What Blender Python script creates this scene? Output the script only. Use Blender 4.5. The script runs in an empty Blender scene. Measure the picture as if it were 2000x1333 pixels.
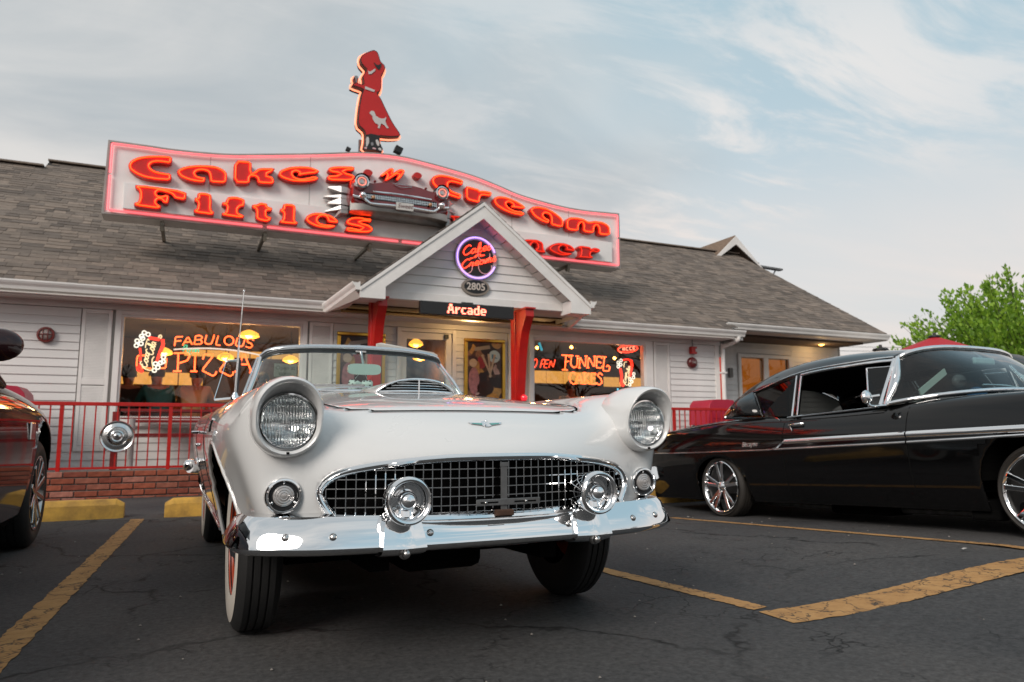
import bpy, bmesh, math, random
import numpy as np
from mathutils import Vector, Matrix
from mathutils.bvhtree import BVHTree
from mathutils.geometry import tessellate_polygon
SC = bpy.context.scene
COL = SC.collection
R = math.radians
rnd = random.Random(7)

# ------------------------------------------------------------------ camera
YAW = R(24.39); PITCH = 0.1259; ROLL = -0.0028
cd = bpy.data.cameras.new('camera'); cam = bpy.data.objects.new('camera', cd); COL.objects.link(cam)
fw = Vector((math.sin(YAW)*math.cos(PITCH), math.cos(YAW)*math.cos(PITCH), math.sin(PITCH)))
rt = Vector((math.cos(YAW), -math.sin(YAW), 0)); up = rt.cross(fw)
rt2 = rt*math.cos(ROLL) + up*math.sin(ROLL); up2 = up*math.cos(ROLL) - rt*math.sin(ROLL)
M = Matrix((rt2, up2, -fw)).transposed().to_4x4(); M.translation = Vector((0, 0, 0.773))
cam.matrix_world = M
cd.lens = 25.2; cd.sensor_width = 36; cd.clip_start = 0.05; cd.clip_end = 2000
cd.dof.use_dof = True; cd.dof.focus_distance = 2.75; cd.dof.aperture_fstop = 4.5
SC.camera = cam

# ------------------------------------------------------------------ sky, sun, exposure
world = bpy.data.worlds.new('World'); SC.world = world; world.use_nodes = True
SUN_EL, SUN_AZ = R(32.0), R(232.0)      # low veiled evening sun behind the camera, to its left (azimuth clockwise from +Y)
def build_sky():
    nt = world.node_tree; nt.nodes.clear(); N = nt.nodes.new; L = nt.links.new
    out = N('ShaderNodeOutputWorld'); bg = N('ShaderNodeBackground'); L(bg.outputs[0], out.inputs[0])
    sky = N('ShaderNodeTexSky'); sky.sky_type = 'NISHITA'; sky.sun_disc = False
    sky.sun_elevation = SUN_EL; sky.sun_rotation = SUN_AZ; sky.air_density = 1.0; sky.dust_density = 1.0; sky.ozone_density = 1.2
    tc = N('ShaderNodeTexCoord'); sep = N('ShaderNodeSeparateXYZ'); L(tc.outputs['Generated'], sep.inputs[0])
    def math_(op, a, b=None, clamp=False):
        n = N('ShaderNodeMath'); n.operation = op; n.use_clamp = clamp
        for i, v in enumerate((a, b)):
            if v is None: continue
            if isinstance(v, (int, float)): n.inputs[i].default_value = v
            else: L(v, n.inputs[i])
        return n.outputs[0]
    zc = math_('ADD', math_('MAXIMUM', sep.outputs[2], 0.0), 0.16)
    px = math_('DIVIDE', sep.outputs[0], zc); py = math_('DIVIDE', sep.outputs[1], zc)
    comb = N('ShaderNodeCombineXYZ'); L(px, comb.inputs[0]); L(py, comb.inputs[1])
    def noise(scale, det, rough, off, stretch=(1, 1, 1), dist=0.0):
        mp = N('ShaderNodeMapping'); L(comb.outputs[0], mp.inputs[0]); mp.inputs['Location'].default_value = off
        mp.inputs['Scale'].default_value = stretch; mp.inputs['Rotation'].default_value = (0, 0, R(35))
        n = N('ShaderNodeTexNoise'); n.inputs['Scale'].default_value = scale; n.inputs['Detail'].default_value = det
        n.inputs['Roughness'].default_value = rough; n.inputs['Distortion'].default_value = dist
        L(mp.outputs[0], n.inputs['Vector']); return n.outputs['Fac']
    def ramp(f, a, b):
        m = N('ShaderNodeMapRange'); m.interpolation_type = 'SMOOTHSTEP'
        m.inputs['From Min'].default_value = a; m.inputs['From Max'].default_value = b
        if isinstance(f, (int, float)): m.inputs[0].default_value = f
        else: L(f, m.inputs[0])
        return m.outputs[0]
    def mix(f, a, b):
        m = N('ShaderNodeMix'); m.data_type = 'RGBA'
        if isinstance(f, (int, float)): m.inputs['Factor'].default_value = f
        else: L(f, m.inputs['Factor'])
        for i, v in ((6, a), (7, b)):
            if isinstance(v, tuple): m.inputs[i].default_value = (*v, 1)
            else: L(v, m.inputs[i])
        return m.outputs[2]
    el = sep.outputs[2]
    # clear evening blue, scattered Nishita sky under a thin high veil
    veil = mix(ramp(el, 0.05, 0.60), (6.3, 6.5, 6.5), (3.7, 5.25, 6.0))
    base = mix(0.88, sky.outputs[0], veil)
    # a grey overcast bank fills the sky to the north-west; its ragged edge runs overhead
    bank = noise(0.55, 4.0, 0.5, (2.1, -0.6, 0.0))
    side = math_('ADD', math_('MULTIPLY', sep.outputs[0], -0.911), math_('MULTIPLY', sep.outputs[1], 0.413))
    cover = ramp(math_('ADD', side, math_('MULTIPLY', math_('SUBTRACT', bank, 0.5), 1.5)), -0.38, 0.22)
    fine = noise(0.9, 7.0, 0.55, (0.4, 3.2, 1.0), (1.0, 1.9, 1.0), 0.5)
    grey = mix(ramp(fine, 0.30, 0.70), (3.75, 4.15, 4.45), (6.2, 6.1, 5.95))
    c1 = mix(math_('MULTIPLY', cover, 0.93), base, grey)
    # small bright broken clouds in the clear part
    wisp = noise(1.9, 10.0, 0.62, (5.3, 1.4, 2.0), (1.0, 2.6, 1.0), 0.5)
    patch = noise(0.5, 2.0, 0.5, (7.0, 2.2, 0.0))
    pink = mix(ramp(el, 0.05, 0.45), (8.0, 6.8, 6.1), (7.3, 7.0, 6.8))
    wm = math_('MULTIPLY', math_('MULTIPLY', ramp(wisp, 0.44, 0.64), ramp(patch, 0.40, 0.58)), math_('SUBTRACT', 0.85, math_('MULTIPLY', cover, 0.6)))
    c2 = mix(wm, c1, pink)
    # warm bright murk low down
    low = math_('MULTIPLY', ramp(el, 0.40, 0.06), 0.85)
    c3 = mix(low, c2, mix(ramp(noise(0.45, 6.0, 0.55, (1.3, 1, 0), (1, 2.4, 1), 0.4), 0.32, 0.66), (8.0, 6.75, 6.05), (6.0, 6.0, 5.95)))
    L(c3, bg.inputs[0]); bg.inputs[1].default_value = 0.070
build_sky()
sd = bpy.data.lights.new('sun', 'SUN'); sun = bpy.data.objects.new('sun', sd); COL.objects.link(sun)
sd.energy = 1.5; sd.angle = R(26); sd.color = (1.0, 0.91, 0.83)
sdir = Vector((math.sin(SUN_AZ)*math.cos(SUN_EL), math.cos(SUN_AZ)*math.cos(SUN_EL), math.sin(SUN_EL)))
sun.rotation_euler = sdir.to_track_quat('Z', 'Y').to_euler()
SC.view_settings.view_transform = 'Standard'; SC.view_settings.look = 'None'
SC.view_settings.exposure = 0.75; SC.view_settings.gamma = 1.0; SC.view_settings.use_curve_mapping = False
SC.cycles.max_bounces = 10; SC.cycles.transparent_max_bounces = 16; SC.cycles.caustics_reflective = False; SC.cycles.caustics_refractive = False
SC.cycles.sample_clamp_indirect = 6.0
# ------------------------------------------------------------------ mesh helpers
OFF = {}
def vadd(a, b): return (a[0]+b[0], a[1]+b[1], a[2]+b[2])
def ease(t): t = max(0.0, min(1.0, t)); return t*t*(3-2*t)
def cr(pts, n=6, closed=False):
    """Catmull-Rom through the points"""
    P = [Vector(p) for p in pts]; m = len(P); out = []
    segs = m if closed else m-1
    for i in range(segs):
        p1, p2 = P[i], P[(i+1) % m]
        p0 = P[i-1] if (closed or i > 0) else p1 + (p1-p2)
        p3 = P[(i+2) % m] if (closed or i+2 < m) else p2 + (p2-p1)
        for k in range(n):
            t = k/n
            out.append(0.5*((2*p1) + (p2-p0)*t + (2*p0-5*p1+4*p2-p3)*t*t + (3*p1-p0-3*p2+p3)*t**3))
    if not closed: out.append(P[-1].copy())
    return out
def chaikin(P, closed=True, it=1, lo=0.22):
    for _ in range(it):
        Q = []; n = len(P)
        for i in range(n if closed else n-1):
            a, b = Vector(P[i]), Vector(P[(i+1) % n])
            Q += [a.lerp(b, lo), a.lerp(b, 1-lo)]
        if not closed: Q = [Vector(P[0])] + Q + [Vector(P[-1])]
        P = Q
    return P
def inset2(P, d):
    """inset a closed 2D polygon by d"""
    n = len(P); A = sum(P[i][0]*P[(i+1) % n][1] - P[(i+1) % n][0]*P[i][1] for i in range(n)); s = 1 if A > 0 else -1
    out = []
    for i in range(n):
        a, b, c = Vector(P[i-1][:2]), Vector(P[i][:2]), Vector(P[(i+1) % n][:2])
        e1 = (b-a); e2 = (c-b)
        if e1.length < 1e-9 or e2.length < 1e-9: out.append(b); continue
        e1.normalize(); e2.normalize()
        n1 = Vector((-e1.y, e1.x))*s; n2 = Vector((-e2.y, e2.x))*s
        m = n1+n2
        if m.length < 1e-3: out.append(b+n1*d); continue
        m.normalize(); k = max(0.45, m.dot(n1)); out.append(b + m*(d/k))
    return out
class MB:
    def __init__(s): s.v = []; s.f = []
    def add(s, vs, fs):
        o = len(s.v); s.v += [tuple(v) for v in vs]; s.f += [tuple(o+i for i in f) for f in fs]; return s
    def box(s, x0, x1, y0, y1, z0, z1):
        vs = [(x, y, z) for z in (z0, z1) for y in (y0, y1) for x in (x0, x1)]
        return s.add(vs, [(0, 2, 3, 1), (4, 5, 7, 6), (0, 1, 5, 4), (2, 6, 7, 3), (0, 4, 6, 2), (1, 3, 7, 5)])
    def obox(s, c, size, mat):
        h = [d/2 for d in size]; c = Vector(c)
        vs = [c + mat @ Vector((x*h[0], y*h[1], z*h[2])) for z in (-1, 1) for y in (-1, 1) for x in (-1, 1)]
        return s.add(vs, [(0, 2, 3, 1), (4, 5, 7, 6), (0, 1, 5, 4), (2, 6, 7, 3), (0, 4, 6, 2), (1, 3, 7, 5)])
    def bar(s, a, b, w, h, upv=(0, 0, 1)):
        a, b = Vector(a), Vector(b); d = (b-a); L = d.length; d.normalize(); u = Vector(upv); x = d.cross(u)
        if x.length < 1e-4: x = d.cross(Vector((1, 0, 0)))
        x.normalize(); z = x.cross(d)
        return s.obox((a+b)/2, (w, L, h), Matrix((x, d, z)).transposed())
    def prism(s, poly, fn, depth):
        """poly 2D -> fn(u,v) 3D front face, extruded by the vector depth"""
        F = [Vector(fn(p[0], p[1])) for p in poly]; n = len(F); D = Vector(depth)
        tris = tessellate_polygon([[Vector((p[0], p[1], 0)) for p in poly]])
        nrm = Vector((0, 0, 0))
        for i in range(n): nrm += F[i].cross(F[(i+1) % n])
        flip = nrm.dot(D) > 0
        fs = []
        for t in tris:
            a, b, c = t
            tn = (F[b]-F[a]).cross(F[c]-F[a])
            if tn.dot(D) > 0: a, c = c, a
            fs += [(a, b, c), (n+c, n+b, n+a)]
        for i in range(n):
            j = (i+1) % n
            fs.append((i, j, n+j, n+i) if flip else (j, i, n+i, n+j))
        return s.add(F + [f+D for f in F], fs)
    def tube(s, path, r, n=8, closed=False, caps=True):
        P = [Vector(p) for p in path]
        Q = [P[0]]
        for p in P[1:]:
            if (p-Q[-1]).length > 1e-5: Q.append(p)
        P = Q
        if closed and (P[0]-P[-1]).length < 1e-5: P.pop()
        m = len(P)
        if m < 2: return s
        T = []
        for i in range(m):
            a = P[i-1] if (closed or i > 0) else P[i]; b = P[(i+1) % m] if (closed or i < m-1) else P[i]
            t = b-a
            T.append(t.normalized() if t.length > 1e-9 else Vector((0, 0, 1)))
        u = T[0].orthogonal().normalized(); vs = []; fs = []
        for i in range(m):
            u = (u - T[i]*u.dot(T[i]))
            if u.length < 1e-6: u = T[i].orthogonal()
            u.normalize(); w = T[i].cross(u)
            ri = r[i] if isinstance(r, (list, tuple)) else r
            for k in range(n):
                a = 2*math.pi*k/n; vs.append(P[i] + (u*math.cos(a) + w*math.sin(a))*ri)
        for i in range(m if closed else m-1):
            j = (i+1) % m
            sh = 0
            if closed and j == 0:   # align seam
                best = min(range(n), key=lambda q: (vs[q]-vs[i*n]).length); sh = best
            for k in range(n):
                k2 = (k+1) % n
                fs.append((i*n+k, i*n+k2, j*n+(k2+sh) % n, j*n+(k+sh) % n))
        if not closed and caps:
            fs.append(tuple(reversed(range(n)))); fs.append(tuple((m-1)*n+k for k in range(n)))
        return s.add(vs, fs)
    def lathe(s, prof, org, axis, n=32, sx=1.0, sy=1.0, xdir=None, a0=0.0, a1=2*math.pi):
        """prof: list of (radius, height along axis)"""
        ax = Vector(axis).normalized(); x = Vector(xdir) if xdir else ax.orthogonal(); x = (x - ax*x.dot(ax)).normalized(); y = ax.cross(x)
        full = abs(a1-a0-2*math.pi) < 1e-6; m = n if full else n+1
        vs = []; fs = []; o = Vector(org)
        for r, h in prof:
            for k in range(m):
                a = a0 + (a1-a0)*k/n
                vs.append(o + ax*h + (x*(math.cos(a)*sx) + y*(math.sin(a)*sy))*r)
        for i in range(len(prof)-1):
            for k in range(n):
                k2 = (k+1) % m
                fs.append((i*m+k, i*m+k2, (i+1)*m+k2, (i+1)*m+k))
        return s.add(vs, fs)
    def sphere(s, c, r, nu=16, nv=10, scale=(1, 1, 1)):
        vs = []; fs = []; c = Vector(c)
        for j in range(nv+1):
            th = math.pi*j/nv
            for i in range(nu):
                ph = 2*math.pi*i/nu
                vs.append((c.x+r*scale[0]*math.sin(th)*math.cos(ph), c.y+r*scale[1]*math.sin(th)*math.sin(ph), c.z+r*scale[2]*math.cos(th)))
        for j in range(nv):
            for i in range(nu):
                i2 = (i+1) % nu; fs.append((j*nu+i, (j+1)*nu+i, (j+1)*nu+i2, j*nu+i2))
        return s.add(vs, fs)
    def grid(s, rows, close_u=False):
        m = len(rows[0]); vs = [p for r in rows for p in r]; fs = []
        for j in range(len(rows)-1):
            for i in range(m if close_u else m-1):
                i2 = (i+1) % m; fs.append((j*m+i, j*m+i2, (j+1)*m+i2, (j+1)*m+i))
        return s.add(vs, fs)
    def mirror(s):
        vs = [(-x, y, z) for x, y, z in s.v]; fs = [tuple(reversed(f)) for f in s.f]; return s.add(vs, fs)
    def mesh(s, name, off=(0, 0, 0)):
        me = bpy.data.meshes.new(name)
        me.from_pydata([(v[0]-off[0], v[1]-off[1], v[2]-off[2]) for v in s.v], [], s.f)
        return me
    def build(s, name, mat, parent=None, smooth=None, at=None, bev=0.0, weld=0.0, sub=0, norm=False):
        if parent is not None: off = OFF[parent.name]
        elif at is not None: off = at
        else:
            xs = [v[0] for v in s.v]; ys = [v[1] for v in s.v]; zs = [v[2] for v in s.v]
            off = ((min(xs)+max(xs))/2, (min(ys)+max(ys))/2, min(zs))
        me = s.mesh(name, off)
        if weld or norm:
            bm = bmesh.new(); bm.from_mesh(me)
            if weld: bmesh.ops.remove_doubles(bm, verts=bm.verts, dist=weld)
            if norm: bmesh.ops.recalc_face_normals(bm, faces=bm.faces)
            bm.to_mesh(me); bm.free()
        return link(name, me, mat, parent, off, smooth, bev, sub)
def link(name, me, mat, parent=None, off=(0, 0, 0), smooth=None, bev=0.0, sub=0):
    o = bpy.data.objects.new(name, me); COL.objects.link(o)
    if mat is not None and not me.materials:
        for m in (mat if isinstance(mat, (list, tuple)) else [mat]): me.materials.append(m)
    if parent is not None: o.parent = parent
    else: o.location = off
    OFF[o.name] = off
    if smooth is not None:
        me.polygons.foreach_set('use_smooth', [True]*len(me.polygons))
        if smooth < 179: me.set_sharp_from_angle(angle=R(smooth))
    if bev:
        b = o.modifiers.new('bevel', 'BEVEL'); b.width = bev; b.segments = 2; b.limit_method = 'ANGLE'; b.angle_limit = R(40)
    if sub:
        b = o.modifiers.new('sub', 'SUBSURF'); b.levels = sub; b.render_levels = sub
    return o
def tag(o, label=None, cat=None, group=None, kind=None):
    if label: o['label'] = label
    if cat: o['category'] = cat
    if group: o['group'] = group
    if kind: o['kind'] = kind
    return o
def thing(name, label, cat, loc=(0, 0, 0), rz=0.0, group=None, local=False):
    o = bpy.data.objects.new(name, None); COL.objects.link(o); o.empty_display_size = 0.1
    o.location = loc; o.rotation_euler = (0, 0, rz); OFF[o.name] = (0, 0, 0) if local else tuple(loc)
    return tag(o, label, cat, group)
def inst(name, src, parent, loc, scale=(1, 1, 1), rot=(0, 0, 0), mat=None):
    """another piece sharing the source's mesh data; loc in world, made relative to the parent's frame"""
    o = bpy.data.objects.new(name, src); COL.objects.link(o); o.parent = parent
    off = OFF[parent.name]; o.location = (loc[0]-off[0], loc[1]-off[1], loc[2]-off[2]); o.scale = scale; o.rotation_euler = rot
    OFF[o.name] = off
    if mat is not None:
        o.material_slots[0].link = 'OBJECT'; o.material_slots[0].material = mat
    return o
def dup(root, loc=None, label=None, group=None, rot=None):
    r = root.copy(); COL.objects.link(r); OFF[r.name] = OFF[root.name]
    if loc is not None: r.location = loc
    if rot is not None: r.rotation_euler = rot
    if label: r['label'] = label
    if group: r['group'] = group
    for ch in list(root.children):
        c = ch.copy(); COL.objects.link(c); c.parent = r; OFF[c.name] = OFF[ch.name]
        for g in list(ch.children):
            d = g.copy(); COL.objects.link(d); d.parent = c; OFF[d.name] = OFF[g.name]
    return r
def text_mesh(body, size=1.0, extrude=0.0, bold=0.0, align='CENTER', shear=0.0, spacing=1.0):
    """built-in font -> plain mesh in the XY plane (x right, y up)"""
    cu = bpy.data.curves.new('text', 'FONT'); cu.body = body; cu.size = size; cu.extrude = extrude; cu.offset = bold
    cu.align_x = align; cu.align_y = 'CENTER'; cu.shear = shear; cu.space_character = spacing; cu.resolution_u = 3
    o = bpy.data.objects.new('text', cu); COL.objects.link(o)
    me = bpy.data.meshes.new_from_object(o.evaluated_get(bpy.context.evaluated_depsgraph_get()))
    bpy.data.objects.remove(o); bpy.data.curves.remove(cu)
    return me
def text_obj(name, body, mat, parent, centre, size, right=(1, 0, 0), upv=(0, 0, 1), **k):
    me = text_mesh(body, size, **k); r, u = Vector(right).normalized(), Vector(upv).normalized(); n = r.cross(u)
    off = Vector(OFF[parent.name]) if parent is not None else Vector((0, 0, 0))
    M4 = Matrix((r, u, n)).transposed().to_4x4(); M4.translation = Vector(centre) - off
    me.transform(M4); me.materials.clear(); me.materials.append(mat)
    o = bpy.data.objects.new(name, me); COL.objects.link(o); o.parent = parent; OFF[o.name] = tuple(off); return o

# ------------------------------------------------------------------ materials
MATS = {}
def mat(name, col, rough=0.5, metal=0.0, coat=0.0, var=0.0, vscale=8.0, bump=0.0, bscale=60.0, spec=0.5, emit=None, estr=0.0, dirt=None, stretch=(1, 1, 1), rvar=0.0):
    if name in MATS: return MATS[name]
    m = bpy.data.materials.new(name); m.use_nodes = True; nt = m.node_tree; b = nt.nodes['Principled BSDF']; N = nt.nodes.new; L = nt.links.new
    b.inputs['Base Color'].default_value = (*col, 1); b.inputs['Roughness'].default_value = rough; b.inputs['Metallic'].default_value = metal
    b.inputs['Coat Weight'].default_value = coat; b.inputs['Coat Roughness'].default_value = 0.03; b.inputs['Specular IOR Level'].default_value = spec
    if emit is not None:
        b.inputs['Emission Color'].default_value = (*emit, 1); b.inputs['Emission Strength'].default_value = estr
    tc = None
    def noise(scale, det=5):
        nonlocal tc
        if tc is None:
            tc = N('ShaderNodeTexCoord'); mp = N('ShaderNodeMapping'); mp.inputs['Scale'].default_value = stretch
            L(tc.outputs['Object'], mp.inputs[0]); tc = mp
        n = N('ShaderNodeTexNoise'); n.inputs['Scale'].default_value = scale; n.inputs['Detail'].default_value = det; n.inputs['Roughness'].default_value = 0.6
        L(tc.outputs[0], n.inputs['Vector']); return n
    if var or dirt:
        n = noise(vscale); r = N('ShaderNodeMapRange'); r.inputs['From Min'].default_value = 0.3; r.inputs['From Max'].default_value = 0.7
        L(n.outputs['Fac'], r.inputs[0])
        x = N('ShaderNodeMix'); x.data_type = 'RGBA'; L(r.outputs[0], x.inputs['Factor'])
        lo = dirt if dirt else tuple(c*(1-var) for c in col); hi = tuple(min(1, c*(1+var*0.6)) for c in col)
        x.inputs[6].default_value = (*lo, 1); x.inputs[7].default_value = (*hi, 1); L(x.outputs[2], b.inputs['Base Color'])
    if rvar:
        n = noise(vscale*1.7); r = N('ShaderNodeMapRange'); r.inputs['To Min'].default_value = max(0, rough-rvar); r.inputs['To Max'].default_value = min(1, rough+rvar)
        L(n.outputs['Fac'], r.inputs[0]); L(r.outputs[0], b.inputs['Roughness'])
    if bump:
        n = noise(bscale, 6); bp = N('ShaderNodeBump'); bp.inputs['Strength'].default_value = bump; bp.inputs['Distance'].default_value = 0.01
        L(n.outputs['Fac'], bp.inputs['Height']); L(bp.outputs[0], b.inputs['Normal'])
    MATS[name] = m; return m
def glass(name, tint=(1, 1, 1), refl=1.0, rough=0.0, ior=1.5):
    """thin pane: tinted see-through with a Fresnel reflection"""
    if name in MATS: return MATS[name]
    m = bpy.data.materials.new(name); m.use_nodes = True; nt = m.node_tree; nt.nodes.clear(); N = nt.nodes.new; L = nt.links.new
    out = N('ShaderNodeOutputMaterial'); mx = N('ShaderNodeMixShader'); t = N('ShaderNodeBsdfTransparent'); g = N('ShaderNodeBsdfGlossy'); fr = N('ShaderNodeFresnel')
    t.inputs[0].default_value = (*tint, 1); g.inputs['Roughness'].default_value = rough; fr.inputs[0].default_value = ior
    ge = N('ShaderNodeNewGeometry'); io = N('ShaderNodeMapRange'); io.inputs['To Min'].default_value = ior; io.inputs['To Max'].default_value = 1/ior; L(ge.outputs['Backfacing'], io.inputs[0]); L(io.outputs[0], fr.inputs[0])
    mu = N('ShaderNodeMath'); mu.operation = 'MULTIPLY'; mu.use_clamp = True; mu.inputs[1].default_value = refl
    L(fr.outputs[0], mu.inputs[0]); L(mu.outputs[0], mx.inputs[0]); L(t.outputs[0], mx.inputs[1]); L(g.outputs[0], mx.inputs[2]); L(mx.outputs[0], out.inputs[0])
    MATS[name] = m; return m
def neon(name, col, strength):
    return mat(name, tuple(c*0.8 for c in col), 0.3, emit=col, estr=strength)
def rand_mat(name, cols, rough=0.9, vscale=30.0, var=0.25, bump=0.3, bscale=200.0, axis_scale=None, spec=0.3):
    """colour picked per object, with noise on top"""
    if name in MATS: return MATS[name]
    m = bpy.data.materials.new(name); m.use_nodes = True; nt = m.node_tree; b = nt.nodes['Principled BSDF']; N = nt.nodes.new; L = nt.links.new
    b.inputs['Roughness'].default_value = rough; b.inputs['Specular IOR Level'].default_value = spec
    oi = N('ShaderNodeObjectInfo'); cr_ = N('ShaderNodeValToRGB'); cr_.color_ramp.interpolation = 'CONSTANT'
    e = cr_.color_ramp.elements
    while len(e) < len(cols): e.new(0.5)
    for i, c in enumerate(cols): e[i].position = i/len(cols); e[i].color = (*c, 1)
    L(oi.outputs['Random'], cr_.inputs[0])
    tc = N('ShaderNodeTexCoord'); n = N('ShaderNodeTexNoise'); n.inputs['Scale'].default_value = vscale; n.inputs['Detail'].default_value = 5
    L(tc.outputs['Object'], n.inputs['Vector'])
    r = N('ShaderNodeMapRange'); r.inputs['From Min'].default_value = 0.25; r.inputs['From Max'].default_value = 0.75; r.inputs['To Min'].default_value = 1-var; r.inputs['To Max'].default_value = 1+var
    L(n.outputs['Fac'], r.inputs[0])
    mu = N('ShaderNodeVectorMath'); mu.operation = 'SCALE'; L(cr_.outputs[0], mu.inputs[0]); L(r.outputs[0], mu.inputs['Scale']); L(mu.outputs[0], b.inputs['Base Color'])
    if bump:
        n2 = N('ShaderNodeTexNoise'); n2.inputs['Scale'].default_value = bscale; L(tc.outputs['Object'], n2.inputs['Vector'])
        bp = N('ShaderNodeBump'); bp.inputs['Strength'].default_value = bump; bp.inputs['Distance'].default_value = 0.004; L(n2.outputs['Fac'], bp.inputs['Height']); L(bp.outputs[0], b.inputs['Normal'])
    MATS[name] = m; return m
M_WHITE = mat('white_trim_paint', (0.76, 0.735, 0.71), 0.45, var=0.10, vscale=3.0)
M_SIDING = rand_mat('vinyl_siding', [(0.69, 0.675, 0.66), (0.71, 0.695, 0.68), (0.675, 0.66, 0.645)], 0.5, 2.5, 0.08, 0.05, 40)
M_SOFFIT = mat('soffit_vinyl', (0.60, 0.55, 0.51), 0.6, var=0.08, vscale=2.0)
M_RED = mat('red_gloss_paint', (0.46, 0.010, 0.007), 0.35, var=0.18, vscale=5.0, rvar=0.1)
M_CHROME = mat('chrome', (0.86, 0.87, 0.88), 0.035, 1.0, rvar=0.015, vscale=3)
M_CHROME_OLD = mat('worn_chrome', (0.70, 0.70, 0.70), 0.16, 1.0, var=0.15, vscale=20)
M_RUBBER = mat('tyre_rubber', (0.012, 0.012, 0.012), 0.75, bump=0.15, bscale=90)
M_BLACK = mat('black_plastic', (0.008, 0.008, 0.009), 0.5)
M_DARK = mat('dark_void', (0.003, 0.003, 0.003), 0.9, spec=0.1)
M_IRON = mat('steel_bracket', (0.22, 0.22, 0.22), 0.45, 0.8, var=0.3, vscale=15)
M_CONC = mat('concrete', (0.30, 0.28, 0.26), 0.9, var=0.2, vscale=4, bump=0.3, bscale=70)
# ------------------------------------------------------------------ the lot: one sheet to the horizon, gently crowned on the right
def gz(x, y):
    h = 0.10 if y < 2.75 else (0.10 - 0.055*(y-2.75) if y < 6.2 else (-0.09*ease((9.4-y)/3.2)))
    return ease((x-2.4)/1.8)*h*ease((14-x)/6)
def asphalt():
    m = bpy.data.materials.new('asphalt'); m.use_nodes = True; nt = m.node_tree; b = nt.nodes['Principled BSDF']; N = nt.nodes.new; L = nt.links.new
    tc = N('ShaderNodeTexCoord')
    def noise(s, d, r=0.6, vec=None):
        n = N('ShaderNodeTexNoise'); n.inputs['Scale'].default_value = s; n.inputs['Detail'].default_value = d; n.inputs['Roughness'].default_value = r
        L(vec or tc.outputs['Object'], n.inputs['Vector']); return n
    big = noise(0.5, 5); fine = noise(38, 8, 0.78); grit = noise(320, 2)
    r1 = N('ShaderNodeValToRGB'); r1.color_ramp.elements[0].position = 0.32; r1.color_ramp.elements[1].position = 0.72
    r1.color_ramp.elements[0].color = (0.036, 0.038, 0.041, 1); r1.color_ramp.elements[1].color = (0.084, 0.080, 0.077, 1); L(big.outputs['Fac'], r1.inputs[0])
    r2 = N('ShaderNodeMapRange'); r2.inputs['From Min'].default_value = 0.3; r2.inputs['From Max'].default_value = 0.75; r2.inputs['To Min'].default_value = 0.35; r2.inputs['To Max'].default_value = 1.75; L(fine.outputs['Fac'], r2.inputs[0])
    mu = N('ShaderNodeVectorMath'); mu.operation = 'SCALE'; L(r1.outputs[0], mu.inputs[0]); L(r2.outputs[0], mu.inputs['Scale'])
    # cracks: warped Voronoi cell borders, broken up
    wn = noise(2.2, 4, 0.6); add = N('ShaderNodeMix'); add.data_type = 'RGBA'; add.blend_type = 'ADD'; add.inputs['Factor'].default_value = 0.55
    L(tc.outputs['Object'], add.inputs[6]); L(wn.outputs['Color'], add.inputs[7])
    def crack(scale, w, thr0, thr1, brk):
        v = N('ShaderNodeTexVoronoi'); v.feature = 'DISTANCE_TO_EDGE'; v.inputs['Scale'].default_value = scale; L(add.outputs[2], v.inputs['Vector'])
        a = N('ShaderNodeMapRange'); a.inputs['From Min'].default_value = 0.0; a.inputs['From Max'].default_value = w; a.inputs['To Min'].default_value = 1; a.inputs['To Max'].default_value = 0; L(v.outputs['Distance'], a.inputs[0])
        k = noise(brk, 3); c = N('ShaderNodeMapRange'); c.inputs['From Min'].default_value = thr0; c.inputs['From Max'].default_value = thr1; L(k.outputs['Fac'], c.inputs[0])
        p = N('ShaderNodeMath'); p.operation = 'MULTIPLY'; L(a.outputs[0], p.inputs[0]); L(c.outputs[0], p.inputs[1]); return p.outputs[0]
    c1 = crack(0.55, 0.012, 0.42, 0.55, 0.9); c2 = crack(4.5, 0.035, 0.52, 0.64, 1.6)
    mxn = N('ShaderNodeMath'); mxn.operation = 'MAXIMUM'; L(c1, mxn.inputs[0]); L(c2, mxn.inputs[1])
    dk = N('ShaderNodeMix'); dk.data_type = 'RGBA'; L(mxn.outputs[0], dk.inputs['Factor']); L(mu.outputs[0], dk.inputs[6]); dk.inputs[7].default_value = (0.004, 0.004, 0.004, 1)
    # pale specks of grit
    sp = N('ShaderNodeTexVoronoi'); sp.inputs['Scale'].default_value = 26; L(tc.outputs['Object'], sp.inputs['Vector'])
    s1 = N('ShaderNodeMath'); s1.operation = 'LESS_THAN'; s1.inputs[1].default_value = 0.055; L(sp.outputs['Distance'], s1.inputs[0])
    sepc = N('ShaderNodeSeparateColor'); L(sp.outputs['Color'], sepc.inputs[0])
    s2 = N('ShaderNodeMath'); s2.operation = 'GREATER_THAN'; s2.inputs[1].default_value = 0.90; L(sepc.outputs[0], s2.inputs[0])
    s3 = N('ShaderNodeMath'); s3.operation = 'MULTIPLY'; L(s1.outputs[0], s3.inputs[0]); L(s2.outputs[0], s3.inputs[1])
    d2 = N('ShaderNodeMix'); d2.data_type = 'RGBA'; L(s3.outputs[0], d2.inputs['Factor']); L(dk.outputs[2], d2.inputs[6]); d2.inputs[7].default_value = (0.16, 0.15, 0.14, 1)
    L(d2.outputs[2], b.inputs['Base Color']); b.inputs['Roughness'].default_value = 0.82; b.inputs['Specular IOR Level'].default_value = 0.35
    hs = N('ShaderNodeMath'); hs.operation = 'MULTIPLY_ADD'; hs.inputs[1].default_value = 0.5; L(grit.outputs['Fac'], hs.inputs[0]); L(fine.outputs['Fac'], hs.inputs[2])
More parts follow.
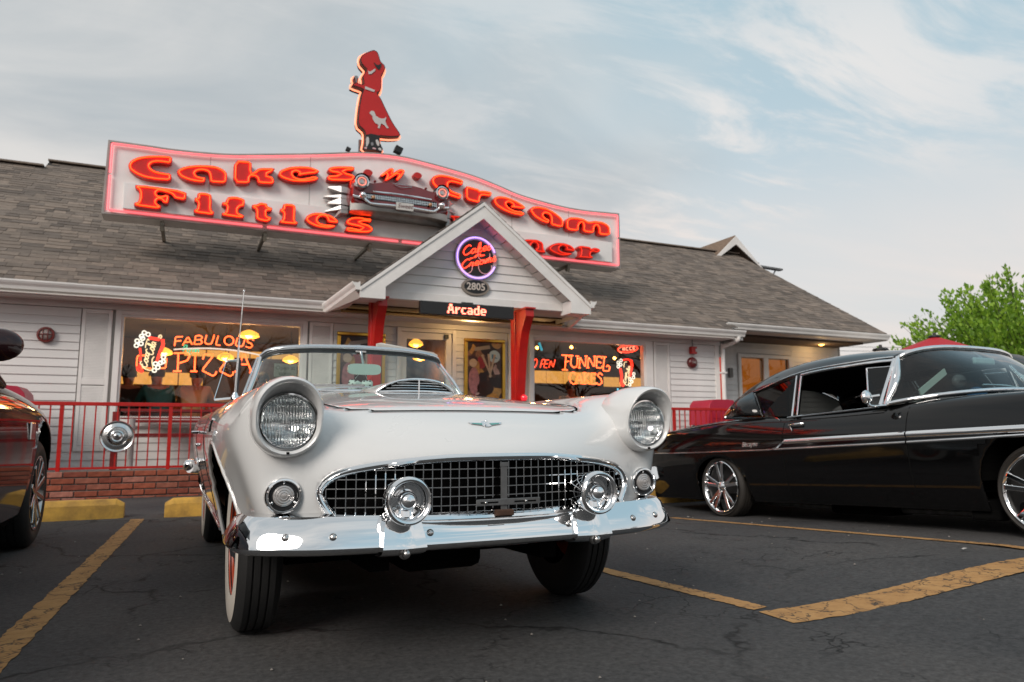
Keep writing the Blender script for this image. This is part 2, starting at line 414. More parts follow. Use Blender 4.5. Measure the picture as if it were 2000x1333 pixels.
    hh = N('ShaderNodeMath'); hh.operation = 'SUBTRACT'; L(hs.outputs[0], hh.inputs[0]); L(mxn.outputs[0], hh.inputs[1])
    bp = N('ShaderNodeBump'); bp.inputs['Strength'].default_value = 0.55; bp.inputs['Distance'].default_value = 0.006; L(hh.outputs[0], bp.inputs['Height']); L(bp.outputs[0], b.inputs['Normal'])
    return m
M_ASPHALT = asphalt()
g = MB(); xs = [-900, -120, -30, -12, -6] + [-4+0.5*i for i in range(45)] + [24, 30, 60, 150, 900]; ys = [-900, -120, -30, -10, -5] + [-3+0.5*i for i in range(29)] + [13, 18, 30, 60, 150, 900]
g.grid([[(x, y, gz(x, y)) for x in xs] for y in ys]); tag(g.build('ground', M_ASPHALT, smooth=180, at=(0, 0, 0)), kind='structure')
def worn_paint():
    m = bpy.data.materials.new('worn_yellow_paint'); m.use_nodes = True; nt = m.node_tree; b = nt.nodes['Principled BSDF']; N = nt.nodes.new; L = nt.links.new
    tc = N('ShaderNodeTexCoord')
    def noise(s, d, r=0.65):
        n = N('ShaderNodeTexNoise'); n.inputs['Scale'].default_value = s; n.inputs['Detail'].default_value = d; n.inputs['Roughness'].default_value = r; L(tc.outputs['Object'], n.inputs['Vector']); return n
    a = noise(9, 8, 0.75); rp = N('ShaderNodeValToRGB'); e = rp.color_ramp.elements
    e[0].position = 0.36; e[0].color = (0.035, 0.033, 0.030, 1); e[1].position = 0.43; e[1].color = (0.36, 0.19, 0.065, 1); x = e.new(0.75); x.color = (0.50, 0.29, 0.11, 1); L(a.outputs['Fac'], rp.inputs[0])
    wn = noise(3.0, 4); add = N('ShaderNodeMix'); add.data_type = 'RGBA'; add.blend_type = 'ADD'; add.inputs['Factor'].default_value = 0.5; L(tc.outputs['Object'], add.inputs[6]); L(wn.outputs['Color'], add.inputs[7])
    v = N('ShaderNodeTexVoronoi'); v.feature = 'DISTANCE_TO_EDGE'; v.inputs['Scale'].default_value = 5.5; L(add.outputs[2], v.inputs['Vector'])
    c = N('ShaderNodeMapRange'); c.inputs['From Max'].default_value = 0.035; c.inputs['To Min'].default_value = 0.9; c.inputs['To Max'].default_value = 0; L(v.outputs['Distance'], c.inputs[0])
    mx = N('ShaderNodeMix'); mx.data_type = 'RGBA'; L(c.outputs[0], mx.inputs['Factor']); L(rp.outputs[0], mx.inputs[6]); mx.inputs[7].default_value = (0.015, 0.014, 0.013, 1)
    L(mx.outputs[2], b.inputs['Base Color']); b.inputs['Roughness'].default_value = 0.85
    f = noise(120, 4); bp = N('ShaderNodeBump'); bp.inputs['Strength'].default_value = 0.4; bp.inputs['Distance'].default_value = 0.004; L(f.outputs['Fac'], bp.inputs['Height']); L(bp.outputs[0], b.inputs['Normal'])
    return m
M_YLINE = worn_paint()
def stripe(name, p, q, w, jag=0.006, n=140, ends=None):
    """a painted stripe with a ragged edge, laid 4 mm above the lot"""
    b = MB(); p, q = Vector((p[0], p[1])), Vector((q[0], q[1])); d = (q-p); L_ = d.length; d.normalize(); nr = Vector((-d.y, d.x)); rows = []
    for i in range(n+1):
        t = i/n; c = p + d*L_*t; a = w/2 + rnd.uniform(-jag, jag); e = w/2 + rnd.uniform(-jag, jag)
        rows.append([(c.x+nr.x*a*k, c.y+nr.y*a*k, gz(c.x+nr.x*a*k, c.y+nr.y*a*k)+0.004) for k in (-1, 0, 1)])
        rows[-1][2] = (c.x+nr.x*e, c.y+nr.y*e, gz(c.x+nr.x*e, c.y+nr.y*e)+0.004)
    b.grid(rows); return tag(b.build(name, M_YLINE, at=(p.x, p.y, 0)), kind='structure')
stripe('parking_line', (-0.345, 7.4), (-0.60, 2.2), 0.115)
stripe('parking_line', (2.02, 4.6), (2.335, 2.52), 0.10)
stripe('parking_line', (4.42, 5.95), (4.42, 0.4), 0.085, 0.004)
stripe('parking_line', (2.28, 2.38), (7.5, 2.30), 0.20, 0.006)
# ------------------------------------------------------------------ the diner
YW = 11.2; ZF = 0.30                    # front wall plane, walkway level
RK, RY0, RZ0 = 0.62, 10.70, 2.70        # main roof pitch and eave
def rz(y): return RZ0 + RK*(y-RY0)
diner = thing('diner_building', 'single-storey diner with grey shingle roof, white clapboard walls and a gabled porch', 'building', (4.0, 11.2, 0))
WX0, WX1 = -7.0, 9.55
# ---- shell: wall with openings (core behind the clapboards), floor, back rooms
M_WALLCORE = mat('wall_sheathing', (0.42, 0.40, 0.38), 0.8)
M_IN = mat('interior_wall_brown', (0.085, 0.036, 0.018), 0.8, var=0.25, vscale=2.0)
M_INRED = mat('interior_red', (0.20, 0.022, 0.018), 0.7, var=0.2, vscale=2.0)
M_CEIL = mat('interior_ceiling', (0.09, 0.06, 0.042), 0.9)
OPEN = [(-0.86, 1.55, 0.95, 2.40), (3.16, 3.92, ZF+0.05, 2.36), (5.48, 7.82, 1.0, 2.39)]
core = MB(); x = WX0
for (a, b_, z0, z1) in OPEN:
    core.box(x, a, YW+0.015, YW+0.14, 0, 2.62); core.box(a, b_, YW+0.015, YW+0.14, 0, z0); core.box(a, b_, YW+0.015, YW+0.14, z1, 2.62); x = b_
core.box(x, WX1, YW+0.015, YW+0.14, 0, 2.62)
core.box(WX1-0.14, WX1, YW+0.145, 12.2, 0, 2.75)
O2 = [(10.42, 10.52, 0.5, 2.36), (11.06, 11.64, ZF+0.1, 2.37), (11.84, 12.40, ZF+0.1, 2.37)]
x = WX1
for (a, b_, z0, z1) in O2:
    core.box(x, a, 12.215, 12.34, 0, 2.9); core.box(a, b_, 12.215, 12.34, 0, z0); core.box(a, b_, 12.215, 12.34, z1, 2.9); x = b_
core.box(x, 14.1, 12.215, 12.34, 0, 2.9)
core.box(WX0, WX0+0.14, YW+0.15, 20.7, 0, 2.6); core.box(13.96, 14.1, 12.35, 20.7, 0, 2.6); core.box(WX0, 14.1, 20.75, 20.9, 0, 2.6)
wall = core.build('wall', M_WALLCORE, diner)
rm = MB(); rm.box(WX0+0.2, 13.9, 16.4, 16.5, 0, 2.7); rm.box(2.66, 2.74, YW+0.2, 16.39, 0, 2.7); rm.box(4.55, 4.63, YW+0.2, 16.39, 0, 2.7)
rm.build('interior_wall', M_IN, diner)
MB().box(WX0+0.2, 13.9, YW+0.2, 16.39, 2.71, 2.78).build('interior_ceiling', M_CEIL, diner)
MB().box(WX0+0.2, 13.9, YW+0.16, 16.39, ZF-0.05, ZF).build('interior_floor', mat('interior_floor', (0.10, 0.05, 0.035), 0.4), diner)
# ---- clapboards: one shared wedge, one object per board
P = 0.113
cb = bpy.data.meshes.new('siding_board')
cb.from_pydata([(0, -0.020, 0), (1, -0.020, 0), (1, -0.004, P+0.008), (0, -0.004, P+0.008), (0, 0.012, 0), (1, 0.012, 0), (1, 0.012, P+0.008), (0, 0.012, P+0.008)], [],
               [(0, 1, 2, 3), (5, 4, 7, 6), (1, 5, 6, 2), (4, 0, 3, 7), (3, 2, 6, 7), (4, 5, 1, 0)])
cb.materials.append(M_SIDING)
def boards(x0, x1, z0, z1, y=YW, parent=None, cuts=()):
    z = z0
    while z < z1-0.02:
        h = min(P, z1-z); inst('siding_board', cb, parent, (x0, y, z), (x1-x0, 1, h/P)); z += P
boards(WX0, -1.36, ZF, 2.46, parent=wall); boards(2.03, 3.03, ZF, 2.46, parent=wall); boards(4.04, 4.99, ZF, 2.46, parent=wall)
boards(8.39, 9.47, ZF, 2.46, parent=wall); boards(-1.36, -0.95, ZF, 0.52, parent=wall); boards(-0.95, 1.64, ZF, 0.88, parent=wall); boards(1.64, 2.03, ZF, 0.52, parent=wall)
boards(5.38, 7.95, ZF, 0.90, parent=wall); boards(7.95, 8.39, ZF, 0.52, parent=wall)
boards(9.56, 10.36, ZF, 2.75, y=12.2, parent=wall); boards(10.60, 10.92, ZF, 2.75, y=12.2, parent=wall); boards(12.52, 14.0, ZF, 2.75, y=12.2, parent=wall); boards(10.92, 12.52, 2.48, 2.75, y=12.2, parent=wall)
# corner boards, frieze, trims
t = MB(); t.box(9.47, 9.575, YW-0.03, YW+0.05, ZF, 2.46); t.box(9.551, 9.575, YW+0.051, 12.19, ZF, 2.62); t.build('corner_board', M_WHITE, diner, bev=0.004)
MB().box(WX0, 9.6, YW-0.028, YW+0.01, 2.463, 2.60).build('frieze_board', M_WHITE, diner)
MB().box(5.0, 5.10, YW-0.035, YW+0.01, ZF, 2.46).build('door_trim', M_WHITE, diner, bev=0.004)
s = MB(); s.box(WX0, 9.62, 10.72, YW-0.03, 2.545, 2.56); s.build('soffit', M_SOFFIT, diner)
s = MB(); s.box(9.63, 14.2, 11.0, 12.19, 2.76, 2.775); s.build('soffit', M_SOFFIT, diner)
# ---- gutters (K profile) and fascia
def gutter(x0, x1, y, z, name='gutter'):
    pr = [(0, 0), (0, -0.115), (-0.055, -0.115), (-0.068, -0.075), (-0.092, -0.045), (-0.105, -0.02), (-0.105, 0), (-0.098, 0), (-0.098, -0.015), (-0.01, -0.015), (-0.01, 0)]
    m = MB(); m.prism(pr, lambda u, v: (x0, y+u, z+v), (x1-x0, 0, 0)); return m.build(name, M_WHITE, diner)
def fascia(x0, x1, y, z0, z1):
    return MB().box(x0, x1, y, y+0.022, z0, z1).build('fascia_board', M_WHITE, diner)
gutter(WX0, 2.02, 10.80, 2.71); fascia(WX0, 2.06, 10.803, 2.535, 2.705)
gutter(5.86, 9.86, 10.80, 2.71); fascia(5.86, 9.86, 10.803, 2.535, 2.705)
gutter(9.60, 14.2, 11.02, 2.895); fascia(9.60, 14.2, 11.023, 2.76, 2.885)
# downspout with an offset elbow
d = MB(); pth = cr([(9.72, 10.77, 2.60), (9.715, 10.79, 2.53), (9.66, 10.95, 2.47), (9.62, 11.08, 2.42), (9.61, 11.11, 2.30), (9.61, 11.11, 0.34)], 5)
d.tube(pth, 0.042, 8); d.build('downspout', M_WHITE, diner, smooth=50)
for zz in (0.9, 1.9): MB().box(9.555, 9.665, 11.062, 11.158, zz, zz+0.03).build('downspout_strap', M_WHITE, diner)
# ---- shutters
def shutter(x0, x1, z0, z1):
    m = MB(); y0, y1 = YW-0.032, YW+0.005; w = 0.045; zm = z0+(z1-z0)*0.485
    m.box(x0, x0+w, y0, y1, z0, z1); m.box(x1-w, x1, y0, y1, z0, z1)
    for a, b in ((z0, z0+0.075), (zm-0.045, zm+0.045), (z1-0.06, z1)): m.box(x0+w+.001, x1-w-.001, y0+.001, y1, a, b)
    f = m.build('shutter', M_WHITE, diner, bev=0.003)
    l = MB(); z = z0+0.08
    while z < z1-0.07:
        if not (zm-0.058 < z < zm+0.042): l.add([(x0+w, y0+0.004, z), (x1-w, y0+0.004, z), (x1-w, y0+0.012, z+0.0175), (x0+w, y0+0.012, z+0.0175), (x0+w, y0+0.016, z), (x1-w, y0+0.016, z), (x1-w, y0+0.020, z+0.0175), (x0+w, y0+0.020, z+0.0175)], [(0, 1, 2, 3), (5, 4, 7, 6), (4, 5, 1, 0), (3, 2, 6, 7)])
        z += 0.0205
    o = l.build('louvre_slats', M_WHITE, f); tag(o, kind='stuff')
    MB().box(x0+w, x1-w, y1-0.004, y1-0.001, z0+0.05, z1-0.05).build('backing_panel', M_WALLCORE, f)
for a in ((-1.345, -0.985, 0.53, 2.455), (1.665, 2.02, 0.53, 2.455), (8.01, 8.37, 0.53, 2.455)): shutter(*a)
# ---- big windows
M_PANE = glass('window_glass', (0.86, 0.84, 0.80), 1.0)
def big_window(x0, x1, z0, z1, gx0, gx1, gz0, gz1):
    m = MB(); y0, y1 = YW-0.05, YW+0.10
    m.box(x0, gx0-0.03, y0+.012, y1, z0, z1); m.box(gx1+0.03, x1, y0+.012, y1, z0, z1); m.box(gx0-0.03, gx1+0.03, y0+.012, y1, gz1+0.03, z1); m.box(gx0-0.03, gx1+0.03, y0+.012, y1, z0, gz0-0.03)
    f = m.build('window', M_WHITE, diner, bev=0.004)
    m = MB(); m.box(gx0-0.03, gx0, y0+0.035, y1, gz0-.03, gz1+.03); m.box(gx1, gx1+0.03, y0+0.035, y1, gz0-.03, gz1+.03); m.box(gx0, gx1, y0+0.035, y1, gz1, gz1+.03); m.box(gx0, gx1, y0+0.035, y1, gz0-.03, gz0)
    m.build('sash_frame', M_WHITE, f, bev=0.003)
    m = MB(); m.box(x0-0.03, x1+0.03, y0-0.03, y0+0.01, z0-0.035, z0); m.build('sill', M_WHITE, f, bev=0.004)
    MB().box(gx0, gx1, YW+0.0, YW+0.006, gz0, gz1).build('pane', M_PANE, f)
big_window(-0.945, 1.635, 0.90, 2.46, -0.84, 1.53, 1.0, 2.372)
big_window(5.40, 7.985, 0.93, 2.46, 5.50, 7.79, 1.03, 2.375)
# ---- entrance door
m = MB(); m.box(3.035, 3.10, YW-0.05, YW+0.12, ZF, 2.45); m.box(3.975, 4.035, YW-0.05, YW+0.12, ZF, 2.45); m.box(3.10, 3.975, YW-0.05, YW+0.12, 2.39, 2.45)
door = m.build('door', M_WHITE, diner, bev=0.004)
m = MB(); a = (3.105, 3.97, ZF+0.02, 2.385); m.box(a[0], 3.20, YW-0.02, YW+0.03, a[2], a[3]); m.box(3.87, a[1], YW-0.02, YW+0.03, a[2], a[3]); m.box(3.20, 3.87, YW-0.02, YW+0.03, 2.28, a[3]); m.box(3.20, 3.87, YW-0.02, YW+0.03, a[2], 0.62)
m.build('door_leaf', M_WHITE, door, bev=0.004)
MB().box(3.20, 3.87, YW, YW+0.006, 0.62, 2.28).build('pane', glass('door_glass', (0.80, 0.76, 0.70), .8), door)
m = MB(); m.box(3.84, 3.90, YW-0.065, YW-0.02, 2.30, 2.37); m.build('door_closer', M_BLACK, door)
m = MB(); m.tube([(3.83, YW-0.02, 1.05), (3.83, YW-0.07, 1.07), (3.83, YW-0.07, 1.30), (3.83, YW-0.02, 1.32)], 0.012); m.build('handle', M_CHROME, door, smooth=60)
# ---- double door under the right-hand eave
m = MB(); Y2 = 12.2
m.box(10.94, 11.02, Y2-0.05, Y2+0.1, ZF, 2.46); m.box(11.66, 11.80, Y2-0.05, Y2+0.1, ZF, 2.46); m.box(12.40, 12.50, Y2-0.05, Y2+0.1, ZF, 2.46); m.box(11.02, 11.66, Y2-0.05, Y2+0.1, 2.385, 2.46); m.box(11.80, 12.40, Y2-0.05, Y2+0.1, 2.385, 2.46)
m.box(11.02, 11.66, Y2-0.04, Y2+0.02, ZF, 0.6); m.box(11.80, 12.40, Y2-0.04, Y2+0.02, ZF, 0.6)
dd = m.build('double_door', M_WHITE, diner, bev=0.004)
M_AMBER = mat('amber_glow_blind', (0.30, 0.12, 0.02), 0.8, var=0.5, vscale=4.0, emit=(0.9, 0.32, 0.04), estr=0.22, stretch=(1, 1, 0.35))  # room light behind the doors is put into the blind's own glow
for x0, x1 in ((11.02, 11.66), (11.80, 12.40)):
    MB().box(x0, x1, Y2-0.01, Y2-0.004, 0.6, 2.385).build('pane', glass('amber_glass', (0.8, 0.7, 0.5), 1.0), dd)
    MB().box(x0, x1, Y2+0.06, Y2+0.066, 0.6, 2.385).build('curtain', M_AMBER, dd)
m = MB(); m.box(10.36, 10.41, Y2-0.04, Y2+0.05, 0.5, 2.42); m.box(10.53, 10.59, Y2-0.04, Y2+0.05, 0.5, 2.42); m.box(10.41, 10.53, Y2-0.04, Y2+0.05, 2.37, 2.42)
sw = m.build('side_window', M_WHITE, diner); MB().box(10.41, 10.53, Y2+0.03, Y2+0.036, 0.5, 2.37).build('pane', mat('red_glow_pane', (0.2, 0.01, 0.005), 0.3, var=0.6, vscale=3, emit=(0.9, 0.05, 0.02), estr=0.35), sw)  # red light of the window is put into the pane's own glow
MB().box(10.66, 10.76, Y2-0.07, Y2-0.021, 1.93, 2.13).build('card_reader', mat('grey_box', (0.15, 0.14, 0.13), 0.5), diner, bev=0.005)
# ---- main roof: deck plus shingles
RIDGE_Y = 15.75; RXL, RXR = -7.3, 14.28; HX = -2.70; HY = 16.15
m = MB()
def slope_slab(m, x0, x1, y0, y1, th=0.03):
    m.add([(x0, y0, rz(y0)-0.002), (x1, y0, rz(y0)-0.002), (x1, y1, rz(y1)-0.002), (x0, y1, rz(y1)-0.002), (x0, y0, rz(y0)-th), (x1, y0, rz(y0)-th), (x1, y1, rz(y1)-th), (x0, y1, rz(y1)-th)],
          [(0, 1, 2, 3), (7, 6, 5, 4), (4, 5, 1, 0), (1, 5, 6, 2), (3, 2, 6, 7), (0, 3, 7, 4)])
slope_slab(m, RXL, 9.6, RY0+0.02, RIDGE_Y); slope_slab(m, 9.601, RXR, RY0+0.29, RIDGE_Y); slope_slab(m, HX, 8.2, RIDGE_Y+0.001, HY)
zr, zh = rz(RIDGE_Y), rz(HY)
m.add([(RXL, RIDGE_Y, zr), (HX, RIDGE_Y, zr), (HX, 2*RIDGE_Y-RY0, RZ0), (RXL, 2*RIDGE_Y-RY0, RZ0)], [(0, 1, 2, 3)])
m.add([(HX, HY, zh), (8.2, HY, zh), (8.2, 21.2, RZ0), (HX, 21.2, RZ0)], [(0, 1, 2, 3)])
m.add([(8.2, RIDGE_Y, zr), (RXR, RIDGE_Y, zr), (RXR, 21.0, RZ0), (8.2, 21.0, RZ0)], [(0, 1, 2, 3)])
m.add([(HX, RIDGE_Y, zr), (HX, HY, zh), (HX, 20.8, 2.9)], [(0, 1, 2)])
M_DECK = mat('roof_felt', (0.035, 0.032, 0.030), 0.95)
roof = m.build('roof', M_DECK, diner)
m = MB(); m.add([(RXR-0.02, 11.0, rz(11.0)-0.05), (RXR-0.02, RIDGE_Y, zr-0.05), (RXR-0.02, 20.9, 2.7), (RXR-0.02, 16, 2.6)], [(0, 1, 2, 3)]); m.build('gable_end', M_SOFFIT, diner)
SH = [(0.143, 0.119, 0.102), (0.165, 0.137, 0.116), (0.192, 0.158, 0.132), (0.152, 0.127, 0.110), (0.177, 0.145, 0.122), (0.121, 0.102, 0.089), (0.210, 0.170, 0.141), (0.160, 0.133, 0.114)]
M_SHING = rand_mat('asphalt_shingle', SH, 0.95, 9.0, 0.20, 0.5, 260, spec=0.2)
def shingle_stuff_mat():
    m = bpy.data.materials.new('asphalt_shingle_field'); m.use_nodes = True; nt = m.node_tree; b = nt.nodes['Principled BSDF']; N = nt.nodes.new; L = nt.links.new
    a = N('ShaderNodeVertexColor'); a.layer_name = 'tone'; tc = N('ShaderNodeTexCoord')
    n = N('ShaderNodeTexNoise'); n.inputs['Scale'].default_value = 9; n.inputs['Detail'].default_value = 6; L(tc.outputs['Object'], n.inputs['Vector'])
    r = N('ShaderNodeMapRange'); r.inputs['From Min'].default_value = 0.25; r.inputs['From Max'].default_value = 0.75; r.inputs['To Min'].default_value = 0.80; r.inputs['To Max'].default_value = 1.20; L(n.outputs['Fac'], r.inputs[0])
    mu = N('ShaderNodeVectorMath'); mu.operation = 'SCALE'; L(a.outputs['Color'], mu.inputs[0]); L(r.outputs[0], mu.inputs['Scale']); L(mu.outputs[0], b.inputs['Base Color'])
    b.inputs['Roughness'].default_value = 0.95; b.inputs['Specular IOR Level'].default_value = 0.2; return m
M_SHF = shingle_stuff_mat()
S_H, S_L = 0.145, 0.19
ca, sa = 1/math.hypot(1, RK), RK/math.hypot(1, RK)
sl = [(a, b) for a, b in [(0, 0)]]
def shingle_verts(x, s, w, th):
    """s = distance up the slope"""
    y, z = RY0 + s*ca, RZ0 + s*sa; y2, z2 = RY0+(s+S_L)*ca, RZ0+(s+S_L)*sa; nx, ny = -sa, ca
    lo, hi = th+0.004, 0.004
    return [(x, y, z), (x+w, y, z), (x+w, y2, z2), (x, y2, z2), (x, y+nx*lo, z+ny*lo), (x+w, y+nx*lo, z+ny*lo), (x+w, y2+nx*hi, z2+ny*hi), (x, y2+nx*hi, z2+ny*hi)]
SF = [(4, 5, 6, 7), (0, 1, 5, 4), (1, 2, 6, 5), (0, 4, 7, 3)]
smax = (RIDGE_Y-RY0)/ca; smax2 = (HY-RY0)/ca
allsh = []; row = 0; s_ = 0.0
while s_ < smax2-0.05:
    x = RXL - (row % 3)*0.07
    while x < RXR:
        w = rnd.choice((0.12, 0.17, 0.22, 0.28, 0.34)); x1 = min(x+w, RXR); x0 = max(x, RXL); y = RY0+s_*ca
        ok = x1 > x0+0.01 and (s_ < smax-0.1 or (HX < x0 and x1 < 8.2)) and not (x0 > 9.45 and y < 11.0)
        if ok: allsh.append((x0, s_, x1-x0-0.004, rnd.choice((0.003, 0.004, 0.009, 0.010)), row))
        x += w
    s_ += S_H; row += 1
def seen_size(q):
    c = Vector((q[0]+q[2]/2, RY0+q[1]*ca, RZ0+q[1]*sa)); d = c - Vector((0, 0, 0.773)); dd_ = d.dot(fw)
    px = d.dot(rt2)/dd_*1400+1000; py = 666-d.dot(up2)/dd_*1400
    vis = 0 < px < 1990 and 0 < py < 1300
    if 2.1 < c.x < 5.9 and c.y < 13: vis = False
    if 205 < px < 1210 and py < 0.108*(px-200)+418: vis = False
    return q[2]/dd_ * (1 if vis else 0.01)
order = sorted(range(len(allsh)), key=lambda i: -seen_size(allsh[i])); best = set(order[:300])
field = MB(); tones = []; cache = {}
for i, q in enumerate(allsh):
    if i in best:
        key = (round(q[2], 3), q[3])
        if key not in cache:
            vs = shingle_verts(0, 0, q[2], q[3]); me = bpy.data.meshes.new('shingle'); me.from_pydata([(a, b-RY0, c-RZ0) for a, b, c in vs], [], SF); me.materials.append(M_SHING); cache[key] = me
        inst('shingle', cache[key], roof, (q[0], RY0+q[1]*ca, RZ0+q[1]*sa))
    else:
        field.add(shingle_verts(*q[:4]), SF); c = rnd.choice(SH); k = rnd.uniform(0.85, 1.15); tones += [tuple(v*k for v in c)]*len(SF)
o = field.build('shingle_field', M_SHF, roof); tag(o, kind='stuff')
vc = o.data.color_attributes.new('tone', 'FLOAT_COLOR', 'CORNER'); arr = []
for p, c in zip(o.data.polygons, tones): arr += [c[0], c[1], c[2], 1.0]*p.loop_total
vc.data.foreach_set('color', arr)
m = MB()
m.bar((RXL, RIDGE_Y, zr+0.01), (HX, RIDGE_Y, zr+0.01), 0.26, 0.03); m.bar((HX, HY, zh+0.01), (8.2, HY, zh+0.01), 0.26, 0.03); m.bar((8.2, RIDGE_Y, zr+0.01), (RXR, RIDGE_Y, zr+0.01), 0.26, 0.03)
m.build('ridge_cap', M_SHING, roof)
# ---- small ridge gable near the right end
m = MB(); ax, ay, az = 13.98, 15.45, 6.30; k = 0.92
xl, xr, zl = ax-1.05, ax+1.0, az-0.95
for sx, xe in ((-1, xl), (1, xr)):
    ze = zl if sx < 0 else az-0.92
    m.add([(ax, ay, az), (xe, ay-0.02, ze), (xe, ay+3, ze), (ax, ay+3, az), (ax, ay, az-0.04), (xe, ay-0.02, ze-0.04), (xe, ay+3, ze-0.04), (ax, ay+3, az-0.04)], [(0, 1, 2, 3), (7, 6, 5, 4), (0, 4, 5, 1)])
gab = m.build('roof_gablet', mat('warm_shingle', (0.19, 0.13, 0.09), 0.95, var=0.3, vscale=14), diner)
m = MB()
for xe, ze in ((xl, zl), (xr, az-0.92)):
    m.add([(ax, ay-0.03, az-0.03), (xe, ay-0.05, ze-0.03), (xe, ay-0.05, ze-0.05), (ax, ay-0.03, az-0.27), (ax, ay, az-0.03), (xe, ay-0.02, ze-0.03), (xe, ay-0.02, ze-0.05), (ax, ay, az-0.27)], [(0, 1, 2, 3), (0, 4, 5, 1), (3, 2, 6, 7)])
    m.add([(xe, ay-0.05, ze-0.03), (xe*0.82+ax*0.18, ay-0.05, ze-0.03), (xe*0.8+ax*0.2, ay-0.05, ze-0.05)], [(0, 1, 2)])
m.build('rake_board', M_WHITE, gab)
m = MB(); m.add([(xl+0.2, ay+0.5, zl-0.1), (xr-0.2, ay+0.5, zl-0.1), (ax, ay+0.5, az-0.2)], [(0, 1, 2)]); m.build('gablet_wall', M_SIDING, gab)
# ---- porch gable
PX, PY, PA, PE, PH = 3.97, 9.80, 4.245, 2.79, 1.85   # ridge x, front y, apex z, eave z, half width
pk = (PA-PE)/PH
porch = MB(); 
for sgn in (-1, 1):
    xe = PX+sgn*PH
    yb = 14.6
    porch.add([(PX, PY, PA), (xe, PY, PE), (xe, 10.95, PE), (PX, 13.05, PA), (PX, PY, PA-0.03), (xe, PY, PE-0.03), (xe, 10.95, PE-0.03), (PX, 13.05, PA-0.03)], [(0, 1, 2, 3), (7, 6, 5, 4), (0, 4, 5, 1), (1, 5, 6, 2)])
porch_o = porch.build('porch', M_DECK, diner)
# its shingles, course by course
f = MB()
for sgn in (-1, 1):
    L_ = math.hypot(PH, PA-PE); cx, cz = PH/L_, (PA-PE)/L_; s_ = 0
    while s_ < L_-0.05:
        y = PY-0.02
        while y < 13.0:
            w = rnd.choice((0.14, 0.2, 0.28)); xo = PX+sgn*(PH-s_*cx); zo = PE+s_*cz
            ymax = 10.95 + (13.05-10.95)*(s_/L_)
            if y < ymax:
                f.add([(xo+sgn*0.012, y, zo+0.012), (xo+sgn*0.012, y+w-.004, zo+0.012), (xo-sgn*0.17*cx+sgn*.002, y+w-.004, zo+0.17*cz+0.004), (xo-sgn*0.17*cx+sgn*.002, y, zo+0.17*cz+0.004), (xo, y, zo), (xo, y+w-.004, zo)], [(0, 1, 2, 3), (4, 5, 1, 0), (4, 0, 3)])
            y += w
        s_ += S_H
tag(f.build('shingle_field', mat('porch_shingle', (0.19, 0.16, 0.14), 0.95, var=0.35, vscale=9), porch_o), kind='stuff')
# gable wall boards
GY = 10.10; gb = 2.82
def halfw(z): return (PA-0.04-z)/pk
m = MB(); m.add([(PX-halfw(gb), GY+0.02, gb), (PX+halfw(gb), GY+0.02, gb), (PX, GY+0.02, PA-0.04)], [(0, 1, 2)]); m.build('gable_backing', M_WALLCORE, porch_o)
z = gb
while z < PA-0.12:
    z1 = min(z+0.135, PA-0.06); a0, a1 = min(halfw(z), PH-0.3), min(halfw(z1), PH-0.3)
    b = MB(); b.add([(PX-a0, GY-0.02, z), (PX+a0, GY-0.02, z), (PX+a1, GY-0.004, z1), (PX-a1, GY-0.004, z1), (PX-a0, GY+0.012, z), (PX+a0, GY+0.012, z)], [(0, 1, 2, 3), (5, 4, 0, 1)] if False else [(0, 1, 2, 3), (4, 5, 1, 0)])
    b.build('siding_board', M_SIDING, porch_o); z = z1
